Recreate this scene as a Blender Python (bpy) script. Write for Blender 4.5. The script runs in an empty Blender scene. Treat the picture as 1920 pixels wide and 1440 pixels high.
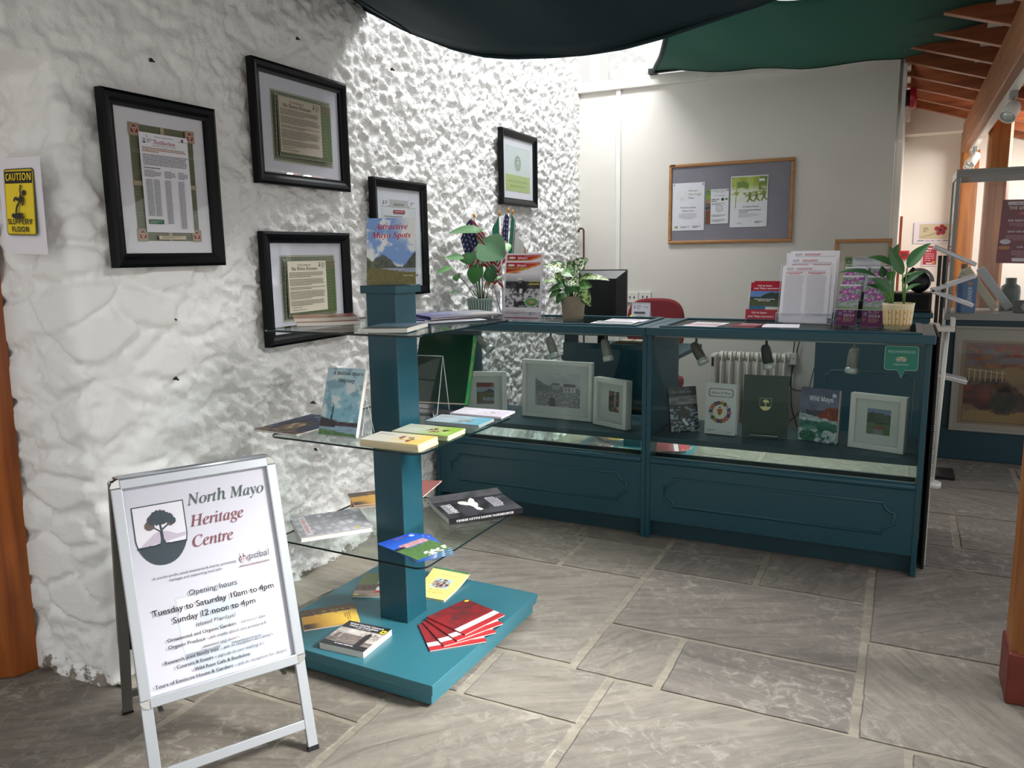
import bpy, math, random
from mathutils import Vector, Matrix, noise
import numpy as np
random.seed(7)
S = bpy.context.scene
COL = S.collection
R = math.radians

# ------------------------------------------------------------------ camera, world, lights, exposure
W_, H_, F_ = 1920, 1440, 1475.04
cam_d = bpy.data.cameras.new('camera')
cam_d.sensor_fit = 'HORIZONTAL'
cam_d.sensor_width = 36.0
cam_d.lens = 36.0 * F_ / W_
cam_d.clip_start = 0.05
cam = bpy.data.objects.new('camera', cam_d)
COL.objects.link(cam)
CAM = Vector((0.9987, -3.3617, 1.2995))
_yaw, _pitch, _roll = 0.4604, -0.1648, -0.0155
FWD = Vector((-math.sin(_yaw) * math.cos(_pitch), math.cos(_yaw) * math.cos(_pitch), math.sin(_pitch)))
_r0 = Vector((math.cos(_yaw), math.sin(_yaw), 0))
_u0 = _r0.cross(FWD)
RIGHT = math.cos(_roll) * _r0 + math.sin(_roll) * _u0
UP = -math.sin(_roll) * _r0 + math.cos(_roll) * _u0
cam.matrix_world = Matrix(((RIGHT.x, UP.x, -FWD.x, CAM.x), (RIGHT.y, UP.y, -FWD.y, CAM.y), (RIGHT.z, UP.z, -FWD.z, CAM.z), (0, 0, 0, 1)))
S.camera = cam

world = bpy.data.worlds.new('daylight')
S.world = world
world.use_nodes = True
_nt = world.node_tree
_bg = _nt.nodes['Background']
_tc = _nt.nodes.new('ShaderNodeTexCoord')
_sx = _nt.nodes.new('ShaderNodeSeparateXYZ')
_rp = _nt.nodes.new('ShaderNodeValToRGB')
_nt.links.new(_tc.outputs['Generated'], _sx.inputs[0])
_nt.links.new(_sx.outputs['Z'], _rp.inputs[0])
_nt.links.new(_rp.outputs[0], _bg.inputs[0])
_e = _rp.color_ramp.elements
_e[0].position = 0.0; _e[0].color = (0.66, 0.64, 0.61, 1)
_e[1].position = 1.0; _e[1].color = (1.0, 1.03, 1.06, 1)
# the sky is brighter over the glazed side and the far end of the room than behind the reader
_vd = _nt.nodes.new('ShaderNodeVectorMath'); _vd.operation = 'DOT_PRODUCT'; _vd.inputs[1].default_value = (0.26, 0.24, 0.0)
_ma = _nt.nodes.new('ShaderNodeMath'); _ma.operation = 'MULTIPLY_ADD'; _ma.inputs[1].default_value = 0.78; _ma.inputs[2].default_value = 0.78
_nt.links.new(_tc.outputs['Generated'], _vd.inputs[0]); _nt.links.new(_vd.outputs['Value'], _ma.inputs[0]); _nt.links.new(_ma.outputs[0], _bg.inputs[1])

def area(name, loc, target, sx, sy, power, color=(1, 1, 1), spread=180):
    d = bpy.data.lights.new(name, 'AREA')
    d.shape = 'RECTANGLE'; d.size = sx; d.size_y = sy; d.energy = power; d.color = color; d.spread = math.radians(spread)
    o = bpy.data.objects.new(name, d); COL.objects.link(o)
    o.location = loc
    o.rotation_euler = (Vector(target) - Vector(loc)).to_track_quat('-Z', 'Y').to_euler()
    return o
area('skylight_over_wall', (-0.60, 0.95, 3.8), (-1.0, 0.85, 1.0), 0.6, 2.6, 95, (0.97, 0.99, 1.0))
area('daylight_from_glazed_side', (3.0, -0.7, 2.7), (-0.35, -1.15, 0.15), 1.5, 1.1, 21, (1.0, 0.99, 0.97), 34)
area('far_room_fill', (2.1, 3.2, 2.05), (0.9, 3.5, 1.2), 0.9, 0.9, 36, (1.0, 0.95, 0.9))  # unseen fill lamp added below the boards to brighten the far end
S.view_settings.view_transform = 'Standard'
S.view_settings.look = 'None'
S.view_settings.gamma = 1.0
S.view_settings.use_curve_mapping = False
S.view_settings.exposure = 0.6

# ------------------------------------------------------------------ pixel rays (the photograph is 1920x1440)
def ray(x, y):
    return FWD + RIGHT * ((x - 960) / F_) - UP * ((y - 720) / F_)
def at_z(x, y, z):
    d = ray(x, y); return CAM + d * ((z - CAM.z) / d.z)
def at_y(x, y, Y):
    d = ray(x, y); return CAM + d * ((Y - CAM.y) / d.y)

# ------------------------------------------------------------------ colours and materials
def lin(c):
    c = c / 255.0
    return c / 12.92 if c <= 0.04045 else ((c + 0.055) / 1.055) ** 2.4
def rgb(h):
    if isinstance(h, str):
        h = h.lstrip('#'); return (lin(int(h[0:2], 16)), lin(int(h[2:4], 16)), lin(int(h[4:6], 16)))
    return tuple(lin(v) for v in h)
MATS = {}
def mat(name, color=None, rough=0.5, metal=0.0, spec=0.5, bump=0.0, bscale=60.0, var=0.0, vscale=6.0, coat=0.0):
    if name in MATS: return MATS[name]
    m = bpy.data.materials.new(name); m.use_nodes = True
    nt = m.node_tree; b = nt.nodes['Principled BSDF']
    c = rgb(color) if color is not None else (0.8, 0.8, 0.8)
    b.inputs['Base Color'].default_value = (*c, 1)
    b.inputs['Roughness'].default_value = rough
    b.inputs['Metallic'].default_value = metal
    b.inputs['Specular IOR Level'].default_value = spec
    if coat: b.inputs['Coat Weight'].default_value = coat
    tc = nt.nodes.new('ShaderNodeTexCoord')
    if var:
        n = nt.nodes.new('ShaderNodeTexNoise'); n.inputs['Scale'].default_value = vscale; n.inputs['Detail'].default_value = 5
        nt.links.new(tc.outputs['Object'], n.inputs['Vector'])
        r = nt.nodes.new('ShaderNodeValToRGB')
        r.color_ramp.elements[0].position = 0.3; r.color_ramp.elements[1].position = 0.7
        r.color_ramp.elements[0].color = (*[v * (1 - var) for v in c], 1)
        r.color_ramp.elements[1].color = (*[min(1, v * (1 + var)) for v in c], 1)
        nt.links.new(n.outputs['Fac'], r.inputs[0]); nt.links.new(r.outputs[0], b.inputs['Base Color'])
    if bump:
        n = nt.nodes.new('ShaderNodeTexNoise'); n.inputs['Scale'].default_value = bscale; n.inputs['Detail'].default_value = 4
        nt.links.new(tc.outputs['Object'], n.inputs['Vector'])
        bp = nt.nodes.new('ShaderNodeBump'); bp.inputs['Strength'].default_value = bump; bp.inputs['Distance'].default_value = 0.004
        nt.links.new(n.outputs['Fac'], bp.inputs['Height']); nt.links.new(bp.outputs[0], b.inputs['Normal'])
    MATS[name] = m; return m
def print_mat(name, rough):
    m = mat(name, '#ffffff', rough)
    nt = m.node_tree; a = nt.nodes.new('ShaderNodeAttribute'); a.attribute_name = 'Col'
    nt.links.new(a.outputs['Color'], nt.nodes['Principled BSDF'].inputs['Base Color'])
    return m
PM = print_mat('printed_matte', 0.6)
PG = print_mat('printed_gloss', 0.28)
def wood(name, c1, c2, axis='Z', rough=0.42):
    m = mat(name, c1, rough); nt = m.node_tree; b = nt.nodes['Principled BSDF']
    tc = nt.nodes.new('ShaderNodeTexCoord'); mp = nt.nodes.new('ShaderNodeMapping')
    sc = {'X': (1.2, 22, 22), 'Y': (22, 1.2, 22), 'Z': (22, 22, 1.2)}[axis]
    mp.inputs['Scale'].default_value = sc
    n = nt.nodes.new('ShaderNodeTexNoise'); n.inputs['Scale'].default_value = 1.6; n.inputs['Detail'].default_value = 6; n.inputs['Distortion'].default_value = 0.6
    r = nt.nodes.new('ShaderNodeValToRGB'); r.color_ramp.elements[0].position = 0.32; r.color_ramp.elements[1].position = 0.68
    r.color_ramp.elements[0].color = (*rgb(c2), 1); r.color_ramp.elements[1].color = (*rgb(c1), 1)
    nt.links.new(tc.outputs['Object'], mp.inputs[0]); nt.links.new(mp.outputs[0], n.inputs['Vector'])
    nt.links.new(n.outputs['Fac'], r.inputs[0]); nt.links.new(r.outputs[0], b.inputs['Base Color'])
    return m
def clear(name, tint=(0.93, 0.97, 0.95), f=1.0, rough=0.0, base=0.02):
    m = bpy.data.materials.new(name); m.use_nodes = True; nt = m.node_tree
    for n in list(nt.nodes): nt.nodes.remove(n)
    o = nt.nodes.new('ShaderNodeOutputMaterial'); mx = nt.nodes.new('ShaderNodeMixShader')
    t = nt.nodes.new('ShaderNodeBsdfTransparent'); t.inputs[0].default_value = (*tint, 1)
    g = nt.nodes.new('ShaderNodeBsdfGlossy'); g.inputs['Roughness'].default_value = rough
    lw = nt.nodes.new('ShaderNodeLayerWeight'); lw.inputs[0].default_value = 0.5
    pw = nt.nodes.new('ShaderNodeMath'); pw.operation = 'POWER'; pw.inputs[1].default_value = 4.0
    mu = nt.nodes.new('ShaderNodeMath'); mu.operation = 'MULTIPLY_ADD'; mu.inputs[1].default_value = 0.8 * f; mu.inputs[2].default_value = base
    nt.links.new(lw.outputs['Facing'], pw.inputs[0]); nt.links.new(pw.outputs[0], mu.inputs[0]); nt.links.new(mu.outputs[0], mx.inputs[0])
    nt.links.new(t.outputs[0], mx.inputs[1]); nt.links.new(g.outputs[0], mx.inputs[2]); nt.links.new(mx.outputs[0], o.inputs[0])
    MATS[name] = m; return m
GLASS = clear('case_glass', (0.90, 0.94, 0.93), 0.55, 0.0, 0.012)
SHELF = clear('shelf_glass', (0.90, 0.95, 0.935), 0.7, 0.0, 0.02)
EDGE = mat('glass_edge', '#0b1e22', 0.12)
ACRYL = clear('clear_acrylic', (0.955, 0.96, 0.975), 1.0, 0.02, 0.03)
FGLASS = clear('picture_glass', (0.975, 0.98, 0.985), 0.8, 0.0, 0.03)
FILM = clear('poster_film', (0.985, 0.985, 0.99), 0.3, 0.35, 0.02)
TEAL = mat('teal_paint', '#1b4b58', 0.33, bump=0.05, bscale=240)
TEALB = mat('teal_paint_base_lit', '#316a77', 0.3)  # stand's teal paint, lightened to carry the strong light falling on its base
TEALD = mat('teal_paint_inside', '#183d47', 0.5)
WHITEP = mat('white_paint', '#e4e2de', 0.45)
PAPER = mat('paper', '#efecea', 0.7)
PAGES = mat('page_edges', '#dcd7cd', 0.8, bump=0.2, bscale=400)
BLACKF = mat('black_frame', '#06080d', 0.36, spec=.18)
BLACK = mat('black_plastic', '#0c0d11', 0.38)
ALU = mat('satin_aluminium', '#c3c8cd', 0.32, 0.75)
ALUD = mat('grey_aluminium', '#6a6964', 0.4, 0.4)
CHROME = mat('chrome', '#d8d6d2', 0.08, 1.0)
GREYM = mat('grey_metal', '#8f918f', 0.4, 0.4)
WHITEM = mat('white_metal', '#dcdbd4', 0.35)

# ------------------------------------------------------------------ mesh builder
class MB:
    def __init__(s): s.v = []; s.f = []; s.c = []; s.m = []; s.sm = []
    def vert(s, p): s.v.append(tuple(p)); return len(s.v) - 1
    def face(s, idx, c=(1, 1, 1), m=0, smooth=False):
        s.f.append(tuple(idx)); s.c.append(c); s.m.append(m); s.sm.append(smooth)
    def quad(s, pts, c=(1, 1, 1), m=0, smooth=False):
        s.face([s.vert(p) for p in pts], c, m, smooth)
    def box(s, x0, y0, z0, x1, y1, z1, c=(1, 1, 1), m=0, top=None):
        p = [s.vert(q) for q in ((x0, y0, z0), (x1, y0, z0), (x1, y1, z0), (x0, y1, z0), (x0, y0, z1), (x1, y0, z1), (x1, y1, z1), (x0, y1, z1))]
        for q in ((3, 2, 1, 0), (4, 5, 6, 7), (0, 1, 5, 4), (1, 2, 6, 5), (2, 3, 7, 6), (3, 0, 4, 7)):
            s.face([p[i] for i in q], c, m)
        return s
    def prism(s, poly, z0, z1, c=(1, 1, 1), m=0, smooth=False):
        a = [s.vert((x, y, z0)) for x, y in poly]; b = [s.vert((x, y, z1)) for x, y in poly]; n = len(poly)
        s.face(a[::-1], c, m); s.face(b, c, m)
        for i in range(n): s.face((a[i], a[(i + 1) % n], b[(i + 1) % n], b[i]), c, m, smooth)
        return s
    def tube(s, path, r, n=8, c=(1, 1, 1), m=0, caps=True):
        P = [Vector(p) for p in path]; rr = r if isinstance(r, (list, tuple)) else [r] * len(P); rings = []
        t0 = (P[1] - P[0]).normalized(); a = t0.orthogonal().normalized()
        for i, p in enumerate(P):
            t = (P[min(i + 1, len(P) - 1)] - P[max(i - 1, 0)]).normalized()
            a = (a - t * a.dot(t)); a = a.normalized() if a.length > 1e-6 else t.orthogonal().normalized(); b = t.cross(a)
            rings.append([s.vert(p + (a * math.cos(2 * math.pi * k / n) + b * math.sin(2 * math.pi * k / n)) * rr[i]) for k in range(n)])
        for i in range(len(P) - 1):
            for k in range(n): s.face((rings[i][k], rings[i][(k + 1) % n], rings[i + 1][(k + 1) % n], rings[i + 1][k]), c, m, True)
        if caps: s.face(rings[0][::-1], c, m); s.face(rings[-1], c, m)
        return s
    def lathe(s, prof, n=32, c=(1, 1, 1), m=0, cx=0, cy=0, cz=0, cf=None):
        rings = [[s.vert((cx + r * math.cos(2 * math.pi * k / n), cy + r * math.sin(2 * math.pi * k / n), cz + z)) for k in range(n)] for r, z in prof]
        for i in range(len(prof) - 1):
            for k in range(n):
                cc = cf(i, k) if cf else c
                s.face((rings[i][k], rings[i][(k + 1) % n], rings[i + 1][(k + 1) % n], rings[i + 1][k]), cc, m, True)
        return s
    def bar(s, a, b, w, h, up=(0, 0, 1), c=(1, 1, 1), m=0):
        a = Vector(a); b = Vector(b); t = (b - a).normalized(); u = Vector(up); x = t.cross(u).normalized(); u = x.cross(t)
        p = []
        for q in (a, b):
            for i, j in ((-1, -1), (1, -1), (1, 1), (-1, 1)): p.append(s.vert(q + x * (w / 2 * i) + u * (h / 2 * j)))
        for q in ((3, 2, 1, 0), (4, 5, 6, 7), (0, 1, 5, 4), (1, 2, 6, 5), (2, 3, 7, 6), (3, 0, 4, 7)): s.face([p[i] for i in q], c, m)
        return s
    def add(s, o, M=None, m=None):
        k = len(s.v)
        for p in o.v: s.v.append(tuple(M @ Vector(p)) if M is not None else p)
        for f, c, mm, sm in zip(o.f, o.c, o.m, o.sm):
            s.f.append(tuple(i + k for i in f)); s.c.append(c); s.m.append(mm if m is None else m); s.sm.append(sm)
        return s
    def warp(s, fn): s.v = [tuple(fn(*p)) for p in s.v]; return s
    def build(s, name, mats, parent=None, bev=0.0, loc=None, rot=None, seg=2):
        me = bpy.data.meshes.new(name); me.from_pydata(s.v, [], s.f)
        ca = me.color_attributes.new('Col', 'FLOAT_COLOR', 'CORNER')
        buf = []
        for f, c in zip(s.f, s.c):
            if isinstance(c[0], (tuple, list)):
                for q in c: buf.extend((q[0], q[1], q[2], 1.0))
            else:
                buf.extend((c[0], c[1], c[2], 1.0) * len(f))
        ca.data.foreach_set('color', buf)
        me.polygons.foreach_set('material_index', s.m)
        me.polygons.foreach_set('use_smooth', s.sm)
        for mm in (mats if isinstance(mats, (list, tuple)) else [mats]): me.materials.append(mm)
        me.update()
        o = bpy.data.objects.new(name, me); COL.objects.link(o)
        if parent is not None: o.parent = parent
        if loc is not None: o.location = loc
        if rot is not None: o.rotation_euler = rot
        if bev:
            b = o.modifiers.new('edge', 'BEVEL'); b.width = bev; b.segments = seg; b.limit_method = 'ANGLE'; b.angle_limit = R(40)
        return o

def tag(o, label, cat, group=None):
    o['label'] = label; o['category'] = cat
    if group: o['group'] = group
    return o
def thing(name, label, cat, loc=(0, 0, 0), rot=(0, 0, 0), group=None):
    o = bpy.data.objects.new(name, None); COL.objects.link(o)
    o.location = loc; o.rotation_euler = rot; o.empty_display_size = 0.05
    return tag(o, label, cat, group)
def struct(o): o['kind'] = 'structure'; return o
KIDS = {}
def dup(root, loc, rot, label=None, group=None):
    r = root.copy(); COL.objects.link(r); r.location = loc; r.rotation_euler = rot
    if label: r['label'] = label
    if group: r['group'] = group
    for ch in [o for o in COL.objects if o.parent == root]:
        c = ch.copy(); COL.objects.link(c); c.parent = r
        for g in [o for o in COL.objects if o.parent == ch]:
            d = g.copy(); COL.objects.link(d); d.parent = c
    return r

# ------------------------------------------------------------------ printed sheets
def _mathmap(s, U, L, fix={}):
    return ''.join(fix.get(ch) or (chr(U + ord(ch) - 65) if 'A' <= ch <= 'Z' else chr(L + ord(ch) - 97) if 'a' <= ch <= 'z' else ch) for ch in s)
STY = {
    'sans': lambda s: s,
    'sansb': lambda s: _mathmap(s, 0x1D5D4, 0x1D5EE),
    'sansi': lambda s: _mathmap(s, 0x1D608, 0x1D622),
    'sansbi': lambda s: _mathmap(s, 0x1D63C, 0x1D656),
    'serifi': lambda s: _mathmap(s, 0x1D434, 0x1D44E, {'h': '\u210e'}),
    'serifb': lambda s: _mathmap(s, 0x1D400, 0x1D41A),
    'serifbi': lambda s: _mathmap(s, 0x1D468, 0x1D482),
    'black': lambda s: _mathmap(s, 0x1D56C, 0x1D586),
    'script': lambda s: _mathmap(s, 0x1D4D0, 0x1D4EA),
}
_TX = {}
def glyphs(s, style, shear=0.0):
    k = (s, style, shear)
    if k in _TX: return _TX[k]
    c = bpy.data.curves.new('lettering', 'FONT'); c.body = STY[style](s); c.size = 1.0; c.resolution_u = 3; c.shear = shear
    o = bpy.data.objects.new('lettering', c)
    me = bpy.data.meshes.new_from_object(o)
    V = [(v.co.x, v.co.y) for v in me.vertices]; F = [tuple(p.vertices) for p in me.polygons]
    bpy.data.objects.remove(o); bpy.data.curves.remove(c); bpy.data.meshes.remove(me)
    xs = [p[0] for p in V] or [0]; ys = [p[1] for p in V] or [0]
    _TX[k] = (V, F, min(xs), max(xs), min(ys), max(ys)); return _TX[k]
def nz(x, y, z=0.0): return noise.noise(Vector((x, y, z)))
def fbm(x, y, z=0.0, o=4): return noise.fractal(Vector((x, y, z)), 1.0, 2.0, o)
def mixc(a, b, t):
    t = max(0.0, min(1.0, t)); return tuple(a[i] + (b[i] - a[i]) * t for i in range(3))
def sm(a, b, x):
    t = max(0.0, min(1.0, (x - a) / (b - a))); return t * t * (3 - 2 * t)

class Sheet(MB):
    """A printed page: lower left corner at the origin, x to the right, y up, ink a hair above the paper."""
    def __init__(s, w, h, base='#f2f0ee', step=0.00012, fine=False):
        super().__init__(); s.w = w; s.h = h; s.z = 0.0; s.step = step; s.fine = fine
        if base: s.rect(0, 0, w, h, base)
    def up(s): s.z += s.step; return s.z
    def rect(s, x, y, w, h, c):
        z = s.up(); c = rgb(c)
        nx = max(1, int(w / 0.02)) if s.fine else 1; ny = max(1, int(h / 0.02)) if s.fine else 1
        for i in range(nx):
            for j in range(ny):
                s.quad(((x + w * i / nx, y + h * j / ny, z), (x + w * (i + 1) / nx, y + h * j / ny, z), (x + w * (i + 1) / nx, y + h * (j + 1) / ny, z), (x + w * i / nx, y + h * (j + 1) / ny, z)), c)
        return s
    def poly(s, pts, c):
        z = s.up(); s.quad([(x, y, z) for x, y in pts], rgb(c)); return s
    def circ(s, x, y, rx, c, ry=None, n=28):
        ry = ry or rx
        return s.poly([(x + rx * math.cos(2 * math.pi * k / n), y + ry * math.sin(2 * math.pi * k / n)) for k in range(n)], c)
    def rrect(s, x, y, w, h, r, c):
        p = []
        for cx, cy, a in ((x + w - r, y + r, -90), (x + w - r, y + h - r, 0), (x + r, y + h - r, 90), (x + r, y + r, 180)):
            for k in range(6): p.append((cx + r * math.cos(R(a + 18 * k)), cy + r * math.sin(R(a + 18 * k))))
        return s.poly(p, c)
    def line(s, pts, wd, c):
        z = s.up(); c = rgb(c)
        for (x0, y0), (x1, y1) in zip(pts[:-1], pts[1:]):
            dx, dy = x1 - x0, y1 - y0; L = math.hypot(dx, dy) or 1; nx, ny = -dy / L * wd / 2, dx / L * wd / 2
            s.quad(((x0 - nx, y0 - ny, z), (x1 - nx, y1 - ny, z), (x1 + nx, y1 + ny, z), (x0 + nx, y0 + ny, z)), c)
        return s
    def frame(s, x, y, w, h, t, c):
        return s.line([(x, y + t / 2), (x + w, y + t / 2)], t, c).line([(x, y + h - t / 2), (x + w, y + h - t / 2)], t, c).line([(x + t / 2, y), (x + t / 2, y + h)], t, c).line([(x + w - t / 2, y), (x + w - t / 2, y + h)], t, c)
    def text(s, t, x, y, w=None, h=None, c='#111111', style='sans', align='c', rot=0.0, shear=0.0, skew=0.0):
        """w: width of the line, h: height of a capital; x is its middle, left or right, y its baseline."""
        V, F, x0, x1, y0, y1 = glyphs(t, style, shear)
        if not V: return s
        cap = glyphs('H', style)[5] or 0.7
        sy = h / cap if h else w / (x1 - x0); sx = w / (x1 - x0) if w else sy
        if not h: sy = sx
        off = {'c': -(x0 + x1) / 2, 'l': -x0, 'r': -x1}[align]
        z = s.up(); k = len(s.v); col = rgb(c); cr, sr = math.cos(rot), math.sin(rot)
        for vx, vy in V:
            a, b = (vx + off) * sx, vy * sy; b += a * skew
            s.v.append((x + a * cr - b * sr, y + a * sr + b * cr, z))
        for f in F: s.face([i + k for i in f], col)
        return s
    def pic(s, x, y, w, h, fn, nx=40, ny=40):
        z = s.up(); k = len(s.v); cc = []
        for j in range(ny + 1):
            for i in range(nx + 1):
                u, v = i / nx, j / ny; s.v.append((x + w * u, y + h * v, z))
                q = fn(u, v); cc.append(tuple(lin(max(0, min(255, a))) for a in q))
        for j in range(ny):
            for i in range(nx):
                a = j * (nx + 1) + i; q = (a, a + 1, a + nx + 2, a + nx + 1)
                s.face([k + t for t in q], tuple(cc[t] for t in q))
        return s
    def lines(s, x, y, w, n, lead, c='#6b6b70', ht=0.45, seed=1, last=0.6, words=True, center=False):
        """Print too small to read: rows of word-long strokes, first row's top at y, going down."""
        rnd = random.Random(seed); z = s.up(); col = rgb(c)
        for r in range(n):
            yy = y - r * lead - lead * ht; L = w * (last if r == n - 1 else rnd.uniform(0.93, 1.0)); xx = x + ((w - L) / 2 if center else 0); end = xx + L
            while xx < end - lead * 0.3:
                wl = min(rnd.uniform(1.0, 3.6) * lead * 0.8, end - xx) if words else L
                s.quad(((xx, yy, z), (xx + wl, yy, z), (xx + wl, yy + lead * ht, z), (xx, yy + lead * ht, z)), col)
                xx += wl + lead * 0.35
        return s
    def put(s, name, parent, loc=(0, 0, 0), rot=(0, 0, 0), m=None):
        return s.build(name, m or PM, parent, loc=loc, rot=rot)
def shield(w, h):
    p = [(0, h), (w, h), (w, h * 0.46)]
    for k in range(1, 10):
        t = R(10 * k); p.append((w / 2 + w / 2 * math.cos(t) ** .9 if k < 9 else w / 2, h * 0.46 * (1 - math.sin(t) ** 1.25) if k < 9 else 0))
    for x, y in p[-2:2:-1]: p.append((w - x, y))
    p.append((0, h * 0.46))
    return p
def crest(s, x, y, w, h, dark='#16303a', paper=None, hill='#c3b8c6', brown='#5a4a3c', border=True):
    """The centre's badge: a tree on a dark mound with a hill behind, inside a shield."""
    P = shield(w, h); sh = lambda pts: [(x + px, y + py) for px, py in pts]
    if border:
        s.poly(sh(P), dark)
        t = w * 0.022; s.poly([(x + w / 2 + (px - w / 2) * (1 - 2 * t / w), y + h / 2 + (py - h / 2) * (1 - 2 * t / h)) for px, py in P], paper or '#e6e4ea')
    if hill: s.poly([(x + w * a, y + h * b) for a, b in ((.06, .33), (.2, .42), (.36, .52), (.5, .56), (.66, .52), (.8, .46), (.97, .47), (.97, .41), (.5, .36))], hill)
    m = [(x + px, y + py) for px, py in P if py < h * 0.36]
    top = [(x + w * (0.98 - 0.96 * k / 16), y + h * (0.315 + 0.012 * math.sin(k * 2.2) + 0.03 * math.sin(k / 16 * 3.14))) for k in range(17)]
    r = [q for q in m if q[0] >= x + w / 2]; l = [q for q in m if q[0] < x + w / 2]
    s.poly(top[::-1] + r + l, dark)
    s.poly([(x + w * a, y + h * b) for a, b in ((.44, .3), (.6, .3), (.54, .42), (.535, .56), (.68, .64), (.66, .66), (.53, .59), (.52, .66), (.48, .66), (.49, .56), (.36, .64), (.35, .62), (.475, .54), (.48, .42))], dark)
    def blob(cx, cy, rx, ry, c, sd):
        n = 36; s.poly([(x + w * (cx + rx * (1 + .1 * math.sin(k * 2.6 + sd) + .06 * math.sin(k * 4.1)) * math.cos(2 * math.pi * k / n)), y + h * (cy + ry * (1 + .1 * math.sin(k * 2.6 + sd)) * math.sin(2 * math.pi * k / n))) for k in range(n)], c)
    if brown: blob(.30, .66, .1, .075, brown, 1); blob(.70, .69, .08, .08, brown, 2)
    blob(.50, .77, .19, .125, dark, 0); blob(.36, .745, .1, .08, dark, 1); blob(.67, .745, .1, .08, dark, 3); blob(.74, .69, .07, .06, dark, 4)
    return s
# ------------------------------------------------------------------ floor: flagstones bedded in pale mortar (one mesh)
def floor_mat():
    m = mat('flagstone', '#8b857b', 0.62); nt = m.node_tree; b = nt.nodes['Principled BSDF']
    uv = nt.nodes.new('ShaderNodeUVMap'); uv.uv_map = 'grain'
    at = nt.nodes.new('ShaderNodeAttribute'); at.attribute_name = 'Col'
    mp = nt.nodes.new('ShaderNodeMapping'); mp.inputs['Scale'].default_value = (3.2, 21, 1)
    nt.links.new(uv.outputs[0], mp.inputs[0])
    n1 = nt.nodes.new('ShaderNodeTexNoise'); n1.inputs['Scale'].default_value = 1.0; n1.inputs['Detail'].default_value = 9; n1.inputs['Roughness'].default_value = 0.66; n1.inputs['Distortion'].default_value = 1.1
    n2 = nt.nodes.new('ShaderNodeTexNoise'); n2.inputs['Scale'].default_value = 21; n2.inputs['Detail'].default_value = 8; n2.inputs['Roughness'].default_value = 0.7; n2.inputs['Distortion'].default_value = 0.8
    n3 = nt.nodes.new('ShaderNodeTexNoise'); n3.inputs['Scale'].default_value = 2.3; n3.inputs['Detail'].default_value = 3
    nt.links.new(mp.outputs[0], n1.inputs['Vector']); nt.links.new(uv.outputs[0], n2.inputs['Vector']); nt.links.new(uv.outputs[0], n3.inputs['Vector'])
    r1 = nt.nodes.new('ShaderNodeValToRGB'); r1.color_ramp.elements[0].position = 0.34; r1.color_ramp.elements[1].position = 0.72
    r1.color_ramp.elements[0].color = (0.58, 0.575, 0.57, 1); r1.color_ramp.elements[1].color = (1.10, 1.10, 1.08, 1)
    r2 = nt.nodes.new('ShaderNodeValToRGB'); r2.color_ramp.elements[0].position = 0.50; r2.color_ramp.elements[1].position = 0.64
    r2.color_ramp.elements[0].color = (0, 0, 0, 1); r2.color_ramp.elements[1].color = (1, 1, 1, 1)
    nt.links.new(n1.outputs['Fac'], r1.inputs[0]); nt.links.new(n2.outputs['Fac'], r2.inputs[0])
    mu = nt.nodes.new('ShaderNodeMixRGB'); mu.blend_type = 'MULTIPLY'; mu.inputs[0].default_value = 1
    nt.links.new(at.outputs['Color'], mu.inputs[1]); nt.links.new(r1.outputs[0], mu.inputs[2])
    ad = nt.nodes.new('ShaderNodeMixRGB'); ad.inputs[2].default_value = (0.38, 0.35, 0.30, 1)
    ml = nt.nodes.new('ShaderNodeMath'); ml.operation = 'MULTIPLY'
    m3 = nt.nodes.new('ShaderNodeMapRange'); m3.inputs[1].default_value = 0.42; m3.inputs[2].default_value = 0.62; m3.inputs[3].default_value = 0.12; m3.inputs[4].default_value = 0.75
    nt.links.new(n3.outputs['Fac'], m3.inputs[0]); nt.links.new(r2.outputs[0], ml.inputs[0]); nt.links.new(m3.outputs[0], ml.inputs[1])
    nt.links.new(ml.outputs[0], ad.inputs[0]); nt.links.new(mu.outputs[0], ad.inputs[1]); nt.links.new(ad.outputs[0], b.inputs['Base Color'])
    a2 = nt.nodes.new('ShaderNodeMath'); a2.operation = 'ADD'
    nt.links.new(n1.outputs['Fac'], a2.inputs[0]); nt.links.new(n2.outputs['Fac'], a2.inputs[1])
    bp = nt.nodes.new('ShaderNodeBump'); bp.inputs['Strength'].default_value = 0.8; bp.inputs['Distance'].default_value = 0.006
    nt.links.new(a2.outputs[0], bp.inputs['Height']); nt.links.new(bp.outputs[0], b.inputs['Normal'])
    return m
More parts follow.
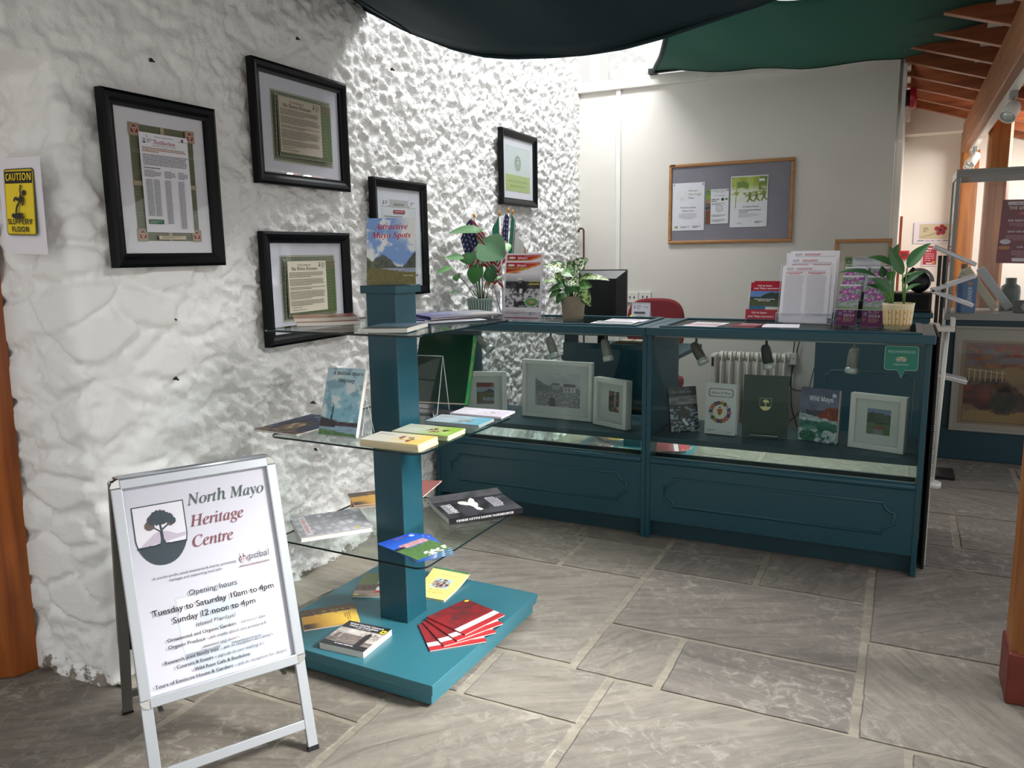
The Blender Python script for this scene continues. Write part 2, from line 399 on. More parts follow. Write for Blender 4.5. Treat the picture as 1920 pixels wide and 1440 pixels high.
STONES = [  # x0, y0, x1, y1 between joint middles, grain angle, tint
    (-.86, -.105, -.30, .45, 20, 0), (-.30, -.105, .13, .45, 160, 0), (.13, -.105, .545, .45, 10, 2),
    (-.74, -.462, -.237, -.105, 165, 0), (-.237, -.462, .131, -.105, 20, 1), (.131, -.34, .545, -.105, 80, 3),
    (-.74, -1.197, .129, -.462, 28, 1), (.129, -.876, .955, -.336, 25, 2), (.545, -.336, .955, .1, 70, 2),
    (.129, -1.218, .403, -.876, 60, 0), (.403, -1.226, .951, -.876, 170, 3), (-.124, -1.49, .262, -1.207, 30, 1), (-.80, -1.49, -.124, -1.197, 12, 0),
    (.262, -1.95, 1.083, -1.222, 40, 1), (1.083, -1.95, 1.9, -1.232, 130, 1), (-.296, -1.99, .257, -1.49, 48, 1),
    (-.80, -1.749, -.296, -1.49, 15, 4), (-.815, -2.25, -.296, -1.749, 20, 4), (-1.9, -2.3, -.815, -1.87, 35, 4), (-1.14, -1.87, -.80, -1.1, 90, 4),
    (.951, -1.232, 1.95, -.646, 125, 1), (.957, -.646, 1.8, .143, 40, 2), (.545, .1, 1.02, .45, 60, 2), (1.02, .143, 1.8, .42, 175, 5),
    (.9, .42, 1.283, .905, 10, 2), (1.283, .42, 1.95, .905, 165, 2), (.9, .905, 1.9, 1.426, 150, 2), (.9, 1.426, 1.637, 1.97, 20, 5), (1.637, 1.426, 2.3, 1.97, 70, 2),
    (-.3, -2.5, .26, -1.99, 20, 1), (.26, -2.6, 1.2, -1.95, 60, 2), (-1.4, -2.9, -.3, -2.3, 20, 4), (-.3, -3.4, .7, -2.5, 140, 1), (.7, -3.4, 1.9, -2.6, 10, 1), (1.2, -2.6, 2.2, -1.95, 80, 2),
    (-.86, .45, 0, 1.3, 30, 2), (0, .45, .9, 1.3, 150, 2), (-.86, 1.3, .2, 2.2, 70, 2), (.2, 1.3, .9, 2.2, 20, 5),
    (.9, 1.97, 1.7, 2.7, 160, 5), (.9, 2.7, 1.7, 3.5, 30, 2), (.9, 3.5, 1.7, 4.3, 30, 5), (1.7, 1.97, 2.6, 3.0, 30, 2), (1.8, -1.232, 2.8, -.3, 30, 2), (1.8, -.3, 2.8, .9, 110, 2), (1.95, .42, 2.9, 1.426, 20, 2),
]
TINTS = ['#878076', '#8b847a', '#827b73', '#78726b', '#7e766c', '#77736e']
def build_floor():
    b = MB(); uvs = []
    rnd = random.Random(3)
    mort = rgb('#989082')
    def add(pts, c, uvf, m=0):
        b.quad(pts, c, m); uvs.extend([uvf(p[0], p[1]) for p in pts])
    ident = lambda x, y: (x * .6, y * .6)
    for i in range(12):
        for j in range(16):
            x0, x1 = -2.2 + i * .5, -1.7 + i * .5; y0, y1 = -3.6 + j * .5, -3.1 + j * .5
            add([(x0, y0, -.0035), (x1, y0, -.0035), (x1, y1, -.0035), (x0, y1, -.0035)], mort, ident)
    for (x0, y0, x1, y1, a, t) in STONES:
        g = 0.0085 + rnd.random() * .004
        x0 += g; y0 += g; x1 -= g; y1 -= g
        c = rgb(TINTS[t]); k = rnd.uniform(.94, 1.06); c = tuple(v * k for v in c)
        ca, sa = math.cos(R(a)), math.sin(R(a)); ox, oy = rnd.random() * 9, rnd.random() * 9
        uvf = lambda x, y: (ox + x * ca + y * sa, oy - x * sa + y * ca)
        P = []
        sd = rnd.random() * 50
        def side(ax, ay, bx, by):
            L = math.hypot(bx - ax, by - ay); n = max(3, int(L / .035)); nx, ny = (by - ay) / L, -(bx - ax) / L
            for k in range(n):
                q = k / n; e = 0.004 * nz(ax + bx * 3 + q * L * 16, sd) + .003 * nz(q * L * 50, sd + 7) if k else 0
                P.append((ax + (bx - ax) * q + nx * e, ay + (by - ay) * q + ny * e))
        side(x0, y0, x1, y0); side(x1, y0, x1, y1); side(x1, y1, x0, y1); side(x0, y1, x0, y0)
        cx, cy = (x0 + x1) / 2, (y0 + y1) / 2
        top = [(x + (cx - x) * .006 / max(.05, abs(cx - x) + .001) * (abs(cx - x) > .01), y, -.0002) for x, y in P]
        add(top, c, uvf)
        n = len(P)
        for k in range(n):
            q = (k + 1) % n
            add([(P[k][0], P[k][1], -.0045), (P[q][0], P[q][1], -.0045), top[q], top[k]], tuple(v * .9 for v in c), uvf)
    # cement fillet that runs along the foot of the stone wall
    cem = rgb('#a29b8d')
    for k in range(40):
        y0 = -1.9 + k * .055; y1 = y0 + .055
        xa = lambda y: -1.16 - .0236 * y; w = lambda y: .19 + .05 * nz(y * 2, 3) + .12 * sm(-1.2, -.4, y)
        add([(xa(y0), y0, .012), (xa(y0) + w(y0), y0, .0005), (xa(y1) + w(y1), y1, .0005), (xa(y1), y1, .012)], cem, ident)
    o = b.build('floor', floor_mat()); struct(o)
    uv = o.data.uv_layers.new(name='grain')
    uv.data.foreach_set('uv', [v for p in uvs for v in p])
build_floor()

# ------------------------------------------------------------------ stone wall with doorway reveal (one displaced skin)
def wall_mat():
    m = mat('limewash', '#e6e6e4', 0.5); nt = m.node_tree; b = nt.nodes['Principled BSDF']
    tc = nt.nodes.new('ShaderNodeTexCoord'); sx = nt.nodes.new('ShaderNodeSeparateXYZ'); nt.links.new(tc.outputs['Object'], sx.inputs[0])
    n = nt.nodes.new('ShaderNodeTexNoise'); n.inputs['Scale'].default_value = 26; n.inputs['Detail'].default_value = 6; n.inputs['Roughness'].default_value = 0.62
    nt.links.new(tc.outputs['Object'], n.inputs['Vector'])
    n2 = nt.nodes.new('ShaderNodeTexNoise'); n2.inputs['Scale'].default_value = 70; n2.inputs['Detail'].default_value = 3
    nt.links.new(tc.outputs['Object'], n2.inputs['Vector'])
    mx = nt.nodes.new('ShaderNodeMixRGB'); mx.inputs[0].default_value = .35; nt.links.new(n.outputs['Fac'], mx.inputs[1]); nt.links.new(n2.outputs['Fac'], mx.inputs[2])
    bp = nt.nodes.new('ShaderNodeBump'); bp.inputs['Strength'].default_value = 0.55; bp.inputs['Distance'].default_value = 0.016
    at = nt.nodes.new('ShaderNodeAttribute'); at.attribute_name = 'Col'
    sp = nt.nodes.new('ShaderNodeSeparateColor'); nt.links.new(at.outputs['Color'], sp.inputs[0])
    mr = nt.nodes.new('ShaderNodeMapRange'); mr.inputs[3].default_value = .3; mr.inputs[4].default_value = 1.0; nt.links.new(sp.outputs['Red'], mr.inputs[0]); nt.links.new(mr.outputs[0], bp.inputs['Strength'])
    nt.links.new(mx.outputs[0], bp.inputs['Height']); nt.links.new(bp.outputs[0], b.inputs['Normal'])
    # flaking paint and bare stone near the floor
    n3 = nt.nodes.new('ShaderNodeTexNoise'); n3.inputs['Scale'].default_value = 17; n3.inputs['Detail'].default_value = 7; n3.inputs['Roughness'].default_value = .7
    nt.links.new(tc.outputs['Object'], n3.inputs['Vector'])
    h = nt.nodes.new('ShaderNodeMapRange'); h.inputs[1].default_value = 0.0; h.inputs[2].default_value = 0.11; h.inputs[3].default_value = 0.16; h.inputs[4].default_value = -0.12
    nt.links.new(sx.outputs['Z'], h.inputs[0])
    a = nt.nodes.new('ShaderNodeMath'); a.operation = 'ADD'; nt.links.new(n3.outputs['Fac'], a.inputs[0]); nt.links.new(h.outputs[0], a.inputs[1])
    r = nt.nodes.new('ShaderNodeValToRGB'); r.color_ramp.elements[0].position = .60; r.color_ramp.elements[0].color = (*rgb('#f1f1ef'), 1); r.color_ramp.elements[1].position = .66; r.color_ramp.elements[1].color = (*rgb('#857c70'), 1)
    nt.links.new(a.outputs[0], r.inputs[0]); nt.links.new(r.outputs[0], b.inputs['Base Color'])
    return m
LIME = wall_mat()
WA = -0.0236
def wall_pt(s, z, off): # along the stone wall
    return Vector((-1.1347 + math.sin(WA) * s + math.cos(WA) * off, math.cos(WA) * s - math.sin(WA) * off, z))
def voro(x, y):
    d, p = noise.voronoi(Vector((x, y, 0.37)))
    return d[1] - d[0], p[0]
def rough(t, z, rend):
    """Relief of the wall: rounded stones near the doorway, thick dashed render farther in."""
    wob = 0.06 * nz(t * 5, z * 5)
    e, p = voro((t + wob) / .21 + 11, (z + wob * .6) / .135)
    st = sm(0.02, .34, e) * .017 * (1 - .6 * sm(1.5, 1.9, z)) + 0.010 * nz(p.x * 9, p.y * 9) + .004 * fbm(t * 14, z * 14, 2.0)
    a = t * .80 - z * .35; b2 = z * .9 + t * .35
    dd = 0.026 * (noise.turbulence(Vector((a * 12, b2 * 17, 1.3)), 6, True, noise_basis='PERLIN_ORIGINAL', amplitude_scale=.66, frequency_scale=2.05) - .45)
    dd += 0.010 * fbm(t * 24, z * 26, 5.0, 3) + 0.004 * fbm(t * 5, z * 5, 9.0, 3)
    dd += 0.012 * (noise.ridged_multi_fractal(Vector((a * 21, b2 * 27, 7.7)), 0.8, 2.2, 3, 1.0, 2.0) / 2.4 - .4)
    calm = 1 - .5 * sm(1.35, 1.9, z) * (1 - sm(.8, 1.7, t))
    dd *= calm
    v = (st * 1.35 + dd * .36) * (1 - rend) + .006 * fbm(t * 22, z * 22, 4.0, 4) + (dd * 1.25 + st * .3) * rend
    return v
def build_wall():
    b = MB(); st = 0.0085
    ts = list(np.arange(-0.62, 4.17, st)); zs = list(np.arange(0, 3.05, st)); nt_, nz_ = len(ts), len(zs)
    c0 = wall_pt(-1.90, 0, -0.02)
    rd = Vector((-1.0, -.05, 0)).normalized(); rn = Vector((.05, -1, 0)).normalized(); wn = Vector((math.cos(WA), -math.sin(WA), 0))
    red = []
    for z in zs:
        for t in ts:
            over = sm(1.812, 1.845, z + .012 * nz(t * 6, 4.0))
            rend = sm(.25, .9, t) * .75 + .25 * sm(.1, .5, t)
            if z > 1.8: rend = max(rend, .3)
            # smoother patch high up
            rend *= 1 - .62 * sm(1.45, 2.1, z) * (1 - sm(1.0, 1.9, t))
            d = rough(t, z, rend)
            d = min(d, .019)
            if t >= 0:
                n = (wn + rn * max(0, 1 - t / .022) * .9 * (1 - over)).normalized()
                base = wall_pt(-1.90 + t, z, -0.02)
                base = base - (wn + rn) * .006 * max(0, 1 - t / .022) * (1 - over)
            else:
                q = -t
                n1 = (rn + wn * max(0, 1 - q / .022) * .9).normalized(); p1 = c0 + rd * q; p1 = p1 - (wn + rn) * .006 * max(0, 1 - q / .022)
                p2 = wall_pt(-1.90 + t, z, -0.02)
                base = p1.lerp(p2, over); base.z = z; n = n1.lerp(wn, over)
            p = base + n * d; p.z = z
            b.v.append(tuple(p)); red.append(rend)
    for j in range(nz_ - 1):
        for i in range(nt_ - 1):
            a = j * nt_ + i
            rr = red[a]; b.face((a, a + 1, a + nt_ + 1, a + nt_), (rr, rr, rr), 0, True)
    o = b.build('wall_left', LIME); struct(o)
build_wall()
# dark old fixings left in the wall
def fixing(s, z, label):
    b = MB(); b.tube([wall_pt(s, z, -.03), wall_pt(s, z, -.004)], .006, 7); b.tube([wall_pt(s, z, -.006), wall_pt(s + .003, z - .006, .003)], .003, 6)
    return tag(b.build('wall_plug', mat('rust', '#3a2822', .8)), label, 'wall plug', 'old fixings in the stone wall')
for s_, z_, l_ in ((-1.571, 1.899, 'dark nail stub above the tall red lettered frame'), (-.879, 2.117, 'dark nail stub above the highest surname frame'), (-1.57, 1.109, 'rusty plug a hand below the tall red lettered frame'), (-1.582, .915, 'rusty plug lowest under the tall red lettered frame'),
    (-.227, 2.131, 'dark plug high on the bright rough wall by the canopy'), (-.225, 1.721, 'dark plug on the rough wall just over the half hidden white page frame'), (-.908, .715, 'dark plug above the middle glass shelf level near the sky blue book'), (-.912, .52, 'dark plug with drip marks under the middle glass shelf')): fixing(s_, z_, l_)

# ------------------------------------------------------------------ back partition, its return, the far wall, the roof
PLAST = mat('smooth_plaster', '#d9d5ce', 0.6, bump=0.28, bscale=14, var=0.03, vscale=3)
PLASTW = mat('painted_board', '#e9e6e0', 0.5, bump=0.1, bscale=30)
CREAM = mat('cream_plaster', '#e6dfd4', 0.7, bump=0.08, bscale=25)
b = MB(); b.box(-1.26, 2.23, 0, .905, 2.33, 2.462); struct(b.build('wall_back', PLAST))
b = MB(); b.box(-1.20, 2.195, 2.43, .925, 2.36, 2.50)
struct(b.build('trim_1', mat('old_white_gloss', '#dedbd3', .42, var=.08, vscale=9), bev=.006))
b = MB(); b.box(-.905, 2.212, 0, -.872, 2.232, 2.44); struct(b.build('trim_2', WHITEP, bev=.003))
# partition end face with upright boards running back to the far wall
b = MB(); b.box(.885, 2.33, 0, .935, 4.2, 2.44)
for k in range(7): b.box(.93, 2.36 + k * .26, 0, .945, 2.385 + k * .26, 2.44)
struct(b.build('wall_return', PLASTW))
b = MB(); b.box(.93, 2.30, 2.40, .965, 4.2, 2.47); b.box(.925, 2.2, 1.95, .945, 2.31, 2.47); struct(b.build('trim_3', WHITEP))
b = MB(); b.box(.90, 4.2, 0, 2.9, 4.32, 2.7); struct(b.build('wall_far', CREAM))
b = MB()
b.prism([(.93, 4.02), (1.44, 4.02), (1.44, 4.2), (.93, 4.2)], 2.20, 2.40); struct(b.build('trim_4', mat('boxing', '#efe9df', .6), bev=.004))
# rough stone gable seen above the partition
def build_upper():
    b = MB(); st = .025; xs = list(np.arange(-1.35, 1.0, st)); zs = list(np.arange(2.2, 4.2, st)); n = len(xs)
    for z in zs:
        for x in xs: b.v.append((x, 3.3 - rough(x + 9, z, .8) * 1.1, z))
    for j in range(len(zs) - 1):
        for i in range(n - 1): a = j * n + i; b.face((a, a + 1, a + n + 1, a + n), (.8, .8, .8), 0, True)
    struct(b.build('wall_upper', LIME))
build_upper()
b = MB(); b.box(-1.17, 2.40, 2.50, -1.125, 2.47, 3.6); struct(b.build('trim_5', WHITEP))

WOODR = wood('roof_boards', '#9c5a31', '#7c4122', 'X', .45)
WOODP = wood('post_wood', '#a5682f', '#80491d', 'Z', .4)
WOODB = wood('beam_wood', '#a9734a', '#8b5531', 'Y', .45)
def roof():
    def zr(x): return 2.385 - .32 * (x - .93)
    b = MB(); x0, x1 = .93, 2.9
    def slab(y, y1, d0, d1):
        p = [b.vert((x, yy, zr(x) + dd)) for x, yy, dd in ((x0, y, d0), (x1, y, d0), (x1, y1, d0), (x0, y1, d0), (x0, y, d1), (x1, y, d1), (x1, y1, d1), (x0, y1, d1))]
        for q in ((3, 2, 1, 0), (4, 5, 6, 7), (0, 1, 5, 4), (1, 2, 6, 5), (2, 3, 7, 6), (3, 0, 4, 7)): b.face([p[i] for i in q])
    slab(-.5, 4.2, .165, .19)
    for k in range(12): slab(-.35 + k * .405, -.30 + k * .405, 0, .1649)
    struct(b.build('ceiling', WOODR, bev=.003))
    b = MB()
    for k in range(11): b.box(1.29, -.295 + k * .405, 2.335, 1.354, .05 + k * .405, 2.365)
    struct(b.build('trim_10', WHITEP))
roof()
b = MB(); b.box(1.355, -3.3, 2.03, 1.445, 4.2, 2.26); struct(b.build('trim_6', WOODB, bev=.006))
def post(x, y, w, z1, name, m=WOODP, ch=.018):
    h = w / 2; P = [(x - h + ch, y - h), (x + h - ch, y - h), (x + h, y - h + ch), (x + h, y + h - ch), (x + h - ch, y + h), (x - h + ch, y + h), (x - h, y + h - ch), (x - h, y - h + ch)]
    b = MB(); b.prism(P, 0.0, z1); return struct(b.build(name, m, bev=.002))
post(1.515, 2.86, .135, 2.1, 'trim_7'); post(1.42, 4.10, .13, 2.05, 'trim_8')
p = post(1.412, -.795, .15, 2.06, 'trim_9')
b = MB(); h = .081
b.prism([(1.412 - h, -.795 - h), (1.412 + h, -.795 - h), (1.412 + h, -.795 + h), (1.412 - h, -.795 + h)], 0, .155)
o = b.build('post_shoe', mat('red_oxide', '#6d2a1e', .5, var=.15, vscale=20), p, bev=.006)
b = MB(); b.tube([(1.43, -.877, .10), (1.43, -.882, .10)], .008, 10); b.build('bolt', GREYM, p)
# door frame post at the doorway in the stone wall
b = MB(); b.prism([(-1.76, -2.06), (-1.53, -2.06), (-1.445, -2.0), (-1.428, -1.93), (-1.76, -1.93)], 0, 1.84); b.box(-2.7, -2.0, 0, -1.7605, -1.95, 1.84); b.warp(lambda x, y, z: (x + .045 * z - .006 * z * z, y, z))
struct(b.build('door_1', wood('door_wood', '#a0571f', '#7d3d14', 'Z', .4), bev=.004))
b = MB(); b.box(.935, 4.0, 0, .965, 4.1, 1.55); struct(b.build('door_2', wood('far_door_wood', '#8a3f22', '#6d2d17', 'Z', .5)))

# ------------------------------------------------------------------ fabric sails under the glass roof
def cloth_mat(name, c, tr):
    m = mat(name, c, 0.75); nt = m.node_tree; b = nt.nodes['Principled BSDF']; o = nt.nodes['Material Output']
    t = nt.nodes.new('ShaderNodeBsdfTranslucent'); t.inputs[0].default_value = (*rgb(c), 1)
    mx = nt.nodes.new('ShaderNodeMixShader'); mx.inputs[0].default_value = tr
    nt.links.new(b.outputs[0], mx.inputs[1]); nt.links.new(t.outputs[0], mx.inputs[2]); nt.links.new(mx.outputs[0], o.inputs[0])
    w = nt.nodes.new('ShaderNodeTexWave'); w.inputs['Scale'].default_value = 160; w.inputs['Distortion'].default_value = 2
    tc = nt.nodes.new('ShaderNodeTexCoord'); nt.links.new(tc.outputs['Object'], w.inputs['Vector'])
    bp = nt.nodes.new('ShaderNodeBump'); bp.inputs['Strength'].default_value = .08; nt.links.new(w.outputs['Fac'], bp.inputs['Height']); nt.links.new(bp.outputs[0], b.inputs['Normal'])
    return m
SAIL1 = cloth_mat('navy_green_canvas', '#123038', .25)
SAIL2 = cloth_mat('green_canvas', '#3d655a', .55)
def sail_near():
    YE = -.42
    px = [(560, -60), (640, -5), (700, 24), (760, 55), (850, 90), (905, 103), (960, 107), (1040, 104), (1100, 99), (1170, 88), (1250, 66), (1340, 35), (1430, 5), (1540, -40), (1690, -110), (1850, -180)]
    E = [at_y(x, y, YE) for x, y in px]
    b = MB(); n = 70; mrows = 34; xs = np.linspace(E[0].x, E[-1].x, n)
    ez = np.interp(xs, [p.x for p in E], [p.z for p in E])
    for j in range(mrows + 1):
        q = j / mrows
        for i in range(n):
            x = xs[i]; sag = max(0.0, 1 - ((x - .0) / 1.35) ** 2)
            y = YE - q * 3.0
            z = ez[i] + .34 * q ** .8 * (1 - q * .25) * sag ** .5 + .06 * q
            z += .008 * math.sin(x * 16 + q * 4 + 2 * nz(x * 2, q * 3)) * sm(0, .15, q) + .012 * nz(x * 3, q * 5)
            b.v.append((x, y, z))
    for j in range(mrows):
        for i in range(n - 1): a = j * n + i; b.face((a, a + n, a + n + 1, a + 1), (1, 1, 1), 0, True)
    t = thing('canopy_sail', 'large dark navy green canvas sail sagging low across the top of the room', 'canopy')
    o = b.build('canvas', SAIL1, t); s = o.modifiers.new('cloth', 'SOLIDIFY'); s.thickness = .003; s.offset = 0
    h = MB(); h.tube([(xs[i], YE + .001, ez[i] - .002) for i in range(n)], .008, 6); h.build('hem', SAIL1, t)
    h = MB(); pts = []
    for j in range(0, 20):
        i = max(0, round(15 - j * .35)); pts.append((b.v[j * n + i][0], b.v[j * n + i][1], b.v[j * n + i][2] - .005))
    h.tube(pts, .003, 5); h.build('seam', mat('seam_thread', '#0a1a1e', .8), t)
sail_near()
def sail_far():
    b = MB(); n = 44; mr = 24
    Efar = [at_y(x, y, 2.19) for x, y in [(1228, 133), (1380, 130), (1500, 126), (1600, 118), (1700, 106), (1800, 91), (1880, 77)]]
    for j in range(mr + 1):
        q = j / mr
        y = 2.19 - q * 1.8
        xl = -.63 + q * .62; xr = 1.43 - .12 * q
        for i in range(n):
            u = i / (n - 1); x = xl + (xr - xl) * u
            z = float(np.interp(Efar[0].x + (Efar[-1].x - Efar[0].x) * u, [p.x for p in Efar], [p.z for p in Efar]))
            z += .05 * math.sin(q * math.pi) * (-1 + .2 * math.sin(u * 9)) - .1 * q + .008 * math.sin(u * 22 + q * 9)
            b.v.append((x, y, z))
    for j in range(mr):
        for i in range(n - 1): a = j * n + i; b.face((a, a + n, a + n + 1, a + 1), (1, 1, 1), 0, True)
    t = thing('canopy_sail', 'green canvas sail stretched from the top of the back partition to the timber beam', 'canopy')
    o = b.build('canvas', SAIL2, t); s = o.modifiers.new('cloth', 'SOLIDIFY'); s.thickness = .003; s.offset = 0
    h = MB(); h.box(-.66, 2.17, 2.505, -.20, 2.20, 2.53); h.box(-.66, 2.165, 2.50, -.60, 2.205, 2.535); h.build('batten', BLACK, t)
    h = MB(); h.tube([b.v[j * n] for j in range(mr + 1)], .012, 6); h.tube([b.v[i] for i in range(n)], .007, 6); h.build('hem', SAIL1, t)
    h = MB(); h.tube([(1.41, 2.12, 2.40), (1.47, 2.12, 2.47)], .012, 8); h.build('fixing_bolt', CHROME, t)
sail_far()
# ------------------------------------------------------------------ display counters
def upright(a=0.0, lean=0.0): return (R(90 - lean), 0, R(a))
def notch_path(x0, z0, x1, z1, r):
    P = []
    for cx, cz, a0 in ((x0, z0, 90), (x1, z0, 180), (x1, z1, 270), (x0, z1, 0)):
        q = []
        for k in range(9):
            a = R(a0 - k * 90 / 8); q.append((cx + r * math.cos(a), cz + r * math.sin(a)))
        P += q
    return P
MIRROR = mat('mirror', '#dfe6e2', 0.02, 1.0)
SPOT = mat('spot_grey', '#8d8b83', .4, .3)
def spot_in_case(parent, x, y, ztop, az, tilt, body):
    b = MB(); b.box(x - .035, y - .012, ztop - .006, x + .035, y + .012, ztop); b.tube([(x, y, ztop - .004), (x, y, ztop - .05)], .0055, 8)
    o = b.build('spotlight', body, parent)
    d = Vector((math.cos(R(az)) * math.sin(R(tilt)), math.sin(R(az)) * math.sin(R(tilt)), -math.cos(R(tilt))))
    M = Matrix.Translation((x, y, ztop - .055)) @ d.to_track_quat('Z', 'Y').to_matrix().to_4x4()
    h = MB(); h.lathe([(0, -.030), (.012, -.030), (.019, -.018), (.022, .01), (.022, .048), (.019, .052)], 20)
    g = MB(); g.add(h, M); g.build('lamp_shade', body, o)
    h = MB(); h.lathe([(.019, .05), (.0245, .055), (.0255, .074), (.023, .076), (.012, .066), (0, .064)], 20)
    g = MB(); g.add(h, M); g.build('bulb', mat('lamp_glass', '#c9cdc9', .12, .3), o)
def counter(xa, xb, label, bodies, dark_ends):
    t = thing('display_counter', label, 'counter', (xa, 0, 0)); w = xb - xa; D = .4822; H = .97
    b = MB(); ov = .0257
    tl = -.012 if xa < -.5 else 0.0; tr = w + (.012 if xa > -.5 else 0)
    b.box(tl, -ov, H - .035, tr, .02, H); b.box(tl, D - .035, H - .035, tr, D, H); b.box(tl, .0201, H - .035, .075, D - .0351, H); b.box(tr - .062, .0201, H - .035, tr, D - .0351, H)
    b.build('top_frame', TEAL, t, bev=.003)
    b = MB(); x0, x1, y0, y1 = tl + .055, tr - .046, -.006, D - .03
    for q in ((x0, y0, x1, y0 + .022), (x0, y1 - .022, x1, y1), (x0, y0 + .0221, x0 + .022, y1 - .0221), (x1 - .022, y0 + .0221, x1, y1 - .0221)): b.box(q[0], q[1], H - .001, q[2], q[3], H + .007)
    b.build('bead', TEAL, t, bev=.002)
    b = MB(); b.box(x0 + .02, y0 + .02, H - .004, x1 - .02, y1 - .02, H + .002); b.build('glass_top', GLASS, t)
    for xx in (0.0, w - .020):
        b = MB(); b.box(xx, .0, 0, xx + .0198, D, H - .035); b.build('side_panel', TEAL, t, bev=.0015)
    b = MB(); b.box(.0205, .004, .085, w - .0205, .022, .352); b.build('apron', TEAL, t)
    b = MB(); P = notch_path(.09, .163, w - .09, .293, .04)
    P3 = [(x, .004, z) for x, z in P]; P3.append(P3[0]); P3.append(P3[1])
    b.tube(P3, .006, 6, caps=False); b.build('panel_moulding', TEAL, t)
    b = MB(); b.tube([(.021, .006, .365), (w - .021, .006, .365)], .0125, 12); b.box(.021, .006, .355, w - .021, .022, .384); b.build('sill', TEAL, t, bev=.001)
    b = MB(); b.box(.0205, .05, .001, w - .0205, .066, .0848); b.build('kickboard', TEALD, t)
    b = MB(); b.box(.021, .010, .3845, w - .021, .0145, H - .0355); b.build('front_glass', GLASS, t)
    b = MB(); b.box(.021, .030, .447, w - .021, D - .02, .472); b.build('display_shelf', TEALD, t, bev=.001)
    b = MB(); b.box(.021, .056, .36, w - .021, .060, .4465); b.build('mirror', MIRROR, t)
    b = MB(); b.box(.021, .045, H - .048, w - .021, .062, H - .0355); b.build('light_rail', GREYM, t)
    for (x, y, az, tilt), m in bodies: spot_in_case(t, x - xa, y, H - .048, az, tilt, m)
    return t
SB = mat('spot_bronze', '#5b5648', .4, .3); SK = mat('spot_black', '#23262a', .4, .3)
counter(-1.1114, -.0008, 'teal glass fronted display counter standing against the white stone wall', [((-.90, .12, 0, 50), SPOT), ((-.515, .12, -20, 22), SPOT), ((-.235, .12, -20, 15), SPOT)], 0)
counter(.0008, 1.1114, 'teal glass fronted display counter with a round cornered green sticker on its glass', [((.19, .12, -20, 35), SB), ((.49, .12, -10, 12), SK), ((.835, .12, 200, 5), SPOT)], 0)

# ------------------------------------------------------------------ square book stand with glass shelves
CX, CY, CA = -.4782, -1.2509, R(-1.5)
def rsq(S, r, n=8):
    P = []; h = S / 2
    for cx, cy, a0 in ((h - r, -h + r, -90), (h - r, h - r, 0), (-h + r, h - r, 90), (-h + r, -h + r, 180)):
        for k in range(n + 1): P.append((cx + r * math.cos(R(a0 + 90 * k / n)), cy + r * math.sin(R(a0 + 90 * k / n))))
    return P
stand = thing('book_stand', 'teal book display stand with square column and three glass shelves', 'display stand', (CX, CY, 0), (0, 0, CA))
b = MB(); h = .3455; b.box(-h, -h, .062, h, h, .0797); b.box(-h + .003, -h + .003, .045, h - .003, h - .003, .0615); b.build('base_board', TEALB, stand, bev=.0015)
b = MB(); h = .332; b.box(-h, -h, .010, h, h, .0448); b.build('plinth', TEALB, stand, bev=.0015)
for sx in (-1, 1):
    for sy in (-1, 1):
        b = MB(); b.lathe([(0, 0), (.02, 0), (.02, .01), (0, .01)], 14, cx=sx * .27, cy=sy * .27); b.build('foot', BLACK, stand)
b = MB(); h = .0564; b.box(-h, -h, .0798, h, h, 1.180)
for sx in (-1, 1):
    for sy in (-1, 1): b.tube([(sx * h * .93, sy * h * .93, .08), (sx * h * .93, sy * h * .93, 1.18)], .0046, 8)
b.build('column', TEAL, stand, bev=.001)
b = MB(); h = .0695; b.box(-h, -h, 1.1802, h, h, 1.205); b.build('cap', TEAL, stand, bev=.002)
for z in (1.0725, .7374, .396):
    P = rsq(.577, .035); b = MB(); n = len(P)
    a = [b.vert((x, y, z)) for x, y in P]; c = [b.vert((x, y, z + .006)) for x, y in P]
    b.face(a[::-1], m=0); b.face(c, m=0)
    for i in range(n): b.face((a[i], a[(i + 1) % n], c[(i + 1) % n], c[i]), m=1)
    b.build('glass_shelf', [SHELF, EDGE], stand)

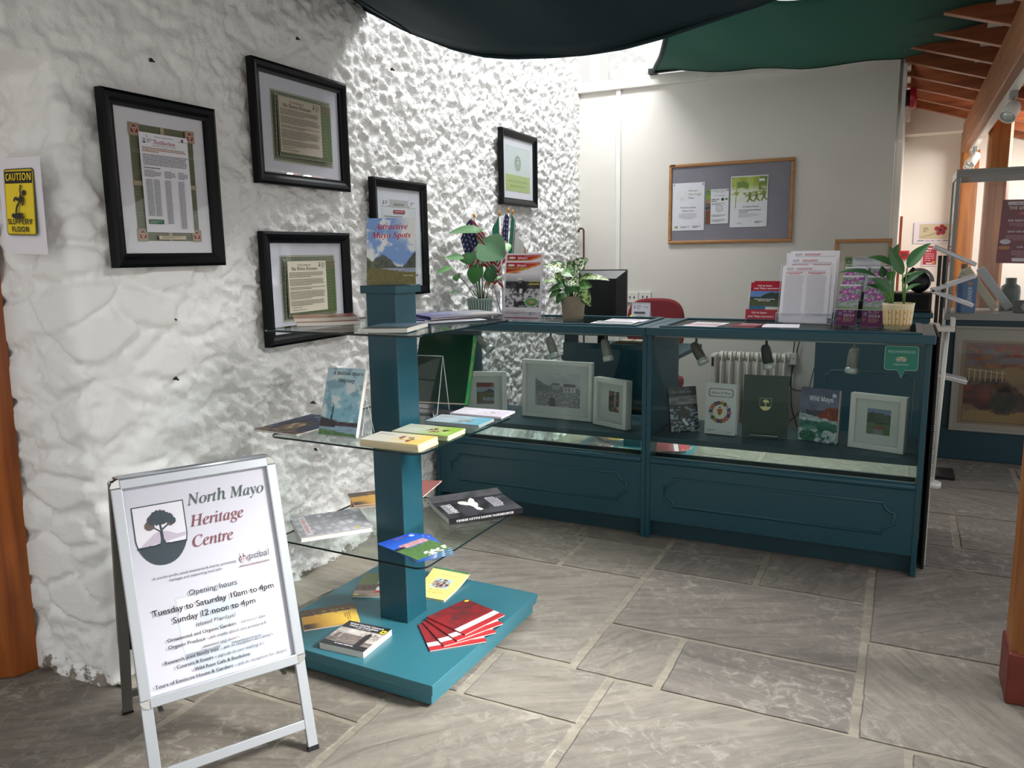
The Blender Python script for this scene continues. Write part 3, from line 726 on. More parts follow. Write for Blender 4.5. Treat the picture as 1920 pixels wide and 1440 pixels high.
# ------------------------------------------------------------------ folding A-board
def a_board():
    ang = .517; tx = Vector((math.sin(ang), math.cos(ang), 0)); W = .409; H = .757; sp = .465
    t = thing('pavement_sign', 'silver A-board sign with opening hours poster standing by the stone wall corner', 'sign', (-.645, -1.935, 0), (0, 0, math.atan2(tx.y, tx.x)))
    # local: x along width, -y towards the reader
    lean = math.atan2(sp / 2, H); L = math.hypot(sp / 2, H)
    M = lambda sgn: Matrix.Translation((0, -sgn * .012, H)) @ (Matrix.Rotation(R(180) if sgn < 0 else 0, 4, 'Z')) @ Matrix.Rotation(R(90) - lean, 4, 'X')
    # panel plane: x across, y up the slope (0 at the hinge, negative downwards), z towards the reader
    ph = L * .708
    for sgn, mm in ((1, ALU), (-1, ALUD)):
        A = M(sgn)
        for sx in (-1, 1):
            b = MB(); g = MB(); g.box(sx * W / 2 * .95 - .0135 - .004 * sx, -L, -.011, sx * W / 2 * .95 + .0135 - .004 * sx, -ph * .98 if sgn > 0 else -.03, .003); b.add(g, A); o = b.build('leg', mm, t, bev=.002)
            b = MB(); g = MB(); g.box(sx * W / 2 * .95 - .0145 - .004 * sx, -L, -.012, sx * W / 2 * .95 + .0145 - .004 * sx, -L + .012, .004); b.add(g, A); b.build('rubber_foot', BLACK, o)
        b = MB(); g = MB(); g.box(-W / 2 * .95 + .011, -L * .925, -.009, W / 2 * .95 - .011, -L * .895, .001); b.add(g, A); b.build('crossbar', mm, t, bev=.001)
        # snap frame
        b = MB(); fw = .026; r = .021
        g = MB(); g.box(-W / 2 + r, -fw, -.004, W / 2 - r, 0, .010); g.box(-W / 2 + r, -ph, -.004, W / 2 - r, -ph + fw, .010)
        g.box(-W / 2, -ph + r, -.004, -W / 2 + fw, -r, .010); g.box(W / 2 - fw, -ph + r, -.004, W / 2, -r, .010)
        b.add(g, A); b.build('snap_frame', mm, t, bev=.0025)
        for cx, cy, a0 in ((W / 2 - r, -r, 0), (-W / 2 + r, -r, 90), (-W / 2 + r, -ph + r, 180), (W / 2 - r, -ph + r, 270)):
            q = [(cx, cy)] + [(cx + (r + .001) * math.cos(R(a0 + 9 * k)), cy + (r + .001) * math.sin(R(a0 + 9 * k))) for k in range(11)]
            b = MB(); g = MB(); g.prism(q, -.005, .0085); b.add(g, A); b.build('corner_cap', CHROME, t, bev=.001)
        b = MB(); g = MB(); g.box(-W / 2 + .004, -ph + .004, -.008, W / 2 - .004, -.004, -.004); b.add(g, A); b.build('backing_board', BLACK if sgn < 0 else mm, t)
        if sgn > 0:
            pw, hh = W - 2 * fw + .006, ph - 2 * fw + .006
            s = a_board_poster(pw, hh); g = MB(); g.add(s, A @ Matrix.Translation((-pw / 2, -ph + fw - .003, -.0035))); g.build('poster', PM, t)
            g = MB(); q = MB(); q.box(-pw / 2, -ph + fw - .003, .0005, pw / 2, -fw + .003, .0012); g.add(q, A); g.build('cover_sheet', FILM, t)
    b = MB(); b.tube([(-W / 2 + .02, 0, H), (W / 2 - .02, 0, H)], .008, 10); b.build('hinge', ALU, t)
    b = MB(); b.box(-.16, -.15, .185, -.15, .15, .19); b.box(.15, -.15, .185, .16, .15, .19); b.build('spreader', ALUD, t)
def a_board_poster(w, h):
    s = Sheet(w, h, '#d2d2db'); X = lambda u: u * w; Y = lambda v: h * (1 - v)
    # faint background badge
    crest(s, X(.24), Y(.99), X(.56), h * .42, '#c3ccd4', '#e9e8ed', '#d6d3dc', '#ccd0d6')
    crest(s, X(.045), Y(.40), X(.34), h * .30, '#152f3a')
    s.text('North Mayo', X(.41), Y(.135), w=X(.545), h=X(.079), c='#1f4238', style='serifi', align='l')
    s.text('Heritage', X(.41), Y(.243), w=X(.375), h=X(.079), c='#7d2030', style='serifi', align='l')
    s.text('Centre', X(.41), Y(.345), w=X(.28), h=X(.079), c='#7d2030', style='serifi', align='l')
    s.circ(X(.735), Y(.453), X(.027), '#6d1f33')
    for k in range(6): s.circ(X(.713 + .009 * k), Y(.45 - .012 * ((k * 2) % 3)), X(.0045), '#ecebf0', n=10); s.line([(X(.713 + .009 * k), Y(.455 - .012 * ((k * 2) % 3))), (X(.722 + .005 * k), Y(.472))], X(.004), '#ecebf0')
    s.text('pobal', X(.775), Y(.462), w=X(.145), c='#5d5d63', style='sans', align='l')
    s.rect(X(.70), Y(.492), X(.22), h * .0022, '#6d1f33')
    s.text('government supporting communities', X(.81), Y(.4885), w=X(.21), c='#6d1f33')
    s.text('A not-for-profit, social enterprise & charity, promoting', X(.40), Y(.462), w=X(.56), c='#26262c')
    s.text('heritage and supporting local jobs', X(.40), Y(.484), w=X(.35), c='#26262c')
    s.text('Opening hours', X(.50), Y(.573), w=X(.33), c='#17171d')
    s.text('Tuesday to Saturday 10am to 4pm', X(.50), Y(.633), w=X(.83), c='#17171d')
    s.text('Tuesday to Saturday 10am to 4pm', X(.5015), Y(.6335), w=X(.83), c='#17171d')
    s.text('Sunday 12 noon to 4pm', X(.49), Y(.686), w=X(.56), c='#17171d')
    s.text('Sunday 12 noon to 4pm', X(.4915), Y(.6865), w=X(.56), c='#17171d')
    s.text('(closed Mondays)', X(.485), Y(.727), w=X(.27), c='#3a3a40', shear=.2)
    def two(a, b2, v, wd, fr):
        x0 = .5 - wd / 2 - .01
        s.text(a, X(x0), Y(v), w=X(wd * fr), c='#17171d', align='l'); s.text(a, X(x0 + .0012), Y(v), w=X(wd * fr), c='#17171d', align='l')
        if b2: s.text(b2, X(x0 + wd * fr + .008), Y(v), w=X(wd * (1 - fr) - .008), c='#3d3d44', align='l', shear=.2)
    two('Ornamental and Organic Gardens', '\u2013 admission free', .768, .67, .69)
    two('Organic Produce', '\u2013 ask inside about our produce &', .802, .67, .36)
    s.text('seasonal veg. boxes', X(.50), Y(.837), w=X(.25), c='#3d3d44', shear=.2)
    two('Research your family tree', '\u2013 ask at reception for details', .868, .74, .48)
    two('Courses & Events', '\u2013 sign up to our mailing list', .900, .60, .40)
    two('Wild Rose Caf\u00e9 & Bookshop', '', .933, .38, 1.0)
    two('Tours of Enniscoe House & Gardens', '\u2013 ask at reception for details', .966, .90, .57)
    return s
a_board()

# ------------------------------------------------------------------ framed prints on the stone wall
def wall_frame(label, s0, z0, w, h, sheet, bw=.042, roll=0.0):
    p = wall_pt(s0, z0, .006)
    t = thing('picture_frame', label, 'picture frame', p, (R(90), 0, R(90) - WA))
    b = MB()
    prof = [(0, 0), (0, .026), (.010, .030), (bw * .55, .026), (bw * .78, .020), (bw, .018), (bw, 0)]
    rings = []
    for cx, cy, ix, iy in ((0, 0, 1, 1), (w, 0, -1, 1), (w, h, -1, -1), (0, h, 1, -1)):
        rings.append([b.vert((cx + ix * d, cy + iy * d, z)) for d, z in prof])
    for k in range(4):
        A, B2 = rings[k], rings[(k + 1) % 4]
        for i in range(len(prof) - 1): b.face((A[i], B2[i], B2[i + 1], A[i + 1]))
    b.build('frame', BLACKF, t)
    sheet(w - 2 * bw + .006, h - 2 * bw + .006).put('mount', t, (bw - .003, bw - .003, .008))
    g = MB(); g.box(bw - .003, bw - .003, .0135, w - bw + .003, h - bw + .003, .0150); g.build('glass', FGLASS, t)
    b = MB(); b.box(.005, .005, .0, w - .005, h - .005, .006); b.build('backing', mat('brown_board', '#7a6347', .8), t)
    return t
def doc_rath(w, h):
    s = Sheet(w, h, '#e6e5ea'); x0, y0, pw, ph = w * .165, h * .095, w * .69, h * .80
    s.rect(x0, y0, pw, ph, '#686c52'); t = pw * .115
    for k in range(5):
        s.frame(x0 + .0015, y0 + ph * (.06 + .18 * k), pw - .003, ph * .16, .0012, '#8f9773')
    s.rect(x0, y0 + ph * .475, pw, ph * .04, '#b7a88d'); s.rect(x0 + pw * .47, y0, pw * .06, ph, '#b7a88d')
    for cx in (.065, .935):
        for cy in (.05, .95):
            X, Y = x0 + pw * cx, y0 + ph * cy; r = pw * .075
            s.rect(X - r * 1.05, Y - r * 1.05, r * 2.1, r * 2.1, '#a29478')
            for a in (90, 210, 330): s.circ(X + r * .42 * math.cos(R(a)), Y + r * .42 * math.sin(R(a)), r * .5, '#c9b9a0'); s.circ(X + r * .42 * math.cos(R(a)), Y + r * .42 * math.sin(R(a)), r * .40, '#8d2230')
            s.poly([(X, Y - r * .4), (X + r * .4, Y), (X, Y + r * .4), (X - r * .4, Y)], '#d9cdb4'); s.poly([(X, Y - r * .22), (X + r * .22, Y), (X, Y + r * .22), (X - r * .22, Y)], '#8d2230')
    px, py, qw, qh = x0 + t, y0 + ph * .075, pw - 2 * t, ph * .86
    s.rect(px, py, qw, qh, '#e3e3ea'); U = lambda u: px + qw * u; V = lambda v: py + qh * (1 - v)
    s.text('Rathlackan', U(.5), V(.105), w=qw * .46, c='#9c2531', style='black')
    s.lines(U(.25), V(.118), qw * .5, 1, qh * .012, '#6f6f78', last=1); s.lines(U(.3), V(.03), qw * .4, 1, qh * .013, '#6f6f78', last=1)
    crest(s, U(.06), V(.105), qw * .07, qh * .045, '#1d3038', '#e3e3ea', None, None); s.lines(U(.15), V(.062), qw * .1, 3, qh * .014, '#77777f')
    s.circ(U(.88), V(.035), qw * .025, '#8a2537'); s.lines(U(.79), V(.05), qw * .18, 1, qh * .01, '#77777f', last=1); s.line([(U(.14), V(.02)), (U(.155), V(.05))], .0015, '#55555c')
    s.lines(U(.04), V(.145), qw * .92, 3, qh * .018, '#a06a3c', last=.35); s.lines(U(.04), V(.215), qw * .93, 7, qh * .0165, '#70707a', last=.95, seed=2)
    s.lines(U(.04), V(.345), qw * .33, 1, qh * .02, '#5a5a62', last=1)
    for k, (u, wd) in enumerate(((.04, .34), (.45, .23), (.74, .2))): s.lines(U(u), V(.372), qw * wd, 1 if k else 1, qh * .013, '#50505a'); s.lines(U(u), V(.388), qw * wd, 4, qh * .0145, '#7a7a82', seed=k)
    for k, u in enumerate((.06, .21, .44, .72)): s.lines(U(u), V(.465), qw * .13, 30 + (k > 1) * (6 + 4 * (k > 2)), qh * .0125, '#777780', seed=k + 9, last=.9)
    s.rect(U(.05), V(.915), qw * .3, qh * .045, '#3d6b50'); s.lines(U(.07), V(.885), qw * .25, 2, qh * .014, '#a7bfae')
    s.rect(x0 + pw * .28, y0 + ph * .012, pw * .44, ph * .034, '#c9c2a8'); s.lines(x0 + pw * .33, y0 + ph * .04, pw * .34, 2, ph * .012, '#7b745c')
    return s
def doc_surname(title, w, h, paper='#cdc5b4'):
    s = Sheet(w, h, '#dcdde6'); x0, y0, pw, ph = w * .135, h * .135, w * .755, h * .725
    s.rect(x0, y0, pw, ph, '#c9cbb8'); s.frame(x0 + .002, y0 + .002, pw - .004, ph - .004, .0012, '#59634c')
    s.rect(x0 + pw * .02, y0 + ph * .025, pw * .96, ph * .95, '#727864')
    for k in range(34):
        for yy in (.045, .945): s.circ(x0 + pw * (.05 + .9 * k / 33), y0 + ph * yy, pw * .0085, '#b9bda4' if k % 2 else '#94a081', n=8)
    for k in range(26):
        for xx in (.037, .963): s.circ(x0 + pw * xx, y0 + ph * (.08 + .84 * k / 25), pw * .0085, '#b9bda4' if k % 2 else '#94a081', n=8)
    s.frame(x0 + pw * .058, y0 + ph * .075, pw * .884, ph * .84, .0012, '#c9cbb8')
    s.rect(x0 + pw * .062, y0 + ph * .08, pw * .876, ph * .83, '#575f42')
    s.pic(x0 + pw * .76, y0 + ph * .08, pw * .178, ph * .83, lambda u, v: mixc((74, 92, 52), (118, 98, 78), sm(.78, .95, v) * .7 + .3 * fbm(u * 5, v * 16)), 10, 30)
    for k in range(14): s.lines(x0 + pw * .775, y0 + ph * (.78 - .047 * k), pw * .14, 1, ph * .02, '#8e9a74', seed=k, ht=.25)
    s.rect(x0 + pw * .068, y0 + ph * .13, pw * .69, ph * .775, paper); U = lambda u: x0 + pw * (.068 + .69 * u); V = lambda v: y0 + ph * (.13 + .775 * (1 - v))
    s.text('A brief history of', U(.42), V(.09), w=pw * .23, c='#3f3a33', style='black'); s.text(title, U(.43), V(.175), w=pw * .46, c='#2b2825', style='black')
    crest(s, U(.80), V(.11), pw * .035, ph * .07, '#16242c', paper, None, None); s.lines(U(.87), V(.035), pw * .075, 4, ph * .022, '#8d877c')
    v = .215
    for n in (4, 5, 2, 6, 4): s.lines(U(.03), V(v), pw * .635, n, ph * .0215, '#5f5a52', seed=n + int(v * 99), ht=.4); v += n * .0277 + .022
    s.lines(U(.05), V(.90), pw * .3, 1, ph * .02, '#6f6a60'); s.lines(U(.05), V(.945), pw * .42, 1, ph * .02, '#6f6a60')
    return s
def doc_genealogy(w, h):
    s = Sheet(w, h, '#dfe2ea'); x0, y0, pw, ph = w * .125, h * .11, w * .745, h * .775
    s.rect(x0, y0, pw, ph, '#d8dcdf'); s.frame(x0, y0, pw, ph, .0012, '#8b9096'); U = lambda u: x0 + pw * u; V = lambda v: y0 + ph * (1 - v)
    s.rect(U(0), V(.095), pw, ph * .095, '#b9bcb9'); s.circ(U(.09), V(.035), pw * .14, '#dfe2e6', ry=ph * .055); s.circ(U(.91), V(.035), pw * .14, '#dfe2e6', ry=ph * .055)
    crest(s, U(.03), V(.065), pw * .045, ph * .05, '#16242c', '#dfe2e6', None, None); s.lines(U(.10), V(.02), pw * .08, 3, ph * .016, '#8b8f96'); s.circ(U(.88), V(.05), pw * .012, '#6b2837', ry=ph * .008); s.lines(U(.83), V(.02), pw * .15, 1, ph * .016, '#8b8f96', last=1)
    s.text('GENEALOGY', U(.5), V(.072), w=pw * .34, c='#7f8380', style='serifb')
    s.rect(U(.33), V(.175), pw * .34, ph * .045, '#9c2a3a'); s.lines(U(.37), V(.147), pw * .26, 1, ph * .018, '#e7d9dc', last=1)
    v = .21
    for n in (1, 2, 2, 4, 3, 2, 3, 3): s.lines(U(.06), V(v), pw * .88, n, ph * .023, '#62666e', seed=n + int(v * 50)); v += n * .023 + .04
    s.rect(U(0), V(1.0), pw, ph * .018, '#8c2635'); return s
def doc_cert(w, h):
    s = Sheet(w, h, '#e2e4ec'); x0, y0, pw, ph = w * .09, h * .13, w * .80, h * .735
    s.rect(x0, y0, pw, ph, '#ccd8d6'); s.frame(x0, y0, pw, ph, .0012, '#a5b4b2'); U = lambda u: x0 + pw * u; V = lambda v: y0 + ph * (1 - v)
    s.circ(U(.5), V(.36), pw * .145, '#bccbc6', ry=ph * .20); s.circ(U(.5), V(.36), pw * .115, '#74917f', ry=ph * .165); s.circ(U(.5), V(.36), pw * .085, '#a9bfb0', ry=ph * .125)
    s.poly([(U(.435), V(.29)), (U(.565), V(.29)), (U(.55), V(.40)), (U(.5), V(.47)), (U(.45), V(.40))], '#5f7f6d'); s.poly([(U(.46), V(.31)), (U(.54), V(.31)), (U(.5), V(.45))], '#cfdcd5')
    s.rect(x0, y0, pw, ph * .365, '#a9bd6c'); s.text('Member of the Irish Family History', U(.5), V(.79), w=pw * .8, c='#4f6a45', style='script'); s.text('Foundation Certificate', U(.5), V(.90), w=pw * .62, c='#4f6a45', style='script')
    return s
wall_frame('large portrait black frame with red knot cornered document near the caution notice', -1.79, 1.274, .425, .508, doc_rath)
wall_frame('black framed brown surname document hanging highest on the stone wall', -1.178, 1.561, .541, .43, lambda w, h: doc_surname('The Barrett Surname', w, h, '#b3a996'))
wall_frame('black framed cream surname document hanging low behind the glass stand', -1.178, .969, .515, .423, lambda w, h: doc_surname('The Dillon Surname', w, h, '#d0c9b6'))
wall_frame('tall black framed white page partly hidden by the mountain lake book', -.476, 1.111, .452, .527, doc_genealogy, .04)
wall_frame('black framed certificate with green band above the small flags', .831, 1.583, .524, .435, doc_cert, .042)

# ------------------------------------------------------------------ caution notice taped to the doorway reveal
def caution():
    w, h = .205, .262
    p = at_y(10, 315, -1.925)
    t = thing('wall_notice', 'yellow and black slippery floor caution notice taped to the white stone doorway', 'notice', (-1.318, -1.952, 1.322), (R(90), R(2.0), R(-3)))
    s = Sheet(w, h, '#e9e6ec', fine=False); bx, by, bw, bh = w * .155, h * .195, w * .70, h * .69
    s.rrect(bx, by, bw, bh, .010, '#17150c'); s.rrect(bx + .0025, by + .0025, bw - .005, bh - .005, .0085, '#f0d319'); s.rrect(bx + .0045, by + .0045, bw - .009, bh - .009, .007, '#17150c'); s.rrect(bx + .0055, by + .0055, bw - .011, bh - .011, .006, '#f0d319')
    s.rect(bx + .006, by + bh * .78, bw - .012, bh * .195, '#17150c')
    s.text('CAUTION', bx + bw / 2, by + bh * .825, w=bw * .84, h=bh * .105, c='#f0d319', style='sansb')
    s.text('SLIPPERY', bx + bw * .5, by + bh * .165, w=bw * .83, h=bh * .082, c='#17150c', style='sansb'); s.text('FLOOR', bx + bw * .5, by + bh * .05, w=bw * .58, h=bh * .082, c='#17150c', style='sansb')
    X = lambda u: bx + bw * u; Y = lambda v: by + bh * v; K = '#17150c'
    s.circ(X(.70), Y(.635), bw * .055, K); s.line([(X(.63), Y(.595)), (X(.56), Y(.49))], bw * .11, K); s.line([(X(.61), Y(.60)), (X(.585), Y(.68)), (X(.61), Y(.755))], bw * .045, K)
    s.line([(X(.65), Y(.58)), (X(.69), Y(.50)), (X(.645), Y(.445))], bw * .045, K); s.line([(X(.57), Y(.52)), (X(.42), Y(.565)), (X(.37), Y(.51))], bw * .055, K); s.line([(X(.55), Y(.49)), (X(.46), Y(.42)), (X(.43), Y(.335))], bw * .055, K)
    s.circ(X(.42), Y(.29), bw * .17, K, ry=bh * .022); s.circ(X(.52), Y(.315), bw * .15, K, ry=bh * .022); s.circ(X(.5), Y(.27), bw * .2, K, ry=bh * .02); s.circ(X(.36), Y(.315), bw * .08, K, ry=bh * .015)
    s.warp(lambda x, y, z: (x + .05 * max(0, .6 * h - y) * .8, y, z + .006 * math.sin(x / w * 3.1) + .004 * math.sin(y / h * 5)))
    s.build('paper_sheet', PM, t)
caution()
# ------------------------------------------------------------------ books and booklets
def make_book(name, label, cat, w, h, t, loc, rot, sheet=None, cover='#dddddd', pages=True, group=None, gloss=True, curl=None, spine=None, hard=False, back=None):
    """Lower left corner of the front cover at loc; x across, y up the page, front cover at z = t."""
    T = thing(name, label, cat, loc, rot, group)
    nx = 10 if curl else 1; ny = 10 if curl else 1
    k = .0012 if hard else .0005; ins = .004 if hard else .0008
    c = rgb(cover); cb = rgb(back or cover)
    def slab(b, x0, y0, z0, x1, y1, z1, c):
        if not curl: b.box(x0, y0, z0, x1, y1, z1, c); return
        for i in range(nx):
            for j in range(ny):
                xa, xb = x0 + (x1 - x0) * i / nx, x0 + (x1 - x0) * (i + 1) / nx; ya, yb = y0 + (y1 - y0) * j / ny, y0 + (y1 - y0) * (j + 1) / ny
                b.quad(((xa, ya, z1), (xb, ya, z1), (xb, yb, z1), (xa, yb, z1)), c); b.quad(((xa, yb, z0), (xb, yb, z0), (xb, ya, z0), (xa, ya, z0)), c)
        for i in range(nx):
            xa, xb = x0 + (x1 - x0) * i / nx, x0 + (x1 - x0) * (i + 1) / nx
            b.quad(((xa, y0, z0), (xb, y0, z0), (xb, y0, z1), (xa, y0, z1)), c); b.quad(((xb, y1, z0), (xa, y1, z0), (xa, y1, z1), (xb, y1, z1)), c)
        for j in range(ny):
            ya, yb = y0 + (y1 - y0) * j / ny, y0 + (y1 - y0) * (j + 1) / ny
            b.quad(((x0, yb, z0), (x0, ya, z0), (x0, ya, z1), (x0, yb, z1)), c); b.quad(((x1, ya, z0), (x1, yb, z0), (x1, yb, z1), (x1, ya, z1)), c)
    def wf(x, y, z): return (x, y, z + (curl(x / w, y / h) if curl else 0))
    b = MB(); slab(b, 0, 0, 0, w, h, k, cb); slab(b, 0, 0, t - k, w, h, t, c); slab(b, 0, 0, k, k * 1.5, h, t - k, rgb(spine) if isinstance(spine, str) else c)
    if sheet: b.add(sheet, Matrix.Translation((0, 0, t + .0002)))
    b.warp(wf); b.build('cover', PG if gloss else PM, T)
    if pages:
        b = MB(); slab(b, k * 1.6, ins, k, w - ins, h - ins, t - k, rgb('#e4e0d8')); b.warp(wf); b.build('page_block', PAGES, T)
    return T
def stack_copies(root, n, dz, jit, labels, seed=1):
    """More copies of the same booklet, laid one upon another."""
    rnd = random.Random(seed); L = Vector(root.location); r0 = root.rotation_euler.copy(); out = []
    for k in range(1, n):
        out.append(dup(root, (L.x + rnd.uniform(-jit, jit), L.y + rnd.uniform(-jit, jit), L.z - k * dz), (r0.x, r0.y, r0.z + rnd.uniform(-jit, jit) * 2), labels))
    return out
def easel(label, x, y, z, a, w, h, group=None, k=.62):
    t = thing('acrylic_stand', label, 'display stand', (x, y, z), (0, 0, R(a)), group)
    b = MB(); A = (0, 0, 0); th = .0022
    def pl(p0, p1, p2, p3, n):
        n = Vector(n) * th; q = [b.vert(Vector(p)) for p in (p0, p1, p2, p3)] + [b.vert(Vector(p) + n) for p in (p0, p1, p2, p3)]
        for f in ((3, 2, 1, 0), (4, 5, 6, 7), (0, 1, 5, 4), (1, 2, 6, 5), (2, 3, 7, 6), (3, 0, 4, 7)): b.face([q[i] for i in f])
    pl((-w / 2, .0, .004), (w / 2, .0, .004), (w / 2, h * .3, h), (-w / 2, h * .3, h), (0, -.9, .3))
    pl((-w / 2, h * k, 0), (w / 2, h * k, 0), (w / 2, h * .31, h), (-w / 2, h * .31, h), (0, .9, .3))
    pl((-w / 2, -.03, .0), (w / 2, -.03, .0), (w / 2, .002, .0), (-w / 2, .002, .0), (0, 0, 1)); pl((-w / 2, -.032, 0), (w / 2, -.032, 0), (w / 2, -.032, .014), (-w / 2, -.032, .014), (0, -1, 0))
    b.build('folded_sheet', ACRYL, t)
    b = MB(); r = .0016
    for sx in (-1, 1): b.tube([(sx * w / 2, -.032, .012), (sx * w / 2, -.03, .001), (sx * w / 2, 0, .002), (sx * w / 2, h * .3, h), (sx * w / 2, h * k, 0)], r, 5)
    b.tube([(-w / 2, h * .305, h), (w / 2, h * .305, h)], r, 5)
    b.build('polished_edge', mat('acrylic_edge', '#cfd6d8', .15), t)
    return t
Z3, Z2, Z1, Z0 = 1.0788, .7437, .4023, .0799

# -- mountain lake book standing on the cap of the column
def art_attractive(w, h):
    s = Sheet(w, h, None)
    def f(u, v):
        n = fbm(u * 4, v * 6, 1.0)
        cl = sm(-.15, .35, n + .35 * math.sin(u * 5 + v * 3)); sky = mixc((118, 150, 200), (216, 217, 217), cl)
        sky = mixc(sky, (214, 214, 212), sm(.45, .9, u) * sm(.55, .8, v))
        c = sky
        m1 = .25 + .20 * math.exp(-((u - .32) / .22) ** 2) + .03 * fbm(u * 9, 2)
        m2 = .24 + .26 * sm(.66, 1.05, u); m3 = .24 + .20 * sm(.35, -.1, u)
        if v < m1: c = mixc((92, 96, 82), (70, 72, 66), .5 + fbm(u * 14, v * 14))
        if v < m2: c = mixc((84, 88, 78), (58, 64, 60), .5 + fbm(u * 12, v * 18, 3))
        if v < m3: c = mixc((104, 108, 78), (72, 78, 60), .5 + fbm(u * 12, v * 12, 5))
        if v < .245: c = mixc((128, 140, 158), (158, 168, 184), .5 + fbm(u * 3, v * 60))
        if v < .215 + .03 * math.sin(u * 4 + 1): c = mixc((118, 110, 62), (92, 88, 46), .5 + fbm(u * 20, v * 40, 8))
        return c
    s.pic(0, 0, w, h, f, 60, 84)
    s.text('Attractive', w * .50, h * .83, w=w * .68, h=h * .085, c='#b5202c', style='serifbi'); s.text('Mayo Spots', w * .50, h * .70, w=w * .80, h=h * .085, c='#b5202c', style='serifbi')
    s.text('By J. P. Clarke', w * .85, h * .125, w=w * .2, c='#efece0', style='serifb'); return s
p0, p1 = at_z(684.6, 542, 1.205), at_z(775, 539.5, 1.205)
easel('clear acrylic stand behind the mountain lake book on the column', -.472, -1.235, 1.2052, 26, .10, .12)
make_book('book', 'mountain lake book titled in red, standing on the teal column top', 'book', .1555, .214, .008, (-.528, -1.307, 1.2056), upright(26, 13), art_attractive(.1555, .214), '#dcd9d2')

# -- top glass shelf
def art_map(w, h):
    s = Sheet(w, h, None); s.pic(0, 0, w, h, lambda u, v: mixc(mixc((196, 152, 118), (168, 96, 78), .5 + fbm(u * 4, v * 4)), (128, 30, 38), sm(.72, .9, u)) if not (.55 < u < .7 and .2 < v < .55) else (110, 96, 78), 30, 30)
    s.text('History', w * .8, h * .8, w=w * .2, c='#e8ddd0', style='serifb'); return s
a_ = make_book('book', 'upper of two red brown paperbacks lying on the top glass shelf', 'book', .20, .15, .012, (-.742, -1.415, Z3 + .0125), (0, 0, R(43)), art_map(.20, .15), '#b06a52', curl=lambda u, v: .004 * (u - .5) ** 2)
dup(a_, (-.728, -1.42, Z3), (0, 0, R(38)), 'lower of two red brown paperbacks lying on the top glass shelf')
def art_coast(w, h):
    s = Sheet(w, h, None); s.pic(0, 0, w, h, lambda u, v: mixc(mixc((108, 128, 132), (140, 168, 190), sm(.2, .6, v)), (88, 104, 140), sm(.6, .95, v)) if v > .18 else mixc((120, 118, 96), (90, 98, 88), .5 + fbm(u * 9, v * 9)), 24, 24)
    s.text('Coast', w * .68, h * .70, w=w * .28, c='#e9edf0', style='serifb'); return s
make_book('book', 'flat paperback with grey blue landscape cover in front of the column', 'book', .140, .19, .013, (-.395, -1.525, Z3), (0, 0, R(14)), art_coast(.14, .19), '#8fa0a4', curl=lambda u, v: .002 * u * u)
make_book('book', 'pale blue thick paperback behind the column on the top shelf', 'book', .14, .16, .026, (-.715, -1.075, Z3), (0, 0, R(-25)), None, '#b9c8cf', curl=lambda u, v: .010 * max(0, .3 - u))
def art_blue(w, h):
    s = Sheet(w, h, None); s.pic(0, 0, w, h, lambda u, v: mixc(mixc((92, 96, 150), (138, 140, 150), sm(.15, .7, u)), (196, 190, 176), .75 * sm(.5, .75, u + .2 * fbm(u * 6, v * 6)) * sm(.65, .2, v)), 26, 20)
    s.circ(w * .055, h * .90, w * .028, '#e3e4ec'); s.text('MAYO', w * .27, h * .58, w=w * .2, c='#c3c7cc', style='sansb'); s.lines(w * .17, h * .5, w * .2, 3, h * .05, '#b9bdc6'); s.lines(w * .45, h * .6, w * .3, 2, h * .05, '#c9ccd2'); return s
SHB = art_blue(.27, .19)
blu = make_book('brochure', 'topmost dark blue edged brochure fanned out on the top glass shelf', 'brochure', .27, .19, .0032, (-.405, -1.135, Z3 + .0125), (0, 0, R(55)), SHB, '#3c4286', gloss=False)
for k, (dx, dy, da, n) in enumerate(((.0, .004, 3, 'second'), (.004, -.004, 6, 'third'), (-.012, -.016, 12, 'lowest'))):
    dup(blu, (-.405 + dx, -1.135 + dy, Z3 + .0125 - .0035 * (k + 1)), (0, 0, R(55 + da)), n + ' dark blue edged brochure of the fan on the top glass shelf')
lf = Sheet(.21, .10, '#ece9ee'); lf.rect(.01, .07, .19, .012, '#d49aa4'); lf.lines(.01, .06, .19, 6, .008, '#9a98a4')
for k, (x, y, a) in enumerate(((-.40, -1.21, 50), (-.365, -1.20, 56))):
    t = thing('leaflet', ('upper' if k else 'lower') + ' loose white leaflet under the blue brochures on the top glass shelf', 'leaflet', (x, y, Z3 + .0004 + .0007 * k), (0, 0, R(a)))
    q = MB(); q.add(lf); q.build('paper_sheet', PM, t)

# -- middle glass shelf
def art_killala(w, h):
    s = Sheet(w, h, None)
    def f(u, v):
        c = mixc((38, 42, 66), (52, 58, 88), .5 + fbm(u * 5, v * 5))
        if v < .62 and (u - .45) ** 2 / .10 + (v - .38) ** 2 / .10 < 1: c = mixc((40, 36, 34), (72, 66, 64), .5 + fbm(u * 8, v * 8))
        if (u - .46) ** 2 / .030 + (v - .34) ** 2 / .035 < 1: c = mixc((176, 150, 118), (98, 76, 60), .5 + 1.2 * fbm(u * 10, v * 10, 2))
        if v < .16 + .07 * math.sin(u * 20): c = mixc((150, 126, 100), (44, 36, 40), .5 + fbm(u * 16, v * 16))
        return c
    s.pic(0, 0, w, h, f, 34, 44); s.text('KILLALA', w * .56, h * .84, w=w * .6, c='#c9cad6', style='serifi'); s.text('BAY', w * .64, h * .73, w=w * .3, c='#c9cad6', style='serifi'); return s
make_book('booklet', 'dark blue booklet with drawn portrait lying flat on the middle glass shelf', 'booklet', .185, .262, .006, (-.862, -1.497, Z2), (0, 0, R(-3)), art_killala(.185, .262), '#3a3f62', gloss=False)
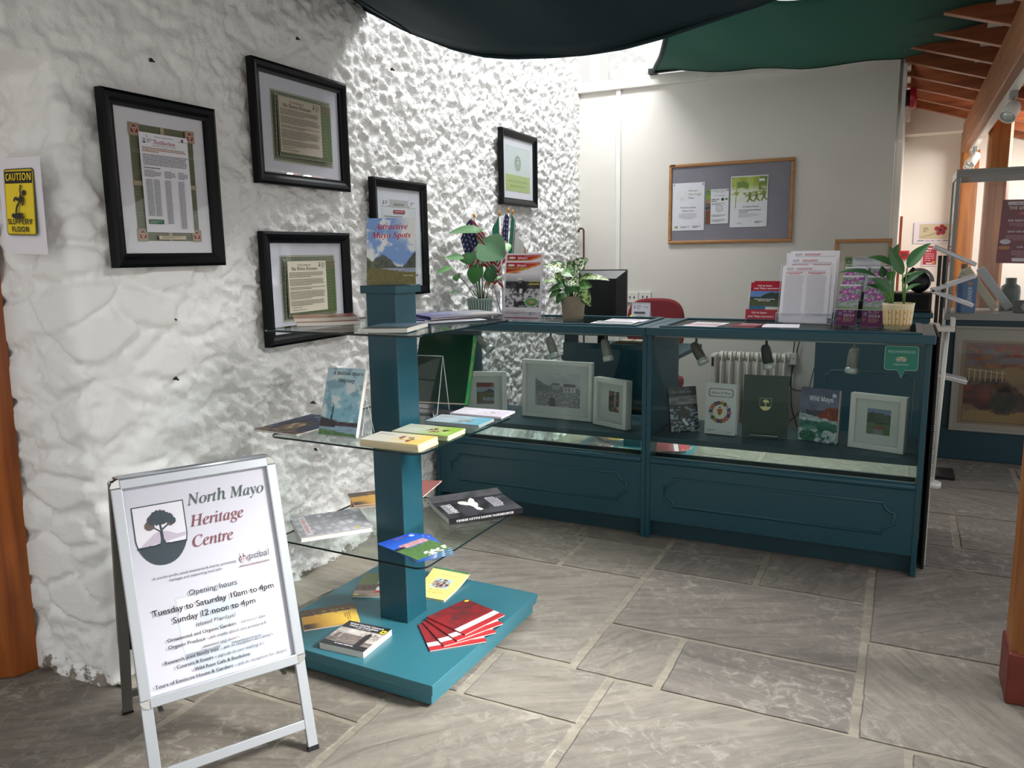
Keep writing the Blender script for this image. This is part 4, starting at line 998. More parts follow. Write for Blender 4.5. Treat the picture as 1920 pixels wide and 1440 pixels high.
def art_ballina(w, h):
    s = Sheet(w, h, None)
    def f(u, v):
        sky = mixc((126, 178, 196), (176, 206, 214), sm(.3, .9, v)); sky = mixc(sky, (206, 216, 216), sm(.02, .35, fbm(u * 3.2, v * 5, 2.0))); sky = mixc(sky, (100, 140, 158), .6 * sm(.05, .4, fbm(u * 4, v * 6, 9.0)))
        c = sky
        if v < .175: c = mixc((150, 180, 196), (120, 150, 170), .5 + fbm(u * 4, v * 30))
        if .145 < v < .20 + .03 * abs(nz(u * 20, 1)) * (1.6 - u): c = mixc((86, 62, 62), (40, 36, 44), .5 + fbm(u * 25, v * 25))
        if u < .42 and .12 < v < .26 - .1 * u: c = (52, 46, 50)
        if abs(u - .29) < .016 + max(0, .34 - v) * .12 and .14 < v < .48 and abs(u - .29) < .03 * (1 - (v - .34) / .15 if v > .34 else 1) : c = (44, 46, 58)
        if v < .075 - .05 * (u - .2): c = mixc((96, 136, 74), (74, 112, 66), .5 + fbm(u * 12, v * 12))
        return c
    s.pic(0, 0, w, h, f, 56, 80)
    s.text("A Ballina-Man's", w * .56, h * .895, w=w * .80, c='#16303c', style='sansbi'); s.text('Odyssey', w * .56, h * .79, w=w * .42, c='#16303c', style='sansbi'); return s
easel('clear acrylic stand holding the sky blue book upright', -.535, -1.437, Z2, 3, .11, .11)
make_book('book', 'sky blue book showing a church spire, upright on the middle glass shelf', 'book', .140, .212, .016, (-.6075, -1.472, Z2 + .0045), upright(2, 19), art_ballina(.14, .212), '#cfd8dc', spine='#8fb0bc')
def art_quad(base, c2, title, tc, blobs, seed):
    w, h = .20, .112; s = Sheet(w, h, None)
    def f(u, v): return mixc(base, c2, sm(.25, .8, u * .8 + .2 * fbm(u * 4, v * 4, seed)))
    s.pic(0, 0, w, h, f, 22, 14)
    for a, y in zip(title, (.70, .48)): s.text(a, w * .20, h * y, w=w * .27, c=tc, style='serifb')
    rnd = random.Random(seed)
    for k in range(16): s.circ(w * rnd.uniform(.5, .82), h * rnd.uniform(.2, .6), w * rnd.uniform(.012, .04), blobs[k % len(blobs)], n=10)
    return s
STK = [('yellow', (-.411, -1.536), 7, .0032, '#e3cf86', art_quad((226, 222, 210), (236, 206, 112), ('Jams', ''), '#8a93b4', ('#8c6a44', '#b5324a', '#e9d9a0', '#6d5a3c'), 1), 'yellow covered booklet'),
       ('green', (-.402, -1.385), 5, .0032, '#a9bd74', art_quad((218, 224, 204), (150, 188, 72), ('Vegetables', ''), '#5f7f6a', ('#8a2a2e', '#6f3a24', '#a83a30', '#4f6f34'), 2), 'apple green covered booklet'),
       ('blue', (-.398, -1.20), 4, .0030, '#3f6f80', art_quad((206, 224, 232), (96, 170, 196), ('MARINE', ''), '#b54a50', ('#d98a6c', '#e6d6c4', '#b85f4a', '#8fd0dc'), 3), 'sea blue covered booklet'),
       ('lilac', (-.400, -1.035), 2, .0032, '#d9d2e0', art_quad((232, 228, 238), (214, 204, 226), ('BAKING', ''), '#b04a5a', ('#efe6d8', '#c9b9a0', '#e9d3b0', '#8a7aa0'), 4), 'pale lilac covered booklet')]
for nm, (x, y), n, dz, cv, sh, lab in STK:
    sd = len(lab)
    top = make_book('booklet', lab + ', topmost of its stack along the middle glass shelf edge', 'booklet', .20, .112, dz - .0003, (x, y, Z2 + dz * (n - 1)), (0, 0, R(1.5)), sh, cv, group=nm + ' booklets in one stack', curl=lambda u, v: .002 * (1 - u) * 0)
    stack_copies(top, n, dz, .0025, lab + ' under the topmost one of its stack', sd)
def art_green(w, h):
    return Sheet(w, h, '#123d26')
b_ = at_z(848, 769, Z2)
easel('clear acrylic stand in front of the big green hardback', -.515, -1.062, Z2, 6, .15, .20, k=.5)
g_ = make_book('book', 'big green hardback with gold spine lettering leaning behind the teal column', 'book', .215, .262, .045, (-.622, -.915, Z2 + .002), upright(8, 24), Sheet(.215, .262, '#0f3320'), '#123d26', hard=True, spine='#1c6a3a')
s = Sheet(.262, .036, '#1f7240')
s.text('Kings', .05, .012, w=.055, c='#c9a24a', style='script'); s.text('Conflict', .135, .012, w=.075, c='#c9a24a', style='script'); s.text('Mayo', .235, .014, w=.03, c='#c9a24a', style='script')
q = MB(); q.add(s, Matrix(((0, 0, 1, .2155), (-1, 0, 0, .262), (0, -1, 0, .041), (0, 0, 0, 1)))); q.build('spine_band', PG, g_)

# -- lowest glass shelf
def art_moment(w, h):
    s = Sheet(w, h, None)
    def f(u, v):
        e, p = voro(u * 5.5 + .4 * nz(u * 4, v * 4), v * 9)
        return mixc((150, 150, 156), (220, 220, 224), sm(.05, .45, e) * (.6 + .6 * fbm(u * 3, v * 3)))
    s.pic(0, 0, w, h, f, 44, 44); s.rect(w * .05, h * .10, w * .9, h * .09, '#d8d8dc'); s.text('A Mayo Moment', w * .5, h * .115, w=w * .72, h=h * .06, c='#c43a42', style='sansb'); s.circ(w * .90, h * .80, w * .04, '#c9b23c'); return s
make_book('book', 'grey pebble patterned hardback titled in red on the lowest glass shelf', 'book', .212, .235, .017, (-.832, -1.392, Z1), (0, 0, R(-40)), art_moment(.212, .235), '#cfcfd4', hard=True, spine='#d6d6da')
def art_sunset(w, h, tower=True):
    s = Sheet(w, h, None)
    def f(u, v):
        c = mixc((206, 150, 60), (222, 178, 66), sm(.1, .8, v)); c = mixc(c, (104, 72, 46), sm(.0, .4, fbm(u * 2.5, v * 7, 3.0)) * sm(.45, .2, u))
        if u < .2 + .05 * nz(v * 9, 2): c = mixc((70, 50, 40), (110, 76, 48), v)
        if tower and .22 < u < .34 - .03 * v and v < .9: c = mixc((60, 52, 44), (92, 74, 52), v)
        if u > .75 and .0 < v < .35: c = mixc(c, (60, 46, 40), sm(.35, .05, v))
        return c
    s.pic(0, 0, w, h, f, 30, 36); s.lines(w * .45, h * .86, w * .4, 3, h * .04, '#8a5a2a'); s.circ(w * .88, h * .88, w * .035, '#e0cf3a'); return s
o_ = make_book('booklet', 'sunset coloured booklet half hidden behind the column on the lowest shelf', 'booklet', .15, .185, .005, (-.835, -1.075, Z1 + .0055), (0, 0, R(-44)), art_sunset(.15, .185), '#c98a3c')
dup(o_, (-.828, -1.068, Z1), (0, 0, R(-52)), 'sunset booklet beneath its twin on the lowest shelf')
make_book('booklet', 'dull red booklet seen just beyond the column on the lowest shelf', 'booklet', .15, .21, .006, (-.70, -1.02, Z1), (0, 0, R(12)), None, '#9a5a54', curl=lambda u, v: .006 * u * u)
def art_heroes(w, h):
    s = Sheet(w, h, None); s.pic(0, 0, w, h, lambda u, v: mixc((22, 22, 26), (66, 66, 72), sm(.1, .6, .5 + fbm(u * 3, v * 4)) * .8), 24, 24)
    P = [(.34, .50), (.20, .44), (.16, .52), (.22, .58), (.36, .58), (.46, .62), (.50, .70), (.58, .78), (.66, .80), (.72, .74), (.70, .66), (.62, .58), (.74, .52), (.80, .44), (.72, .40), (.60, .44), (.52, .42), (.44, .44)]
    cx, cy = .48, .56
    s.poly([(w * (cx + (u - cx) * .95), h * (cy - .02 + (v - cy) * .62)) for u, v in P], '#e9e4da')
    for k in range(5): s.line([(w * (.52 + .02 * k), h * .58), (w * (.56 + .035 * k), h * (.685 - .012 * k))], w * .006, '#c9bfae')
    s.text('REMEMBERING', w * .42, h * .905, w=w * .42, c='#c9cbd0', style='sansb'); s.text("MAYO'S FALLEN", w * .42, h * .87, w=w * .42, c='#c9cbd0', style='sansb'); s.text('HEROES', w * .42, h * .80, w=w * .42, c='#f0f0f2', style='sansb')
    s.lines(w * .22, h * .30, w * .5, 6, h * .028, '#d9d9de', center=True); return s
hb = make_book('book', 'thick black paperback with white bird on the lowest glass shelf', 'book', .232, .272, .020, (-.146, -.985, Z1), (0, 0, R(140)), art_heroes(.232, .272), '#17171b', curl=lambda u, v: .010 * max(0, u - .75) * 4)
s = Sheet(.272, .019, '#17171b'); s.text("REMEMBERING MAYO'S FALLEN HEROES", .14, .0065, w=.21, h=.0075, c='#e6e6ea', style='serifb')
q = MB(); q.add(s, Matrix(((0, 0, -1, -.0003), (1, 0, 0, 0), (0, -1, 0, .0195), (0, 0, 0, 1)))); q.build('spine_band', PG, hb)
def art_field(w, h):
    s = Sheet(w, h, None)
    def f(u, v):
        c = mixc((52, 100, 196), (36, 74, 176), sm(.6, 1, v))
        if .50 < v < .66 and .2 < u < .95: c = mixc((214, 168, 164), (168, 120, 124), .5 + fbm(u * 20, v * 20))
        if v < .60 and u < .28: c = (40, 34, 48)
        if v < .52 - .03 * math.sin(u * 3): c = mixc((66, 96, 52), (96, 128, 70), .5 + fbm(u * 10, v * 30))
        if v < .2 and u > .35 and fbm(u * 9, v * 14, 4) > .02: c = (226, 226, 226)
        return c
    s.pic(0, 0, w, h, f, 30, 40); s.rect(w * .36, h * .90, w * .34, h * .035, '#5a1e30'); s.lines(w * .38, h * .93, w * .3, 1, h * .03, '#c98a90', last=1); s.circ(w * .87, h * .885, w * .07, '#b9c6e6'); return s
fl = make_book('leaflet', 'topmost of four fanned leaflets with blue sky and green field', 'leaflet', .134, .20, .0022, (-.234, -1.517, Z1 + .0075), (0, 0, R(72)), art_field(.134, .20), '#2f5fb4', pages=False, group='fanned blue sky leaflets')
for k, (x, y, a, n) in enumerate(((-.238, -1.520, 67, 'second'), (-.242, -1.522, 61, 'third'), (-.247, -1.523, 55, 'lowest'))):
    dup(fl, (x, y, Z1 + .005 - .0025 * k), (0, 0, R(a)), n + ' of four fanned leaflets with blue sky and green field')

# -- on the base board
def art_rally(w, h):
    s = Sheet(w, h, None)
    def f(u, v):
        c = mixc((112, 128, 80), (96, 110, 72), v)
        if v < .50: c = mixc((74, 58, 50), (112, 92, 80), .5 + fbm(u * 8, v * 12))
        if v < .24: c = mixc((128, 108, 98), (160, 140, 130), .5 + fbm(u * 5, v * 14))
        if .14 < v < .38 and .5 < u < .98: c = (226, 226, 228) if v > .24 else (186, 44, 46)
        if .16 < v < .34 and .66 < u < .78: c = (60, 60, 70)
        return c
    s.pic(0, 0, w, h, f, 30, 40); s.text('Rally', w * .62, h * .60, w=w * .3, c='#e6e6da', style='serifb'); s.text('NORTH', w * .68, h * .52, w=w * .4, c='#e6e6da', style='sansb'); s.circ(w * .09, h * .05, w * .06, '#e3d63c', ry=h * .028); return s
make_book('booklet', 'olive green and brown booklet behind the column foot on the base', 'booklet', .148, .205, .006, (-.722, -1.222, Z0), (0, 0, R(24)), art_rally(.148, .205), '#6d7a50')
def art_cook(w, h):
    s = Sheet(w, h, '#efdc84', fine=True)
    def f(u, v):
        e, p = voro(u * 4 + 3, v * 4); c = (176, 202, 214)
        q = abs(nz(p.x * 5, p.y * 5)) * 2
        if e > .08 and (u - .5) ** 2 + (v - .5) ** 2 < .22: c = mixc((96, 44, 32), (190, 176, 132), q)
        return c
    s.pic(w * .27, h * .40, w * .48, h * .32, f, 24, 24)
    s.text('Recipes', w * .5, h * .31, w=w * .34, c='#8d7f4a', style='script'); s.lines(w * .2, h * .26, w * .6, 3, h * .03, '#b9a860', center=True); s.lines(w * .3, h * .84, w * .5, 1, h * .025, '#b9a860', last=1)
    s.rect(0, h * .955, w, h * .045, '#1f6a3e'); return s
make_book('booklet', 'yellow booklet with curled green edge beside the column foot', 'booklet', .150, .212, .007, (-.546, -1.128, Z0), (0, 0, R(4)), art_cook(.150, .212), '#efdc84', curl=lambda u, v: .050 * max(0, v - .35) ** 2 * (1.1 - .3 * u))
make_book('booklet', 'orange sunset booklet with tower silhouette on the teal base', 'booklet', .15, .185, .005, (-.811, -1.394, Z0), (0, 0, R(-45)), art_sunset(.15, .185), '#c98a3c')
def art_council(w, h):
    s = Sheet(w, h, '#2a2a2e')
    def f(u, v):
        c = mixc((205, 200, 194), (170, 162, 156), .5 + fbm(u * 5, v * 4))
        if v < .62 and .08 < u < .68 and fbm(u * 2, 5) + v * .0 < .5 and v > .3: c = mixc((140, 128, 122), (94, 84, 80), .5 + fbm(u * 22, v * 22))
        if v < .30: c = mixc((150, 140, 134), (88, 80, 76), .5 + fbm(u * 6, v * 26))
        if .68 < u < .80 and v < .95 - abs(u - .74) * 3: c = (44, 40, 42)
        if v > .5 and u > .55 and abs(nz(u * 10, v * 12, 2)) < .05: c = (60, 56, 58)
        return c
    s.pic(0, h * .16, w, h * .56, f, 44, 36)
    s.text('Mayo County Council', w * .48, h * .885, w=w * .76, c='#f0f0f2', style='sansb'); s.text('Years of Transition', w * .46, h * .805, w=w * .66, c='#f0f0f2', style='sansb'); s.lines(w * .3, h * .775, w * .36, 1, h * .035, '#c9c9ce', last=1)
    s.rect(w * .87, h * .74, w * .11, h * .13, '#e6d428'); s.circ(w * .925, h * .805, w * .028, '#3a3a2a'); s.lines(w * .28, h * .115, w * .44, 1, h * .05, '#d9d9de', last=1); return s
make_book('book', 'black banded council history paperback with bare tree on the teal base', 'book', .166, .162, .020, (-.584, -1.566, Z0), (0, 0, R(2.5)), art_council(.166, .162), '#d9d6d2', spine='#2a2a2e')
def art_red(w, h):
    s = Sheet(w, h, None)
    def f(u, v):
        c = mixc((150, 42, 46), (118, 40, 44), .5 + fbm(u * 3, v * 8, 1))
        if v > .3 and u > .1: c = mixc(c, (92, 52, 54), sm(-.1, .3, fbm(u * 5 + v * 4, v * 6, 6)))
        if v < .13: c = (178, 48, 52)
        return c
    s.pic(0, 0, w, h, f, 30, 30); s.pic(0, h * .13, w, h * .14, lambda u, v: mixc((234, 230, 232), (196, 190, 194), sm(.0, .35, fbm(u * 4, v * 2)) * (u < .4 or u > .85)), 20, 4)
    s.text('Mayo Memories', w * .62, h * .165, w=w * .46, c='#a9a4aa', style='serifb'); s.circ(w * .94, h * .93, w * .05, '#e8d93a', ry=h * .035); return s
rd_ = make_book('booklet', 'topmost of four fanned dark red booklets with white stripe on the base', 'booklet', .184, .188, .0038, (-.194, -1.323, Z0 + .0125), (0, 0, R(73)), art_red(.184, .188), '#9c2f36', group='fanned dark red booklets')
for k, (x, y, a, n) in enumerate(((-.202, -1.362, 64, 'second'), (-.226, -1.402, 54, 'third'), (-.254, -1.440, 44, 'lowest'))):
    dup(rd_, (x, y, Z0 + .0125 - .0041 * (k + 1)), (0, 0, R(a)), n + ' of four fanned dark red booklets with white stripe on the base')

# ------------------------------------------------------------------ inside the counters
ZS = .4722
WF = mat('white_frame', '#e3e3dd', .45)
def box_frame(label, x, y, a, w, h, d, sheet, bw=.022, lean=2, pane=True):
    t = thing('picture_frame', label, 'picture frame', (x, y, ZS), upright(a, lean))
    b = MB()
    b.box(0, 0, 0, bw, h, d); b.box(w - bw, 0, 0, w, h, d); b.box(bw, 0, 0, w - bw, bw, d); b.box(bw, h - bw, 0, w - bw, h, d); b.build('frame', WF, t, bev=.0015)
    sheet(w - 2 * bw, h - 2 * bw).put('mount', t, (bw, bw, d * .35))
    b = MB(); b.box(bw, bw, d * .82, w - bw, h - bw, d * .86); b.build('glass', FGLASS, t)
    b = MB(); b.box(.002, .002, -.003, w - .002, h - .002, .0); b.build('backing', mat('brown_board', '#7a6347', .8), t)
    return t
def mount(fn, x, y, w, h, nx=36, ny=36):
    def m(W, H):
        s = Sheet(W, H, '#e3e6e0'); s.pic(W * x, H * y, W * w, H * h, fn, nx, ny); return s
    return m
def pic_village(u, v):
    c = mixc((196, 198, 200), (226, 228, 228), .5 + fbm(u * 4, v * 6))
    sky = .62 + .10 * sm(.3, 0, u) + .04 * nz(u * 16, 1)
    if v < .66 - .22 * abs(u - .5) + .06 * nz(u * 9, 3): c = mixc((120, 122, 124), (150, 152, 152), .5 + fbm(u * 8, v * 8))
    if u < .3 and v < .80 - .7 * u: c = mixc((96, 98, 100), (150, 150, 152), .5 + 1.3 * fbm(u * 18, v * 22))
    if .38 < u < .55 and .5 < v < .70: c = (176, 178, 178) if v < .64 else (84, 86, 90)
    if .63 < u < .90 and .44 < v < .70: c = (214, 214, 212) if v < .60 else (72, 74, 78)
    if .65 < u < .88 and .46 < v < .58 and int(u * 40) % 3 == 0: c = (110, 112, 114)
    if v < .45: c = mixc((112, 114, 116), (186, 188, 188), .5 + 1.2 * fbm(u * 20, v * 24))
    if (u - .38) ** 2 / .006 + (v - .1) ** 2 / .03 < 1: c = (70, 72, 76)
    return c
box_frame('wide white frame with black and white village photograph in the case', -.722, .252, -2.5, .385, .292, .03, mount(pic_village, .135, .15, .72, .68, 56, 44), .020)
def pic_bog(u, v):
    if v > .78: return mixc((128, 44, 48), (150, 88, 80), .5 + .5 * nz(u * 20, v * 3))
    c = mixc((140, 156, 184), (176, 186, 200), v)
    if v < .58 + .14 * math.exp(-((u - .75) / .2) ** 2): c = (88, 92, 108)
    if v < .55: c = mixc((126, 116, 70), (98, 92, 60), .5 + fbm(u * 8, v * 16))
    if .15 < v < .33 and u > .35: c = mixc((176, 190, 206), (132, 144, 160), .5 + fbm(u * 4, v * 14))
    if v < .12: c = mixc((96, 86, 84), (170, 160, 156), .5 + fbm(u * 14, v * 14))
    return c
box_frame('white box frame with red banded moor picture near the glass corner', -1.020, .150, 20, .222, .226, .035, mount(pic_bog, .24, .18, .52, .62))
def pic_flowers(u, v):
    e, p = voro(u * 6, v * 8 + 4); q = nz(p.x * 7, p.y * 7)
    c = mixc((44, 56, 38), (74, 84, 56), .5 + fbm(u * 6, v * 6))
    if e > .1 and q > .12: c = (176, 62, 60) if q > .3 else (206, 196, 120)
    if abs(u - .6) < .07 and v > .2: c = mixc((190, 196, 190), (120, 140, 120), .5 + fbm(u * 9, v * 12))
    return c
box_frame('deep white box frame with flower picture beside the counter seam', -.302, .211, -24, .211, .231, .042, mount(pic_flowers, .33, .26, .40, .53))
def pic_garden(u, v):
    c = mixc((140, 160, 186), (112, 140, 176), v)
    if v < .86 + .06 * nz(u * 7, 2) - .10 * abs(u - .35): c = mixc((30, 56, 34), (66, 92, 56), .5 + 1.2 * fbm(u * 12, v * 12))
    if (u - .5) ** 2 / .05 + (v - .55) ** 2 / .02 < 1: c = mixc((34, 48, 34), (52, 70, 46), .5 + fbm(u * 15, v * 15))
    if v < .42: c = mixc((70, 110, 66), (98, 132, 84), .5 + fbm(u * 8, v * 14))
    if v < .38 and abs(u - .5) < .28 - abs(v - .28) and v > .2: c = mixc((122, 78, 52), (150, 110, 70), .5 + fbm(u * 20, v * 20))
    if v < .2 and abs(u - .5) < .2: c = (146, 146, 150)
    return c
box_frame('deep white box frame with garden photograph at the end of the case', .838, .190, -16, .219, .231, .036, mount(pic_garden, .24, .22, .53, .57))
def art_ship(w, h):
    s = Sheet(w, h, None)
    def f(u, v):
        c = mixc((20, 22, 26), (62, 66, 72), sm(-.1, .5, fbm(u * 4, v * 6)))
        if .6 < v < .78: c = mixc((150, 150, 152), (90, 88, 88), .5 + fbm(u * 3, v * 20))
        if v < .55 and fbm(u * 7, v * 22, 3) > .16: c = (148, 168, 180)
        if (u - .5) ** 2 / .05 + (v - .40) ** 2 / .012 < 1: c = (46, 42, 42)
        if .12 < v < .27 and abs(u - .52 + (v - .2)) < .05: c = (206, 220, 226)
        return c
    s.pic(0, 0, w, h, f, 40, 54); s.text('The Lonely Sea', w * .46, h * .86, w=w * .7, c='#a9aeb2', style='serifi')
    s.line([(w * .42, h * .38), (w * .42, h * .68)], w * .012, '#6d6660'); s.line([(w * .58, h * .38), (w * .58, h * .66)], w * .012, '#6d6660'); s.line([(w * .3, h * .58), (w * .7, h * .58)], w * .01, '#6d6660'); return s
easel('clear acrylic stand behind the dark ship book', .136, .20, ZS, 38, .10, .12)
make_book('book', 'dark book with sailing ship cover standing in the display case', 'book', .139, .204, .012, (.076, .132, ZS + .004), upright(39, 13), art_ship(.139, .204), '#1a1c20')
def art_history(w, h):
    s = Sheet(w, h, '#dfe2e2')
    s.rrect(w * .10, h * .745, w * .80, h * .165, h * .05, '#7d2936'); s.rrect(w * .125, h * .757, w * .75, h * .141, h * .045, '#dfe2e2')
    s.text('History Of Mayo', w * .5, h * .805, w=w * .64, h=h * .045, c='#4a4a50', style='black')
    cx, cy, r = w * .49, h * .45, w * .365
    C = ['#b8433c', '#3f5f8a', '#d9d4c8', '#4a6a50', '#c9a04a', '#8a3a44', '#2f3f5c', '#c46a50']
    for k in range(18):
        a = 2 * math.pi * k / 18; s.circ(cx + r * .82 * math.cos(a), cy + r * .82 * math.sin(a), r * .19, C[k % 8], n=8); s.rect(cx + r * .82 * math.cos(a) - r * .06, cy + r * .82 * math.sin(a) - r * .05, r * .12, r * .1, C[(k * 3 + 2) % 8])
    s.circ(cx, cy, r * .62, '#e3e2d0'); s.poly([(cx - r * .24, cy + r * .3), (cx + r * .24, cy + r * .3), (cx + r * .22, cy - r * .1), (cx, cy - r * .34), (cx - r * .22, cy - r * .1)], '#c9a84a')
    s.rect(cx - r * .2, cy + r * .02, r * .4, r * .25, '#c04a38'); s.circ(cx, cy - r * .12, r * .1, '#3a4a3a'); s.circ(cx, cy + r * .42, r * .08, '#4a5a4a')
    s.lines(w * .1, h * .09, w * .25, 1, h * .025, '#8a8d92', last=1); s.lines(w * .7, h * .07, w * .18, 1, h * .025, '#8a8d92', last=1); return s
make_book('book', 'white hardback with ring of small crests standing in the display case', 'book', .139, .23, .034, (.226, .205, ZS + .001), upright(-4, 3), art_history(.139, .23), '#dfe2e2', hard=True)
def art_crestbook(w, h):
    s = Sheet(w, h, '#1f3a30'); crest(s, w * .37, h * .43, w * .26, h * .20, '#e3dc9c', '#1f3a30', None, None); return s
make_book('book', 'tall dark green book with small gold tree badge in the case', 'book', .192, .274, .014, (.388, .196, ZS + .003), upright(4, 5), art_crestbook(.192, .274), '#1b342b', hard=True)
t = thing('acrylic_stand', 'low clear acrylic ledge holding the tall dark green book', 'display stand', (.483, .19, ZS), (0, 0, R(4)))
b = MB(); b.box(-.06, -.022, 0, .06, .05, .0022); b.box(-.06, -.025, 0, .06, -.0225, .015); b.box(-.05, .045, 0, .05, .048, .09); b.build('folded_sheet', ACRYL, t)
b = MB(); b.tube([(-.06, -.024, .015), (.06, -.024, .015)], .0016, 6); b.build('polished_edge', mat('acrylic_edge', '#cfd6d8', .15), t)
def art_wild(w, h):
    s = Sheet(w, h, None)
    def f(u, v):
        c = mixc((124, 126, 150), (92, 96, 124), sm(.6, 1, v)); c = mixc(c, (74, 78, 100), sm(.0, .5, fbm(u * 3, v * 4, 2)) * .5)
        if v < .60 + .05 * nz(u * 5, 3) and u > .15: c = (72, 76, 92)
        if v < .46 + .22 * sm(.35, .8, u) + .015 * nz(u * 20, 4) and u > .38: c = mixc((168, 84, 52), (110, 50, 36), .5 + 1.1 * fbm(u * 14, v * 6))
        sea = .52 - .10 * u + .02 * nz(u * 8, 6)
        if v < sea: c = mixc((214, 220, 220), (140, 166, 168), .5 + fbm(u * 8, v * 16))
        if v < .40 - .04 * u + .02 * nz(u * 6, 9) : c = mixc((44, 104, 92), (96, 150, 138), .5 + 1.1 * fbm(u * 5, v * 10, 7))
        if (u - .68) ** 2 / .05 + (v - .30) ** 2 / .012 < 1: c = mixc((28, 96, 80), (60, 130, 112), sm(.2, .4, v))
        if v < .24 and fbm(u * 6, v * 9, 5) > -.05: c = mixc((226, 230, 232), (160, 184, 186), .5 + fbm(u * 20, v * 20))
        if (u - .25) ** 2 / .05 + (v - .10) ** 2 / .012 < 1: c = mixc((30, 92, 72), (70, 130, 104), .5 + fbm(u * 16, v * 16))
        return c
    s.pic(0, 0, w, h, f, 54, 66); s.text('Wild Mayo', w * .55, h * .775, w=w * .62, h=h * .088, c='#eef0f2', style='sansb'); s.circ(w * .88, h * .90, w * .052, '#c9d2da'); return s
make_book('book', 'hardback with green wave and orange cliff cover standing in the case', 'book', .166, .230, .034, (.634, .243, ZS + .001), upright(-17, 3), art_wild(.166, .230), '#4a4e6a', hard=True)
# ------------------------------------------------------------------ on the counter tops
ZC = .9724
def holder(label, x, y, a, w, h, lean, front, cols=1, tiers=1, dz=.05, dy=.03, z=ZC):
    """Clear leaflet holder; pockets step back and up."""
    t = thing('leaflet_holder', label, 'leaflet holder', (x, y, z), (0, 0, R(a)))
    b = MB(); e = MB(); L = R(lean); th = .0022
    def plate(y0, z0, ht):
        p = [(-w / 2, y0, z0), (w / 2, y0, z0), (w / 2, y0 + math.sin(L) * ht, z0 + math.cos(L) * ht), (-w / 2, y0 + math.sin(L) * ht, z0 + math.cos(L) * ht)]
        q = [b.vert(v) for v in p] + [b.vert((v[0], v[1] - th, v[2])) for v in p]
        for f in ((0, 1, 2, 3), (7, 6, 5, 4), (0, 4, 5, 1), (1, 5, 6, 2), (2, 6, 7, 3), (3, 7, 4, 0)): b.face([q[i] for i in f])
        for u, v in ((0, 3), (3, 2), (2, 1)): e.tube([p[u], p[v]], .0012, 5)
    for k in range(tiers):
        plate(.022 + k * dy, k * dz, h if k == tiers - 1 else dz + front); plate(-.006 + k * dy, k * dz, front)
        b.box(-w / 2, -.006 + k * dy, k * dz, w / 2, .022 + k * dy, k * dz + th)
        for sx in range(cols + 1):
            xx = -w / 2 + w * sx / cols; b.box(xx - th / 2, -.006 + k * dy, k * dz, xx + th / 2, .024 + k * dy, k * dz + front)
    b.build('moulded_body', ACRYL, t); e.build('polished_edge', mat('acrylic_edge', '#cfd6d8', .15), t)
    return t
def leaflet(name, label, w, h, x, y, z, a, lean, sheet, group=None, curl=None, back='#eceaf0', gloss=True):
    t = thing(name, label, 'leaflet', (x, y, z), upright(a, lean), group)
    b = MB(); n = 8
    for i in range(n): b.quad(((w * i / n, 0, -.0012), (w * i / n, h, -.0012), (w * (i + 1) / n, h, -.0012), (w * (i + 1) / n, 0, -.0012)), rgb(back))
    b.add(sheet, Matrix.Identity(4))
    if curl: b.warp(lambda X, Y, Z: (X, Y, Z + curl(X / w, Y / h)))
    b.build('paper_sheet', PG if gloss else PM, t); return t
